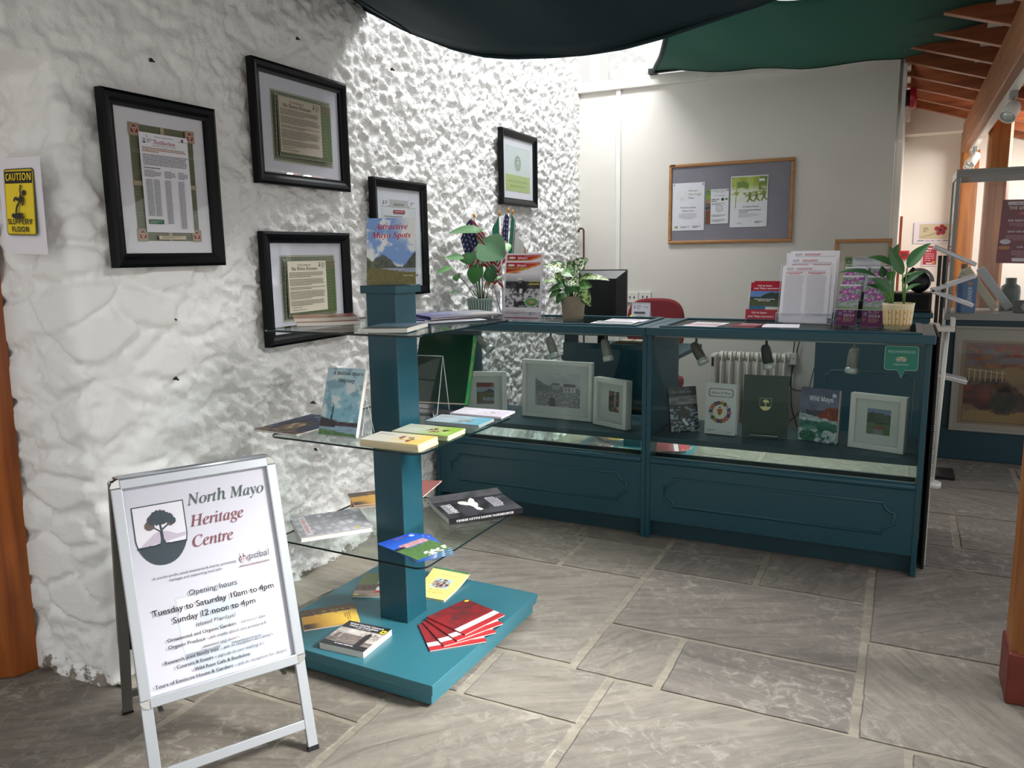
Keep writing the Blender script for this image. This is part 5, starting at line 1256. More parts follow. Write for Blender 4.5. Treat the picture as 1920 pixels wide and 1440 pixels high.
def art_newsletter(w, h):
    s = Sheet(w, h, '#ece9ef', fine=True); m = w * .045
    def hd(u, v):
        c = mixc((176, 32, 46), (206, 44, 52), u)
        e = .52 - .40 * u + .42 * u * u
        if v < .62 - .5 * (1 - u) + .35 * u * u: c = mixc((222, 118, 44), (240, 186, 84), sm(0, .15, abs(v - (.50 - .42 * (1 - u) + .36 * u * u))))
        if v < .40 - .45 * (1 - u) + .42 * u * u: c = mixc((120, 40, 34), (238, 234, 238), sm(.15, .5, u + v * .3))
        return c
    s.pic(m, h * .79, w - 2 * m, h * .18, hd, 30, 24)
    s.text('Mayo', w * .44, h * .905, w=w * .24, h=h * .035, c='#f2eef0', style='sansb'); s.text('Heritage', w * .34, h * .855, w=w * .52, h=h * .044, c='#a9b84a', style='sansb'); s.circ(w * .17, h * .925, w * .09, '#e6e4e0', ry=h * .018)
    s.lines(w * .5, h * .955, w * .42, 1, h * .014, '#e6c9a0', last=1)
    def ph(u, v):
        c = mixc((226, 224, 226), (188, 186, 190), .5 + fbm(u * 5, v * 5))
        if v > .80: c = mixc((176, 174, 176), (222, 220, 224), sm(.8, 1, v))
        elif v > .58: c = mixc((40, 40, 44), (86, 86, 90), .5 + fbm(u * 9, v * 9))
        elif fbm(u * 9, v * 9, 4) < -.05: c = mixc((60, 60, 66), (140, 140, 146), .5 + fbm(u * 20, v * 20))
        if (u - .46) ** 2 / .03 + (v - .62) ** 2 / .045 < 1: c = (32, 32, 38)
        if (u - .40) ** 2 / .004 + (v - .86) ** 2 / .003 < 1: c = (226, 224, 224)
        if (u - .41) ** 2 / .003 + (v - .79) ** 2 / .003 < 1: c = (120, 110, 108)
        if .40 < u < .50 and .42 < v < .58: c = (230, 228, 230)
        if .25 < u < .6 and v < .2: c = mixc((34, 34, 40), (150, 150, 156), sm(.0, .4, fbm(u * 12, v * 12)))
        return c
    s.pic(m, h * .22, w - 2 * m, h * .545, ph, 48, 48)
    s.rect(w * .66, h * .60, w * .27, h * .018, '#d9cc3a'); s.rect(w * .66, h * .645, w * .27, h * .012, '#b9ae3a')
    s.circ(w * .75, h * .31, w * .185, '#e6e4e6', ry=h * .078); s.circ(w * .75, h * .31, w * .175, '#5c9a58', ry=h * .070); s.poly([(w * .66, h * .33), (w * .76, h * .345), (w * .84, h * .31), (w * .74, h * .27)], '#b59a72'); s.poly([(w * .66, h * .32), (w * .74, h * .27), (w * .82, h * .29), (w * .78, h * .255)], '#3f3428')
    s.lines(w * .08, h * .165, w * .55, 4, h * .017, '#c98a96'); crest(s, w * .71, h * .10, w * .05, h * .045, '#2a3a44', '#ece9ef', None, None); s.lines(w * .78, h * .14, w * .12, 3, h * .014, '#9a9aa4')
    s.rect(m, h * .035, w - 2 * m, h * .018, '#b04a56'); return s
holder('tall clear acrylic holder for the heritage newsletters', -.660, .095, -1, .216, .265, 9, .045)
for k, (n, dz, dy) in enumerate((('front', 0, 0), ('raised rear', .036, .012))):
    leaflet('newsletter', n + ' red headed heritage newsletter with old photograph in the clear holder', .205, .29, -.763, .094 + dy, ZC + .003 + dz, -1, 9, art_newsletter(.205, .29), 'red headed newsletters', curl=lambda u, v: -.012 * (2 * u - 1) ** 2 * v * 0 + .010 * (2 * u - 1) ** 2 * (v - .2))
def art_ancestors(w, h):
    s = Sheet(w, h, '#ad2334'); s.text('Get to know', w * .45, h * .89, w=w * .46, c='#f4eef0', style='serifb'); s.text('your Mayo ancestors!', w * .5, h * .82, w=w * .80, c='#f4eef0', style='serifb')
    def f(u, v):
        c = mixc((130, 160, 206), (96, 132, 190), v)
        if v < .80 + .14 * sm(.3, .6, u) + .02 * nz(u * 9, 1): c = mixc((52, 66, 62), (86, 92, 60), sm(.8, .55, v) + .5 * fbm(u * 8, v * 8))
        if v < .48: c = mixc((40, 92, 124), (60, 120, 150), .5 + fbm(u * 4, v * 18))
        if v < .46 and u > .6 - .2 * v and v > .2: c = (214, 208, 196)
        if v < .26 and u > .55 and fbm(u * 9, v * 9) > -.1: c = (226, 226, 226)
        if v < .10: c = (60, 110, 140)
        return c
    s.pic(0, 0, w, h * .77, f, 26, 32); s.lines(w * .12, h * .56, w * .7, 2, h * .04, '#e6e6e6', center=True); return s
holder('low clear acrylic holder for the red ancestor leaflets', .432, .405, -4, .16, .13, 14, .055)
for k, (n, dx, dz, dy) in enumerate((('front', 0, .006, 0), ('rear', .012, .012, .009))):
    leaflet('leaflet', n + ' red topped lake leaflet about ancestors in the low clear holder', .140, .175, .362 + dx, .404 + dy, ZC + dz, -4, 14, art_ancestors(.14, .175), 'red topped ancestor leaflets')
s = Sheet(.142, .045, '#ad2334'); s.text('Get to know', .062, .026, w=.068, c='#f4eef0', style='serifb'); s.text('your Mayo ancestors!', .07, .009, w=.118, c='#f4eef0', style='serifb')
leaflet('label_card', 'small red label card slotted in front of the ancestor leaflets', .142, .045, .350, .394, ZC + .010, -4, 10, s)
def art_list(w, h, full=True):
    s = Sheet(w, h, '#e9e8ee', fine=True)
    crest(s, w * .10, h * .925, w * .035, h * .035, '#22303a', '#e9e8ee', None, None); s.lines(w * .15, h * .955, w * .10, 3, h * .012, '#8d8d96'); s.lines(w * .30, h * .95, w * .35, 2, h * .018, '#c4505c', last=.9); s.lines(w * .12, h * .905, w * .78, 1, h * .012, '#8d8d96', last=1)
    if full:
        for x0 in (.07, .53): s.lines(w * x0, h * .88, w * .38, 3, h * .016, '#c4505c', center=True); s.lines(w * x0, h * .82, w * .40, 44, h * .0165, '#a9a9b1', seed=int(x0 * 10), last=.5, ht=.3)
        s.rect(w * .495, h * .03, w * .006, h * .86, '#cfced6')
    return s
holder('large clear acrylic holder for the white printed lists', .612, .325, -5, .235, .265, 12, .045)
for k, (n, dx, dz, dy, da) in enumerate((('front', -.006, .0, 0, 0), ('second', .014, .022, .010, -1), ('third', .024, .048, .018, 1), ('rearmost', .006, .040, .026, 2))):
    leaflet('price_list', n + ' white two column printed list in the large clear holder', .205, .255 if k == 0 else .27, .512 + dx, .330 + dy, ZC + .004 + dz, -5 + da, 12, art_list(.205, .255 if k == 0 else .27), 'white printed lists', curl=lambda u, v: .006 * math.sin(u * 3) * v, gloss=False)
def art_purple(w, h):
    s = Sheet(w, h, None)
    def f(u, v):
        c = mixc((176, 176, 190), (120, 148, 118), .5 + 1.2 * fbm(u * 5, v * 8, 3))
        for cx, cy, r in ((.28, .70, .24), (.70, .52, .26), (.72, .88, .22), (.25, .40, .18)):
            d = math.hypot(u - cx, (v - cy) * 1.9); a = math.atan2(v - cy, u - cx)
            if d < r * (1 + .35 * math.cos(5 * a + cx * 9)): c = mixc((196, 122, 190), (150, 74, 150), d / r + .4 * fbm(u * 15, v * 15))
            if d < r * .22: c = (226, 206, 150)
        if v < .12: c = mixc((112, 140, 100), (150, 160, 140), u)
        if v > .93: c = (224, 220, 228)
        return c
    s.pic(0, h * .40, w, h * .60, f, 26, 40); s.rect(0, 0, w, h * .40, '#71355e')
    s.text('Our Past', w * .56, h * .335, w=w * .52, c='#e6dce6', style='script'); s.lines(w * .36, h * .31, w * .45, 1, h * .02, '#b98fb0', last=1)
    s.text('2024', w * .60, h * .225, w=w * .55, h=h * .062, c='#f2eef2', style='sansbi'); s.lines(w * .34, h * .195, w * .52, 4, h * .026, '#c9a58a', last=.8); s.rect(w * .08, h * .25, w * .18, h * .09, '#8a7a98'); s.lines(w * .06, h * .2, w * .2, 3, h * .03, '#b98a70'); return s
holder('two column clear acrylic holder for purple flower leaflets', .842, .205, -12, .20, .19, 16, .075, 2, 3, .036, .034)
nm = ['front row', 'middle row', 'back row']
for k in range(3):
    for c in range(2):
        ca, sa = math.cos(R(-12)), math.sin(R(-12)); lx, ly = -.094 + c * .10, .004 + k * .034
        leaflet('brochure', nm[k] + ' purple flower brochure on the ' + ('pot' if c else 'list') + ' side of the two column holder', .082, .178, .842 + ca * lx - sa * ly, .205 + sa * lx + ca * ly, ZC + .004 + .036 * k, -12, 16, art_purple(.082, .178), 'purple flower brochures')
# papers lying flat
def flat(name, label, x, y, a, w, h, s, z=ZC, k=0):
    t = thing(name, label, 'leaflet', (x, y, z + .0003 + .0008 * k), (0, 0, R(a))); q = MB(); q.add(s); q.quad(((0, 0, -.0002), (0, h, -.0002), (w, h, -.0002), (w, 0, -.0002)), rgb('#e9e7ec')); q.build('paper_sheet', PM, t)
def art_paper(w, h, seed, dark=False):
    s = Sheet(w, h, '#e6e4e8'); s.lines(w * .1, h * .9, w * .8, 9, h * .08, '#9a9aa0', seed=seed)
    if dark: s.rect(w * .05, h * .3, w * .9, h * .28, '#4a4844')
    return s
flat('leaflet', 'white leaflets with black strip on the counter beside the variegated plant', -.30, .085, 2, .20, .13, art_paper(.20, .13, 3, True))
flat('leaflet', 'white sheet on the counter just before the red chair', -.28, .225, -1, .19, .12, art_paper(.19, .12, 5))
s = art_paper(.15, .21, 8); s.rect(0, .05, .15, .05, '#c98a90')
flat('leaflet', 'pink banded white paper by the counter seam', .135, .075, -6, .15, .21, s)
s = Sheet(.11, .20, '#7d2730'); s.lines(.02, .12, .08, 3, .014, '#d9a9ae'); s.rect(.01, .15, .09, .02, '#e0d6d8'); s.lines(.01, .05, .09, 1, .02, '#3a2a2c')
flat('leaflet', 'dark red leaflet lying before the ancestor leaflets', .330, .085, -8, .11, .20, s)
flat('leaflet', 'plain white paper lying before the printed lists', .47, .10, 5, .15, .17, Sheet(.15, .17, '#eceaf0'))

# ------------------------------------------------------------------ potted plants
def leaf(parent, base, tip, width, col, face, bend=.15, kind='lance', fold=.18, speck=None, droop=0.0):
    base, tip = Vector(base), Vector(tip); ax = tip - base; L = ax.length; face = Vector(face); side = ax.cross(face).normalized(); nrm = side.cross(ax).normalized()
    b = MB(); n, m = (18, 10) if speck else (12, 6); W = width / 2; g = rgb(col)
    lobe = .22 if kind == 'heart' else 0
    for i in range(n + 1):
        q = i / n
        if kind == 'heart': wv = W * (math.sin(min(1, q * 1.9 + .12) * math.pi / 2) if q < .46 else math.cos((q - .46) / .54 * math.pi / 2) ** .8); t = q * (1 + lobe) - lobe
        else: wv = W * (math.sin(math.pi * min(1, q ** .75)) ** .9 + .03); t = q
        if q == 1: wv = W * .01
        for j in range(m + 1):
            u = j / m * 2 - 1; tt = t
            if kind == 'heart' and t < .12: tt = t + (1 - abs(u)) ** 2 * max(0, (.12 - t)) * .9
            p = base + ax * tt + side * (wv * u) + nrm * (bend * L * (4 * max(0, tt) * (1 - tt)) * .5 + abs(u) * wv * fold - droop * L * tt * tt)
            b.v.append(tuple(p))
    for i in range(n):
        for j in range(m):
            a = i * (m + 1) + j; u = (j + .5) / m * 2 - 1; c = g
            if speck:
                q = (i + .5) / n; v = fbm(q * 9 + base.x * 50, u * 4, base.z * 30)
                c = mixc(g, rgb(speck), sm(-.06, .14, v + .18 * (1 - abs(u) * 1.7)) * sm(1, .75, abs(u)))
            elif j in (m // 2, m // 2 - 1): c = tuple(x * 1.1 for x in g)
            b.face((a, a + 1, a + m + 2, a + m + 1), c, 0, True)
    o = b.build('leaf', LEAF, parent); return o
LEAF = print_mat('leaf_green', .38)
def stem(parent, pts, r, col):
    P = [Vector(p) for p in pts]
    if len(P) == 3: P = [P[0].lerp(P[1], t).lerp(P[1].lerp(P[2], t), t) for t in [k / 7 for k in range(8)]]
    b = MB(); b.tube(P, [r * (1 - .4 * k / (len(P) - 1)) for k in range(len(P))], 6, rgb(col)); b.build('stem', LEAF, parent)
SOIL = mat('potting_soil', '#2a2018', .9, bump=.5, bscale=90)
def rel(o, t): return Vector(o) - Vector(t.location)
# broad leaved plant in the green and white pot
P1 = thing('potted_plant', 'tall broad leaved plant in a green and white patterned pot before the flags', 'plant', (-.978, .262, ZC))
b = MB(); gw, gg = rgb('#c9d2cc'), rgb('#4f6f68')
def pat(i, k):
    if i in (1, 2, 3, 4): return gg if k % 2 == (0 if i in (2, 3) else 0) and (i in (2, 3) or k % 2 == 0) else gw
    return rgb('#8fa39b')
b.lathe([(0, 0), (.058, 0), (.060, .03), (.063, .052), (.066, .072), (.068, .088), (.070, .098), (.066, .099), (.064, .09), (0, .09)], 56, cf=pat); b.build('pot', PG, P1)
b = MB(); b.lathe([(.063, .088), (.03, .094), (0, .095)], 20); b.build('soil', SOIL, P1)
g8 = lambda x, y, Y: rel(at_y(800 + x / 6.855, 390 + y / 6.855, Y), P1)
top = Vector((0, 0, .095)); V3 = Vector
for a_, t_, w_, Y, fc, c_, kd, bd in (((655, 300), (280, 330), .10, .24, (0, -.45, .9), '#557f52', 'heart', .12), ((740, 470), (1000, 650), .17, .20, (.1, -.8, .45), '#5c8560', 'heart', .1),
    ((562, 590), (548, 735), .115, .21, (0, -.9, .3), '#4a7f4a', 'heart', .1), ((480, 650), (230, 640), .055, .15, (0, -.5, .8), '#5b8f52', 'lance', .1), ((330, 770), (108, 856), .05, .03, (0, -.5, .85), '#5f9656', 'lance', .12),
    ((395, 860), (385, 945), .05, .24, (0, -.95, .2), '#4f8a4a', 'heart', .1), ((655, 765), (598, 985), .09, .20, (.1, -.9, .3), '#3f7a3c', 'heart', .1), ((815, 780), (855, 965), .085, .22, (-.1, -.9, .3), '#33663a', 'heart', .1),
    ((392, 1065), (300, 1098), .022, .10, (0, -.5, .8), '#4f8a4a', 'lance', .1), ((965, 885), (900, 930), .03, .27, (0, -.8, .5), '#3d6e3a', 'lance', .1), ((1000, 450), (1050, 560), .05, .24, (.7, -.6, .3), '#5a9036', 'lance', .1)):
    B, T2 = g8(*a_, Y), g8(*t_, Y - .03); leaf(P1, B, T2, w_, c_, fc, bd, kd)
    stem(P1, (top + V3((B.x * .25, .0, 0)), V3((B.x * .45, B.y * .5, B.z * .6 + .02)), B), .0035 if w_ > .06 else .002, '#4f7a3c')
# variegated plant in the stone pot
P2 = thing('potted_plant', 'cream speckled green plant in a textured stone coloured pot', 'plant', (-.459, .272, ZC))
b = MB(); b.lathe([(0, 0), (.050, 0), (.053, .02), (.062, .11), (.0625, .115), (.058, .115), (.056, .10), (0, .10)], 36); b.build('pot', mat('stone_pot', '#a0937f', .8, bump=.9, bscale=240, var=.25, vscale=160), P2)
b = MB(); b.lathe([(.056, .100), (.03, .104), (0, .105)], 20); b.build('soil', SOIL, P2)
g7 = lambda x, y, Y: rel(at_y(1000 + x / 11.08, 480 + y / 11.08, Y), P2)
for a_, t_, w_, Y, fc, sp in (((690, 310), (215, 205), .062, .25, (0, -.6, .75), '#dbe0b0'), ((700, 310), (890, 160), .055, .30, (0, -.8, .5), '#b9c87a'), ((820, 360), (1150, 60), .070, .27, (-.2, -.9, .4), '#dfe5c4'), ((610, 310), (870, 440), .055, .22, (.1, -.6, .7), '#6f9a4c'),
    ((690, 450), (965, 625), .058, .20, (.1, -.8, .5), '#d3dcb4'), ((610, 500), (435, 375), .045, .27, (0, -.7, .6), '#a9c070'), ((480, 530), (175, 560), .040, .25, (0, -.5, .8), '#a3bd74'), ((950, 520), (1310, 425), .042, .27, (0, -.7, .6), '#a9c070'), ((1080, 470), (1590, 515), .036, .24, (0, -.5, .8), '#c9d69a'),
    ((900, 650), (1225, 640), .055, .23, (0, -.8, .5), '#6f9e50'), ((1030, 690), (1195, 1055), .052, .20, (-.2, -.9, .3), '#b5cc80'), ((650, 600), (300, 770), .036, .25, (0, -.6, .7), '#5f9044'), ((600, 700), (320, 885), .036, .23, (0, -.6, .7), '#5f9044'), ((640, 780), (480, 995), .035, .22, (0, -.8, .5), '#4f8a3c'),
    ((690, 790), (565, 885), .03, .21, (0, -.8, .5), '#5f9a48'), ((800, 640), (700, 800), .045, .21, (0, -.8, .5), '#4a7a3a'), ((780, 560), (960, 760), .05, .22, (0, -.8, .5), '#3f7034'), ((760, 520), (640, 640), .05, .24, (0, -.8, .5), '#3f6c34'), ((700, 560), (470, 640), .045, .26, (0, -.7, .6), '#477a3a')):
    B, T2 = g7(*a_, Y + .02), g7(*t_, Y); leaf(P2, B, T2, w_ * 1.25, '#27552a', fc, .16, 'lance', .2, sp)
    stem(P2, (V3((B.x * .2, 0, .10)), V3((B.x * .5, B.y * .5, B.z * .7 + .02)), B), .003, '#4c7a3a')
# strap leaved plant in the yellow diamond pot
P3_ = thing('potted_plant', 'dark green strap leaved plant in a cream pot with yellow diamonds', 'plant', (.987, .192, ZC))
b = MB(); cr, ye = rgb('#e6d6ae'), rgb('#d2a04a')
def pat3(i, k):
    if 3 <= i <= 11:
        q = (i - 3) % 3
        return ye if (k % 3 == 1 or (q == 1 and k % 3 != 0 and k % 2)) else cr
    return cr
prof = [(0, 0), (.047, 0), (.049, .014), (.050, .0145)] + [(.0525 + .006 * k / 9, .0155 + .072 * k / 9) for k in range(10)] + [(.0592, .094), (.0598, .105), (.0555, .105), (.0535, .09), (0, .09)]
b.lathe(prof, 72, cf=pat3); b.build('pot', PG, P3_)
b = MB(); b.lathe([(.054, .09), (.03, .095), (0, .097)], 20); b.build('soil', SOIL, P3_)
g1 = lambda x, y, Y: rel(at_y(1380 + x / 4.8, 430 + y / 4.8, Y), P3_)
for a_, t_, w_, Y, fc, c_, bd in (((1270, 430), (915, 395), .036, .17, (0, -.45, .9), '#2f5a34', .25), ((1420, 330), (1185, 252), .042, .20, (.1, -.6, .8), '#3a6a3c', .22), ((1500, 410), (1375, 150), .045, .16, (.3, -.9, .2), '#386a38', -.05), ((1390, 300), (1465, 130), .035, .24, (-.2, -.9, .3), '#3f7040', .05),
    ((1540, 345), (1755, 122), .058, .18, (-.5, -.75, .4), '#3f7a44', .08), ((1520, 490), (1700, 385), .032, .22, (0, -.7, .7), '#3c7040', .2), ((1525, 560), (1668, 492), .026, .16, (0, -.6, .8), '#4f8a48', .22), ((1385, 560), (1225, 440), .050, .15, (.2, -.8, .5), '#33633a', .15), ((1300, 545), (1160, 505), .026, .18, (0, -.6, .8), '#33633a', .25), ((1330, 430), (1310, 330), .035, .26, (.2, -.9, .2), '#2f5a34', 0), ((1365, 450), (1440, 380), .04, .24, (0, -.9, .3), '#4f7f3c', .1), ((1500, 420), (1710, 380), .012, .26, (0, -.7, .6), '#6f9a60', .1)):
    B, T2 = g1(*a_, Y), g1(*t_, Y - .02); leaf(P3_, B, T2, w_, c_, fc, bd, 'lance', .22)
    s0 = V3((.02 if B.x > 0 else -.022, 0, .09)); stem(P3_, (s0, V3(((s0.x + B.x) * .45, B.y * .4, B.z * .55 + .03)), B), .0042, '#5f8f3f')

# ------------------------------------------------------------------ little flags by the stone wall
b = MB(); fv = thing('flag_holder', 'slim clear tumbler holding the small flags behind the newsletters', 'holder', (-.905, .385, ZC))
b.lathe([(0, 0), (.034, 0), (.040, .13), (.037, .13), (.032, .006), (0, .006)], 28); b.build('tumbler', ACRYL, fv)
def us(w, h):
    s = Sheet(w, h, '#e3dcdc', fine=True)
    for k in range(0, 13, 2): s.rect(0, h * k / 13, w, h / 13, '#b8283a')
    s.rect(0, h * 6 / 13, w * .42, h * 7 / 13, '#232a5c')
    for r in range(5):
        for c in range(5):
            X, Y = w * (.045 + .082 * c), h * (.52 + .098 * r)
            s.poly([(X + (.0075 if k % 2 == 0 else .003) * math.sin(k * math.pi / 5), Y + (.0075 if k % 2 == 0 else .003) * math.cos(k * math.pi / 5)) for k in range(10)], '#e9e6ea')
    return s
def irish(w, h):
    s = Sheet(w, h, '#e6e8e4', fine=True); s.rect(0, 0, w * .34, h, '#2f7a62'); s.rect(w * .67, 0, w * .33, h, '#d98a4a'); return s
def small_flag(label, px, Y, sheet, dirx, w=.32, h=.20, spread=.30, sd=0, off=0.0):
    tipw = at_y(*px, Y); base = V3((-.905 + (tipw.x + .905) * .1, .385, ZC + .008))
    t = thing('small_flag', label, 'flag', base); tip = tipw - base
    b = MB(); b.tube([(0, 0, 0), tip], .0035, 8, rgb('#e3e0da')); b.build('pole', PG, t)
    b = MB(); d = tip.normalized(); b.tube([tip, tip + d * .012, tip + d * .026], [.006, .0075, .001], 8, rgb('#c98a3c')); b.build('finial', PG, t)
    s = sheet(w, h); q = MB(); q.add(s)
    def drape(x, y, z):
        top = tip * (1 - (h - y) / tip.length * .96) ; f = x / w
        out = (f - off) * w * spread
        fold = .018 * math.sin(f * 11 + sd) * min(1, f * 4)
        return (top.x + dirx * out + .5 * fold, top.y - abs(fold) - .004 * f - z * 3.0 - .012, top.z - abs(f - off) * w * .80 * (1 - .15 * f) + .01 * math.sin(f * 7 + sd))
    q.warp(drape); q.build('cloth', print_mat('flag_cloth', .75), t)
small_flag('striped star flag drooping behind the broad leaved plant', (890, 408), .30, us, .9, .34, .26, .62, 1, .42)
small_flag('pale green and white flag standing between two star flags', (937, 404), .36, irish, -.75, .30, .22, .35, 2)
small_flag('star flag with gold finial rising highest above the newsletters', (953.5, 398), .42, us, -.6, .34, .26, .45, 3, .1)
small_flag('deep green flag with gold finial on the newsletter side of the flags', (961, 402), .38, irish, .8, .32, .22, .42, .5)
# ------------------------------------------------------------------ behind the counters
def noticeboard():
    t = thing('notice_board', 'oak framed grey pinboard hanging on the plaster partition', 'notice board', (-.515, 2.228, 1.345), upright(0))
    w, h, d, bw = .835, .545, .02, .022
    OAK = wood('oak_frame', '#b98552', '#a0703f', 'X', .45)
    b = MB(); b.box(0, 0, 0, w, bw, d); b.box(0, h - bw, 0, w, h, d); b.box(0, bw, 0, bw, h - bw, d); b.box(w - bw, bw, 0, w, h - bw, d); b.build('frame', OAK, t, bev=.006)
    b = MB(); b.box(bw, bw, 0, w - bw, h - bw, .008); b.build('pin_surface', mat('grey_felt', '#86848e', .95, bump=.3, bscale=300, var=.05, vscale=5), t)
    b = MB(); b.box(.012, h - .012, d, .045, h - .002, d + .001); b.build('maker_plate', BLACK, t)
noticeboard()
def pinned(label, x, z, w, h, sheet, a=0):
    t = thing('pinned_notice', label, 'notice', (x, 2.2175, z), (R(90), R(a), 0)); q = MB(); q.add(sheet); q.quad(((0, 0, -.0003), (0, h, -.0003), (w, h, -.0003), (w, 0, -.0003)), rgb('#dddde4')); q.build('paper_sheet', PM, t)
    for u in (.05, .95):
        b = MB(); b.lathe([(0, .006), (.003, .005), (.0045, .0), (.0, .0)], 10, cx=w * u, cy=h * .965, cz=.0006); b.build('pin', mat('brass_pin', '#b5a878', .3, .8), t)
def art_site(w, h):
    s = Sheet(w, h, '#dcdce4')
    for k, (r, c) in enumerate(((.155, '#c3c8bc'), (.145, '#dcdce4'), (.11, '#cdd1c6'), (.10, '#dcdce4'))): s.circ(w * .30, h * .72, w * r, c)
    s.circ(w * .30, h * .68, w * .06, '#c3c8bc'); s.circ(w * .30, h * .68, w * .045, '#dcdce4'); s.line([(w * .27, h * .65), (w * .31, h * .67), (w * .32, h * .71)], w * .012, '#b5bcae')
    for k, (tx, c) in enumerate((('Green', '#9fae86'), ('Heritage', '#9fae86'), ('Site', '#7d8084'))): s.text(tx, w * .50, h * (.815 - .075 * k), h=h * .042, w=w * (.28, .40, .17)[k], c=c, align='l')
    s.text('Enniscoe Estate', w * .5, h * .47, w=w * .48, c='#6a6a72'); s.text('Winner 2022/23', w * .5, h * .40, w=w * .38, c='#6a6a72', style='sansb')
    s.lines(w * .2, h * .36, w * .58, 5, h * .026, '#a3a3ac', center=True, ht=.3); s.rect(w * .08, h * .06, w * .10, h * .035, '#8f9c50'); s.lines(w * .27, h * .09, w * .3, 2, h * .022, '#9a9aa2'); s.lines(w * .64, h * .095, w * .28, 2, h * .025, '#7a7a84'); return s
pinned('white green heritage site certificate pinned on the grey board', -.487, 1.437, .222, .325, art_site(.222, .325))
def art_trust(w, h):
    s = Sheet(w, h, '#d9dbe0')
    s.pic(0, 0, w * .22, h, lambda u, v: (118, 150, 62) if v > .70 else ((150, 120, 84) if v > .6 else mixc((46, 40, 44), (122, 112, 108), .5 + 1.3 * fbm(u * 3, v * 14))) if v > .38 else mixc((150, 52, 46), (70, 84, 50), .5 + 1.4 * fbm(u * 4, v * 14)), 8, 36)
    s.circ(w * .11, h * .90, w * .075, '#2f4a50'); s.circ(w * .11, h * .90, w * .05, '#6f8f8a')
    s.text('ORGANIC TRUST CLG', w * .61, h * .945, w=w * .68, c='#55565e'); s.lines(w * .3, h * .93, w * .6, 2, h * .022, '#9c9ca6', center=True); s.text('SYMBOL CERTIFICATE', w * .60, h * .80, w=w * .50, c='#777a84')
    s.circ(w * .74, h * .70, w * .065, '#333a44'); s.rect(w * .84, h * .68, w * .12, h * .05, '#3f8a4a'); s.circ(w * .6, h * .45, w * .17, '#b5b8be'); s.circ(w * .6, h * .45, w * .13, '#c6c9ce')
    s.lines(w * .26, h * .72, w * .36, 2, h * .05, '#6a6c76'); s.lines(w * .26, h * .60, w * .62, 2, h * .035, '#8f9098'); s.lines(w * .26, h * .26, w * .66, 3, h * .022, '#9a9ba4'); s.lines(w * .28, h * .13, w * .6, 3, h * .03, '#9a9ba4'); return s
pinned('small organic certificate with photo strip pinned mid board', -.255, 1.478, .155, .232, art_trust(.155, .232))
def art_flag(w, h):
    s = Sheet(w, h, '#d9dbe0')
    def f(u, v):
        a = math.atan2(v + .1, u - .62); c = mixc((150, 164, 66), (176, 188, 96), .5 + .5 * math.sin(a * 16))
        c = mixc(c, (214, 220, 206), sm(.75, .35, v))
        if v < .40 and v > .24 and fbm(u * 6, v * 12) > -.1: c = (150, 160, 80)
        if u > .75 and v > .45 and fbm(u * 5, v * 5, 2) > -.25: c = (116, 138, 66)
        return c
    s.pic(w * .02, h * .50, w * .96, h * .48, f, 36, 26)
    s.line([(w * .14, h * .37), (w * .17, h * .93)], w * .02, '#8a9a48'); s.poly([(w * .18, h * .88), (w * .34, h * .90), (w * .48, h * .85), (w * .48, h * .74), (w * .32, h * .78), (w * .18, h * .76)], '#6f8a40')
    for cx, cy in ((.52, .60), (.70, .605), (.90, .62)):
        s.circ(w * cx, h * (cy + .065), w * .028, '#6f8238'); s.poly([(w * (cx - .04), h * (cy + .04)), (w * (cx + .05), h * (cy + .04)), (w * (cx + .04), h * (cy - .05)), (w * (cx + .10), h * (cy - .09)), (w * (cx + .08), h * (cy - .11)), (w * (cx + .0), h * (cy - .06)), (w * (cx - .05), h * (cy - .12)), (w * (cx - .08), h * (cy - .11)), (w * (cx - .03), h * (cy - .04))], '#6f8238'); s.line([(w * cx, h * (cy + .03)), (w * (cx - .12), h * (cy - .01))], w * .02, '#6f8238')
    s.rect(w * .76, h * .885, w * .15, h * .05, '#e3e6e3'); s.text('Enniscoe Estate', w * .56, h * .385, w=w * .42, c='#6a6c74'); s.text('Green Flag Award Winner', w * .54, h * .32, w=w * .60, c='#6a6c74', style='sansb'); s.text('2023/2024', w * .36, h * .275, w=w * .24, c='#6a6c74', style='sansb'); s.lines(w * .24, h * .255, w * .56, 3, h * .024, '#a0a2aa', ht=.3); s.lines(w * .68, h * .11, w * .22, 2, h * .022, '#6a6c74'); s.lines(w * .2, h * .08, w * .2, 1, h * .02, '#8a8c94'); return s
pinned('green and white flag award poster pinned on the grey board', -.088, 1.45, .243, .338, art_flag(.243, .338))

# crook leaning in the corner
b = MB(); P = [(-1.115, 2.12, .0), (-1.135, 2.17, 1.44)] + [(-1.135 - .02 + .02 * math.cos(R(18 * k)), 2.17, 1.45 + .022 * math.sin(R(18 * k))) for k in range(0, 12)]
c_ = thing('walking_crook', 'thin brown crook leaning in the corner of the partition', 'stick', (0, 0, 0)); b.tube(P, .007, 8); b.build('shaft', mat('crook_brown', '#4a3426', .4), c_)

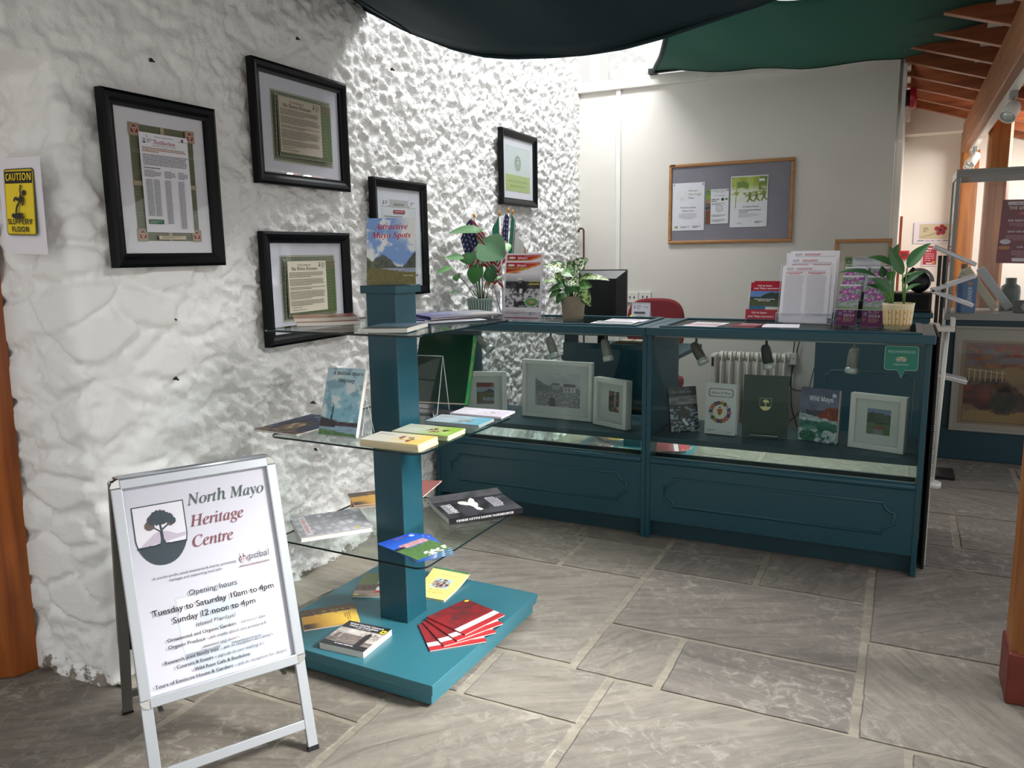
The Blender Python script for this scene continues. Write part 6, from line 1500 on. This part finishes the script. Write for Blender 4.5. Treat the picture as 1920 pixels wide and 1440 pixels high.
# staff desk
def desk():
    t = thing('staff_desk', 'teal staff desk with raised shelf behind the left display counter', 'desk', (-.70, .72, 0)); w = .60
    b = MB(); b.box(-.03, -.02, .845, w, .19, .868); b.build('upper_shelf', TEAL, t, bev=.002)
    b = MB(); b.box(-.02, .02, .70, w, .80, .725); b.build('worktop', TEALD, t, bev=.002)
    b = MB(); b.box(0, .0, .46, w - .02, .018, .80); b.build('front_panel', TEAL, t)
    for x in (0.0, w - .02):
        b = MB(); b.box(x, .02, 0, x + .02, .185, .8448); b.build('side_panel', TEAL, t)
    b = MB(); b.box(.02, .28, .0, w - .02, .295, .70); b.build('back_panel', TEALD, t)
    for k in range(4):
        b = MB(); b.box(.27 + k * .075, .05, .73, .335 + k * .075, .27, .80); o = b.build('card_box', mat('beige_card', '#b5a88c', .8), t)
desk()
mon = thing('computer_monitor', 'black flat computer monitor seen from behind above the counter', 'monitor', (-.583, 1.05, .7252), (0, 0, R(3)))
b = MB(); b.box(-.145, -.015, .19, .145, .02, .472); b.build('screen_case', BLACK, mon, bev=.006)
b = MB(); q = [b.vert(v) for v in ((-.145, -.015, .19), (.145, -.015, .19), (.145, -.015, .465), (-.145, -.015, .465), (-.10, -.055, .20), (.095, -.055, .20), (.095, -.055, .42), (-.10, -.055, .42))]
for f in ((4, 5, 6, 7), (0, 1, 5, 4), (1, 2, 6, 5), (2, 3, 7, 6), (3, 0, 4, 7)): b.face([q[i] for i in f])
for k in range(24): b.box(-.09 + k * .0075, -.0565, .36, -.087 + k * .0075, -.054, .41)
b.build('rear_housing', BLACK, mon, bev=.002)
b = MB(); b.box(-.03, -.01, .01, .03, .01, .25); b.box(-.11, -.09, 0, .11, .09, .012); b.build('foot_stand', BLACK, mon, bev=.003)
ph = thing('desk_phone', 'black desk telephone with tilted handset behind the variegated plant', 'telephone', (-.60, .80, .8685), (0, 0, R(10)))
b = MB(); b.prism([(-.09, -.07), (.10, -.07), (.10, .07), (-.09, .07)], 0, .032); b.build('base', BLACK, ph, bev=.008)
b = MB(); b.tube([(-.03, 0, .075), (-.01, -.01, .072), (.02, -.02, .050), (.09, -.03, .042)], [.024, .02, .013, .02], 10); b.lathe([(0, -.02), (.026, -.018), (.026, .012), (0, .016)], 16, cx=-.035, cz=.07); b.build('handset', BLACK, ph)
ch = thing('office_chair', 'red upholstered office chair behind the counter seam', 'chair', (-.455, 1.62, 0), (0, 0, R(185)))
RED = mat('red_fabric', '#7d2a30', .9, bump=.3, bscale=300)
b = MB()
for j in range(9):
    for i in range(13): pass
P = []
for k in range(40):
    a = 2 * math.pi * k / 40; cx = math.copysign(abs(math.cos(a)) ** .6, math.cos(a)) * .19; cz = math.copysign(abs(math.sin(a)) ** .6, math.sin(a)) * .19; P.append((cx, cz + .80))
f0 = [b.vert((x, -.175, z)) for x, z in P]; f1 = [b.vert((x, -.12, z)) for x, z in P]
b.face(f0[::-1]); b.face(f1)
for i in range(40): b.face((f0[i], f0[(i + 1) % 40], f1[(i + 1) % 40], f1[i]), smooth=True)
b.build('backrest', RED, ch, bev=.015)
b = MB(); b.prism([(.22 * math.copysign(abs(math.cos(2 * math.pi * k / 40)) ** .6, math.cos(2 * math.pi * k / 40)), .08 + .21 * math.copysign(abs(math.sin(2 * math.pi * k / 40)) ** .6, math.sin(2 * math.pi * k / 40))) for k in range(40)], .43, .49); b.build('seat', RED, ch, bev=.018)
b = MB(); b.tube([(0, .05, .42), (0, -.15, .45), (0, -.17, .70)], .016, 8); b.build('back_bracket', BLACK, ch)
b = MB(); b.tube([(0, .06, .07), (0, .06, .43)], .025, 12)
b.build('gas_stem', BLACK, ch)
for k in range(5):
    a = R(72 * k + 20); b = MB(); b.tube([(0, .06, .10), (.24 * math.cos(a), .06 + .24 * math.sin(a), .06)], [.022, .012], 8); o = b.build('leg', BLACK, ch)
    b = MB(); b.tube([(.24 * math.cos(a) - .012 * math.sin(a), .06 + .24 * math.sin(a) + .012 * math.cos(a), .026), (.24 * math.cos(a) + .012 * math.sin(a), .06 + .24 * math.sin(a) - .012 * math.cos(a), .026)], .025, 12); b.build('caster', BLACK, o)
def art_card(w, h):
    s = Sheet(w, h, '#e3e1ea'); crest(s, w * .12, h * .80, w * .09, h * .12, '#22303a', '#e3e1ea', None, None); s.lines(w * .3, h * .9, w * .2, 3, h * .05, '#9a9aa4'); s.lines(w * .65, h * .86, w * .25, 1, h * .06, '#8a8a94', last=1); s.lines(w * .12, h * .68, w * .76, 2, h * .16, '#5a5a64', center=True); return s
t = thing('card_stand', 'small white folded card standing before the red chair', 'card', (-.332, .80, .8685), (0, 0, R(-2)))
q = MB(); q.add(art_card(.105, .155), Matrix.Rotation(R(82), 4, 'X')); q.build('front_leaf', PM, t)
q = MB(); q.quad(((0, .02, .153), (.105, .02, .153), (.105, .06, 0), (0, .06, 0)), rgb('#dddbe2')); q.quad(((0, .0215, .154), (0, .0615, 0), (.105, .0615, 0), (.105, .0215, .154)), rgb('#dddbe2')); q.build('rear_leaf', PM, t)
b = MB(); hv = thing('highlighter', 'bright yellow highlighter leaning beside the white card', 'pen', (-.345, .79, .8685)); b.tube([(0, 0, 0), (.018, .01, .085)], [.008, .006], 8); b.build('barrel', mat('fluo_yellow', '#d9f03a', .4), hv)

# wall services
for px, py, lab in ((1186, 557, 'white double wall socket above the red chair beside the monitor'), (1210, 556, 'white wall socket strip above the white card')):
    p = at_y(px, py, 2.228); t = thing('wall_socket', lab, 'socket', p, upright(0)); b = MB(); b.box(-.045, -.04, 0, .045, .035, .012); b.build('face_plate', WHITEM, t, bev=.003)
    b = MB(); b.box(-.02, -.01, .012, -.012, .006, .0135); b.box(.012, -.01, .012, .02, .006, .0135); b.build('pin_hole', BLACK, t)
p = at_y(1482, 672, 2.228); t = thing('wall_socket', 'white fused wall socket low on the partition beside the heater', 'socket', p, upright(0)); b = MB(); b.box(-.042, -.04, 0, .042, .04, .03); b.build('face_plate', WHITEM, t, bev=.004)
b = MB(); b.box(-.028, .0, .03, -.022, .006, .0315); b.box(.02, .0, .03, .026, .006, .0315); b.build('pin_hole', BLACK, t)
rad = thing('oil_heater', 'white finned oil filled electric heater against the partition', 'heater', (.08, 2.08, 0))
CRM = mat('heater_white', '#d3cfc6', .35)
for k in range(8):
    b = MB(); x = -.155 + k * .058
    P = [(.085 * math.copysign(abs(math.cos(2 * math.pi * q / 28)) ** .7, math.cos(2 * math.pi * q / 28)), .345 + .275 * math.copysign(abs(math.sin(2 * math.pi * q / 28)) ** .5, math.sin(2 * math.pi * q / 28))) for q in range(28)]
    f0 = [b.vert((x - .004, y, z)) for y, z in P]; f1 = [b.vert((x + .004, y, z)) for y, z in P]; b.face(f0); b.face(f1[::-1])
    for i in range(28): b.face((f0[i], f1[i], f1[(i + 1) % 28], f0[(i + 1) % 28]))
    b.tube([(x - .026, 0, .585), (x + .026, 0, .585)], .032, 12); b.tube([(x, -.055, .10), (x, -.06, .55)], .014, 8)
    b.build('fin', CRM, rad, bev=.002)
b = MB(); b.box(-.235, -.08, .08, -.19, .08, .60); o = b.build('control_box', CRM, rad, bev=.012)
b = MB()
for k in range(5): b.box(-.2355, -.05 + k * .022, .15, -.2345, -.04 + k * .022, .5)
b.box(-.22, -.0815, .52, -.205, -.0795, .58); b.build('vent_slot', BLACK, o)
b = MB(); b.box(-.21, -.09, .02, -.17, .09, .08); b.box(.22, -.09, .02, .26, .09, .08)
for x in (-.19, .24):
    for y in (-.10, .10): b.tube([(x - .01, y, .022), (x + .01, y, .022)], .022, 12)
b.build('wheel_base', BLACK, rad)
def cable(label, pts, r=.004):
    P = [Vector(p) for p in pts]; Q = []
    for k in range(len(P) - 1):
        p0, p1, p2, p3 = P[max(0, k - 1)], P[k], P[k + 1], P[min(len(P) - 1, k + 2)]
        for i in range(8):
            t = i / 8; Q.append(.5 * ((2 * p1) + (p2 - p0) * t + (2 * p0 - 5 * p1 + 4 * p2 - p3) * t * t + (3 * p1 - p0 - 3 * p2 + p3) * t ** 3))
    Q.append(P[-1]); b = MB(); b.tube(Q, r, 6); return tag(b.build('power_cable', BLACK), label, 'cable')
A = lambda x, y: at_y(x, y, 2.212)
cable('black cable hanging straight beside the low wall socket', [A(1490, 640), A(1484, 700), A(1484, 760), A(1494, 800), A(1498, 850)])
cable('black cable looping from the low socket across to the cupboard', [A(1499, 640), A(1489, 680), A(1482, 725), A(1505, 735), A(1515, 750)])
cable('thin black cable hanging beside the teal cupboard', [A(1535, 662), A(1524, 700), A(1516, 730), A(1500, 770), A(1480, 790)], .003)

# teal cupboard behind the second counter with the box, bag and framed certificate on it
cb = thing('cupboard', 'teal storage cupboard behind the right end of the display counters', 'cupboard', (.56, 1.52, 0))
b = MB(); b.box(0, 0, .06, .585, .40, .912); b.build('carcass', TEAL, cb, bev=.002)
b = MB(); b.box(-.012, -.012, .9125, .597, .41, .94); b.build('top_board', TEAL, cb, bev=.003)
b = MB(); b.box(.02, .02, 0, .565, .38, .0598); b.build('plinth', TEALD, cb)
b = MB(); P = notch_path(.06, .14, .525, .60, .03); P3 = [(x, 0, z) for x, z in P]; P3.append(P3[0]); b.tube(P3, .004, 6, caps=False); b.build('panel_moulding', TEAL, cb)
bx = thing('speaker_box', 'black box shaped speaker on the teal cupboard behind the cream pot', 'speaker', (1.03, 1.70, .9405), (0, 0, R(2)))
b = MB(); b.box(-.12, -.10, 0, .115, .12, .105); b.build('case', BLACK, bx, bev=.004)
b = MB(); b.box(-.10, -.102, .012, .10, -.1, .095); b.build('grille_cloth', mat('speaker_cloth', '#08080a', .9), bx)
hd = thing('headphones', 'black padded headphones with raised handle resting on the black speaker', 'headphones', (1.06, 1.70, 1.0465), (0, 0, R(-10)))
b = MB(); b.lathe([(0, -.03), (.05, -.028), (.06, -.015), (.06, .015), (.05, .028), (0, .03)], 24); g = MB(); g.add(b, Matrix.Translation((.02, 0, .058)) @ Matrix.Rotation(R(80), 4, 'X')); g.build('ear_cup', BLACK, hd)
b = MB(); b.tube([(.02 + .072 * math.cos(R(a)), -.02, .06 + .068 * math.sin(R(a))) for a in range(0, 200, 12)], .008, 8); b.build('headband', mat('grey_band', '#8a8a88', .4), hd)
b = MB(); b.tube([(-.06, -.02, .06), (-.03, -.02, .10), (-.005, -.02, .135)], .012, 8); b.build('handle_strap', BLACK, hd)
def art_orgframe(w, h):
    s = Sheet(w, h, '#c9bfae'); q = art_trust(w * .72, h * .66); q.warp(lambda x, y, z: (x + w * .15, y + h * .12, z + .0003)); s.add(q); return s
t = thing('picture_frame', 'light oak framed organic certificate standing behind the purple brochures', 'picture frame', (.632, 1.56, .9405), upright(-1, 7))
b = MB(); w, h, bw, d = .30, .41, .020, .016
b.box(0, 0, 0, w, bw, d); b.box(0, h - bw, 0, w, h, d); b.box(0, bw, 0, bw, h - bw, d); b.box(w - bw, bw, 0, w, h - bw, d); b.build('frame', MATS['oak_frame'], t, bev=.002)
art_orgframe(w - 2 * bw, h - 2 * bw).put('mount', t, (bw, bw, .006))
b = MB(); b.box(bw, bw, .011, w - bw, h - bw, .0125); b.build('glass', FGLASS, t)
b = MB(); b.box(.004, .004, 0, w - .004, h - .004, .005); b.build('backing', mat('brown_board', '#7a6347', .8), t)

# sticker inside the glass of the second counter
def sticker():
    w, h = .118, .125; t = thing('window_sticker', 'green recommended sticker with owl face on the counter glass', 'sticker', (.951, .0092, .798), (R(90), 0, 0))
    s = Sheet(w, h, None); G, B = '#0f7a66', '#a9c9bf'
    def body(k, c):
        P = []; r = .010
        for cx, cy, a in ((w - r, h - r, 0), (r, h - r, 90), (r, .030 + r, 180)):
            for i in range(6): P.append((cx + (r - k) * math.cos(R(a + 18 * i)), cy + (r - k) * math.sin(R(a + 18 * i))))
        P += [(w * .40, .030 + k), (w * .52, k * 1.6), (w * .62, .030 + k)]
        for i in range(6): P.append((w - r + (r - k) * math.cos(R(-90 + 18 * i)), .030 + r + (r - k) * math.sin(R(-90 + 18 * i))))
        s.poly(P, c)
    body(0, B); body(.0016, G)
    s.text('RECOMMENDED', w * .5, h * .79, w=w * .80, c='#8fb9ac', style='sansb'); s.rect(w * .1, h * .765, w * .8, .0008, '#5f9c8c')
    for cx in (.42, .58): s.circ(w * cx, h * .58, w * .078, '#e6ecd9'); s.circ(w * cx, h * .58, w * .066, '#1a2a26'); s.circ(w * cx, h * .58, w * .040, '#e6ecd9'); s.circ(w * cx, h * .58, w * .018, '#1a2a26')
    s.poly([(w * .40, h * .66), (w * .60, h * .66), (w * .5, h * .60)], '#c9cf8a'); s.text('tripadvisor', w * .5, h * .40, w=w * .46, c='#9cc4b8', style='sansb')
    s.build('vinyl', PG, t)
sticker()

# ------------------------------------------------------------------ the space to the right
b = MB(); zs_ = thing('banner_case', 'black flat carry case with white dotted zip leaning at the counter end', 'carry case', (1.130, .10, 0), (0, 0, R(0)))
b.box(0, 0, .0, .012, .55, .955); b.build('case_body', mat('black_nylon', '#0a0a0d', .7), zs_, bev=.004)
b = MB()
for k in range(95): b.box(.0125, -.0015 + .003 * math.sin(k), .02 + k * .0098, .0165, .004 + .003 * math.sin(k), .0255 + k * .0098)
b.build('zip', WHITEM, zs_)
rk = thing('display_rack', 'black and silver folding leaflet rack beside the far end of the counter', 'rack', (1.185, 1.62, 0))
for x, y in ((-.02, 0), (.005, .03)):
    b = MB(); b.box(x, y, .02, x + .018, y + .018, 1.25); b.build('upright', BLACK, rk, bev=.002)
for k, (z0, z1) in enumerate(((1.30, 1.20), (1.06, 1.14), (1.06, .98), (.60, .56))):
    b = MB(); b.bar((-.045 if z0 > .95 else -.02, -.01, z0), (.16, -.01, z1), .14, .022); b.build('shelf_arm', ALU, rk, bev=.003)
b = MB(); b.box(-.03, -.06, 0, .14, .14, .02); b.build('base_plate', BLACK, rk, bev=.003)
wb = thing('white_easel', 'white plastic easel with tray clamp standing beside the counter end', 'easel', (1.205, 1.36, 0))
b = MB(); b.tube([(0, .02, .02), (.02, .01, .86)], .011, 10); b.tube([(.0, .02, .0), (.0, .02, .03)], .045, 14); b.build('pole', WHITEM, wb)
b = MB(); b.box(-.05, -.06, .86, .05, .06, .885); b.box(-.07, -.06, .885, -.02, .03, .9); b.box(.03, -.05, .885, .05, .06, .93); b.build('tray', WHITEM, wb, bev=.003)
# glazed cabinet
DARKT = mat('dark_teal_paint', '#123c48', .45)
cab = thing('display_cabinet', 'tall cabinet with glass upper case and dark teal base near the far wall', 'display cabinet', (1.245, 2.09, 0)); cw, cd = .72, .50
b = MB(); b.box(0, 0, .20, cw, cd, .86); b.build('base_cabinet', DARKT, cab, bev=.002)
b = MB(); b.box(-.006, -.008, 0, cw, cd, .1995); b.build('plinth', DARKT, cab, bev=.004)
b = MB(); b.box(-.01, -.014, .8605, cw, cd, .90); b.build('ledge', GREYM, cab, bev=.002)
b = MB(); e = .022
for x, y in ((0, 0), (0, cd - e), (cw - e, 0), (cw - e, cd - e)): b.box(x, y, .9005, x + e, y + e, 1.70)
for z0, z1 in ((1.70, 1.745),): b.box(0, 0, z0, cw, e, z1); b.box(0, cd - e, z0, cw, cd, z1); b.box(0, e, z0, e, cd - e, z1); b.box(cw - e, e, z0, cw, cd - e, z1)
b.box(0, -.004, 1.715, cw, 0, 1.728); b.build('case_frame', GREYM, cab, bev=.0015)
b = MB(); b.box(e, .006, .9005, cw - e, .010, 1.70); b.box(e, cd - .010, .9005, cw - e, cd - .006, 1.70); b.box(.006, e, .9005, .010, cd - e, 1.70); b.build('glass_pane', FGLASS, cab)
def art_race(w, h):
    s = Sheet(w, h, '#8d7a62'); s.rect(w * .05, h * .03, w * .9, h * .94, '#3a3230')
    def f(u, v):
        c = mixc((182, 150, 96), (150, 122, 84), .5 + fbm(u * 3, v * 5))
        if v > .72: c = mixc((150, 146, 150), (126, 104, 96), .5 + fbm(u * 4, v * 6))
        if v > .70 and fbm(u * 6, v * 12, 2) > .10: c = mixc((168, 66, 50), (196, 130, 60), .5 + 1.2 * fbm(u * 9, v * 9, 5))
        d = u * .75 + v
        if .30 < d < .92 and v < .56: c = mixc((66, 50, 44), (122, 92, 66), .5 + 1.4 * fbm((u - v) * 7, d * 4, 7))
        if .22 < v < .46 and u < .36: c = mixc((150, 62, 44), (84, 38, 32), .5 + fbm(u * 6, v * 10))
        if (u - .5) ** 2 / .03 + (v - .26) ** 2 / .016 < 1: c = mixc((60, 66, 44), (38, 42, 34), .5 + fbm(u * 8, v * 8))
        if v < .14 + .1 * nz(u * 3, 4): c = (190, 158, 100)
        return tuple(v * .78 for v in c)
    s.pic(w * .055, h * .035, w * .89, h * .93, f, 44, 44); s.text('INDIANAPOLIS MOTOR SPEEDWAY', w * .5, h * .905, w=w * .82, h=h * .05, c='#7d2a36', style='sansb')
    for k in range(7): s.line([(w * (.1 + .06 * k), h * .52), (w * (.1 + .06 * k), h * (.66 + .0 * k))], w * .006, '#d9cfb5')
    s.line([(w * .08, h * .66), (w * .5, h * .62)], w * .006, '#d9cfb5'); return s
pf = thing('picture_frame', 'pale framed motor racing poster fixed on the dark teal cabinet front', 'picture frame', (1.300, 2.087, .185), upright(0))
b = MB(); w, h, bw, d = .56, .642, .016, .02
b.box(0, 0, 0, w, bw, d); b.box(0, h - bw, 0, w, h, d); b.box(0, bw, 0, bw, h - bw, d); b.box(w - bw, bw, 0, w, h - bw, d); b.build('frame', mat('pale_frame', '#9a9990', .4, .3), pf, bev=.002)
s = Sheet(w - 2 * bw, h - 2 * bw, '#a39e91'); q = art_race(.478, .51); q.warp(lambda x, y, z: (x + .026, y + .030, z + .0004)); s.add(q); s.put('mount', pf, (bw, bw, .008))
b = MB(); b.box(bw, bw, .014, w - bw, h - bw, .0155); b.build('glass', FGLASS, pf)
b = MB(); b.box(.003, .003, 0, w - .003, h - .003, .006); b.build('backing', mat('brown_board', '#7a6347', .8), pf)
# things in the cabinet
ZB = .9008
o = thing('bottle', 'small corked bottle with dark bands in the glass cabinet', 'bottle', (1.335, 2.33, ZB)); b = MB(); b.lathe([(0, 0), (.036, 0), (.036, .15), (.034, .19), (.020, .235), (.018, .262), (0, .262)], 20); b.build('glass_body', mat('bottle_glass', '#9aa39c', .15), o)
b = MB(); b.lathe([(.0365, .10), (.0368, .13), (.0365, .131), (.0365, .138), (.0368, .139), (.0368, .165), (.036, .166)], 20); b.build('band', BLACK, o); b = MB(); b.lathe([(0, .262), (.017, .262), (.018, .29), (0, .29)], 14); b.build('cork', mat('cork', '#7d5a44', .8), o)
o = thing('card_box', 'blue box reading winner standing in the glass cabinet', 'box', (1.30, 2.16, ZB)); b = MB(); b.box(0, 0, 0, .10, .05, .215, rgb('#1f5f96')); s = Sheet(.215, .07, '#24699f'); s.text('WINNER', .10, .022, w=.11, h=.022, c='#c9d6de', style='sansb'); s.circ(.175, .035, .014, '#a5705a')
b.add(s, Matrix(((0, -1, 0, .098), (0, 0, -1, -.0004), (1, 0, 0, 0), (0, 0, 0, 1)))); b.box(-.002, -.002, .215, .102, .052, .222, rgb('#b9b9b4')); b.build('box_body', PM, o)
for k, (x0, lab, c) in enumerate(((1.44, 'cream board leaning steeply inside the glass cabinet', '#b5b096'), (1.52, 'blue grey board leaning inside the glass cabinet', '#a9b3b9'))):
    o = thing('leaning_board', lab, 'board', (x0, 2.235 + .07 * k, ZB)); b = MB(); b.bar((.07, .02, .02), (-.10, .02, .262), .07, .045, up=(1, 0, .6)); b.build('board_body', mat('board_%s' % 'ab'[k], c, .6), o, bev=.003)
o = thing('lantern', 'dark green lantern shaped tin in the glass cabinet', 'lantern', (1.60, 2.42, ZB)); b = MB(); b.lathe([(0, 0), (.055, 0), (.055, .12), (.05, .15), (.03, .165), (.03, .20), (0, .2)], 8); b.build('tin_body', mat('lantern_green', '#2a3f34', .4), o)
o = thing('camera', 'old black and silver camera in the glass cabinet', 'camera', (1.66, 2.22, ZB)); b = MB(); b.box(-.06, -.02, 0, .06, .025, .075); b.build('body', BLACK, o, bev=.004); b = MB(); b.lathe([(0, 0), (.026, 0), (.026, .03), (.02, .032), (0, .032)], 18); g = MB(); g.add(b, Matrix.Translation((0, -.02, .035)) @ Matrix.Rotation(R(90), 4, 'X')); g.build('lens', GREYM, o)
def art_meat(w, h):
    s = Sheet(w, h, '#6f1d33'); s.rrect(w * .10, h * .915, w * .88, h * .055, h * .02, '#cfc6cf'); s.text('The Wild Rose Caf\u00e9', w * .5, h * .927, w=w * .5, c='#5a5a66', style='script')
    s.text('THE GREAT MEAT UP', w * .54, h * .845, w=w * .82, h=h * .05, c='#e0d3d3', style='sansb'); s.rect(w * .3, h * .75, w * .5, h * .06, '#8f1f30'); s.lines(w * .34, h * .80, w * .4, 3, h * .018, '#c98a96', center=True)
    s.text('BIG NIGHT OF FUN FOR ALL', w * .54, h * .655, w=w * .80, h=h * .035, c='#e0d3d3', style='sansb'); s.lines(w * .15, h * .63, w * .7, 3, h * .02, '#b98a98', center=True); s.text('WITH THE REEL DEEL BREWERY', w * .54, h * .485, w=w * .78, h=h * .028, c='#e0d3d3', style='sansb'); s.lines(w * .1, h * .44, w * .8, 4, h * .022, '#b98a98', center=True)
    s.circ(w * .13, h * .34, w * .10, '#c9c2cc', ry=h * .04); s.text('LIVE MUSIC', w * .5, h * .245, w=w * .3, h=h * .026, c='#e0d3d3', style='sansb'); s.lines(w * .25, h * .2, w * .5, 4, h * .026, '#b98a98', center=True); s.rrect(w * .28, h * .03, w * .42, h * .055, h * .02, '#d9d2d6')
    s.circ(w * .82, h * .12, w * .17, '#c99a4a', ry=h * .05); s.circ(w * .82, h * .085, w * .17, '#3a2a20', ry=h * .03); s.circ(w * .12, h * .245, w * .11, '#b5743c', ry=h * .03); return s
t = thing('poster', 'burgundy meat night poster taped inside the back glass of the cabinet', 'poster', (1.522, 2.572, 1.19), (R(90), R(1.5), 0)); q = MB(); q.add(art_meat(.30, .395)); q.quad(((0, 0, -.0004), (0, .395, -.0004), (.30, .395, -.0004), (.30, 0, -.0004)), rgb('#dddddd')); q.build('paper_sheet', PM, t)
# on the far wall
def onfar(name, label, px, w, h, sheet, cat='poster'):
    p = at_y(*px, 4.192); t = thing(name, label, cat, p, (R(90), 0, 0)); q = MB(); q.add(sheet); q.box(0, 0, -.003, w, h, -.0005, rgb('#d9d6da')); q.build('paper_sheet', PM, t)
s = Sheet(.30, .175, '#d9d3dc'); s.rect(.04, .035, .24, .125, '#c3b596'); F = [(.17, .12), (.205, .135), (.225, .12), (.215, .09), (.185, .085)]
for x, y in F: s.circ(x, y, .020, '#a33c42', n=12); s.circ(x + .003, y + .003, .012, '#8a2a34', n=10)
s.circ(.195, .11, .012, '#3a2028'); s.line([(.18, .095), (.12, .07), (.05, .055)], .003, '#5f7a44'); s.line([(.18, .09), (.11, .06), (.07, .045)], .002, '#6f8a50'); s.lines(.07, .13, .04, 3, .014, '#7a6f5a'); s.rect(.03, .02, .05, .006, '#4a5a50'); s.rect(.22, .02, .06, .006, '#4a5a50'); s.text('Wild Rose Caf\u00e9', .15, .017, w=.12, c='#4a4a55', style='script')
onfar('poster', 'landscape poster of a red flower on the far cream wall', (1712, 457), .30, .175, s)
s = Sheet(.115, .175, '#d9d3d8'); s.rect(.006, .012, .10, .155, '#a3303c'); s.lines(.02, .15, .07, 2, .02, '#e3d3d3', ht=.5); s.lines(.02, .105, .07, 4, .018, '#d99aa4', ht=.4); s.circ(.085, .03, .014, '#c98a4a'); s.rect(.03, .018, .045, .01, '#e0d9d9')
onfar('poster', 'small red event poster under the flower poster', (1728, 499), .115, .175, s)
p = at_y(1696, 478, 4.19); t = thing('alarm_call_point', 'red fire alarm call point on the far wall past the leaves', 'alarm', p, upright(0)); b = MB(); b.box(-.035, -.035, 0, .035, .035, .03); b.build('case', mat('alarm_red', '#b5222e', .4), t, bev=.003); b = MB(); b.box(-.02, -.015, .03, .02, .015, .0312); b.build('face_plate', mat('alarm_face', '#6a3a3c', .4), t)
# alarm bell on the partition's end
t = thing('alarm_bell', 'round red alarm bell fixed high on the white partition end', 'alarm bell', (.947, 2.275, 2.205), (0, R(90), 0))
b = MB(); b.lathe([(0, .0), (.05, .0), (.05, .022), (0, .022)], 24); b.build('back_plate', BLACK, t)
b = MB(); b.lathe([(0, .022), (.064, .022), (.066, .03), (.066, .045), (.06, .055), (.03, .062), (0, .063)], 32); b.build('gong', mat('bell_red', '#b3202c', .3), t)
# track spotlights along the timber beam
def track_spot(label, x, y, z, az, tilt, s_=1.0):
    t = thing('track_spotlight', label, 'spotlight', (x, y, z)); b = MB(); b.box(-.014, -.05, -.03, .014, .05, 0); b.tube([(0, 0, -.03), (0, 0, -.055)], .008, 8); b.build('adaptor', GREYM, t, bev=.003)
    d = Vector((math.cos(R(az)) * math.sin(R(tilt)), math.sin(R(az)) * math.sin(R(tilt)), -math.cos(R(tilt)))); M = Matrix.Translation((0, 0, -.075)) @ d.to_track_quat('Z', 'Y').to_matrix().to_4x4()
    h = MB(); h.lathe([(0, -.04), (.018, -.04), (.03, -.02), (.036, .06), (.032, .06), (.026, -.01), (0, -.015)], 20); g = MB(); g.add(h, M); g.build('lamp_shade', WHITEM, t)
    h = MB(); h.lathe([(0, .045), (.028, .045), (.03, .056), (0, .062)], 18); g = MB(); g.add(h, M); g.build('bulb', mat('lamp_glass', '#c9cdc9', .12, .3), t)
tr = thing('light_track', 'white light track fixed under the timber beam', 'track', (1.41, 1.5, 2.028)); b = MB(); b.box(-.016, -1.6, -.022, .016, 2.3, 0); b.build('rail', WHITEM, tr)
track_spot('white spotlight on the beam nearest the canopy corner', 1.41, 1.13, 2.006, -120, 45)
track_spot('white spotlight far along the beam over the glass cabinet', 1.41, 3.42, 2.006, -140, 40)
track_spot('second white spotlight behind it on the far end of the beam', 1.41, 3.72, 2.006, -120, 40)
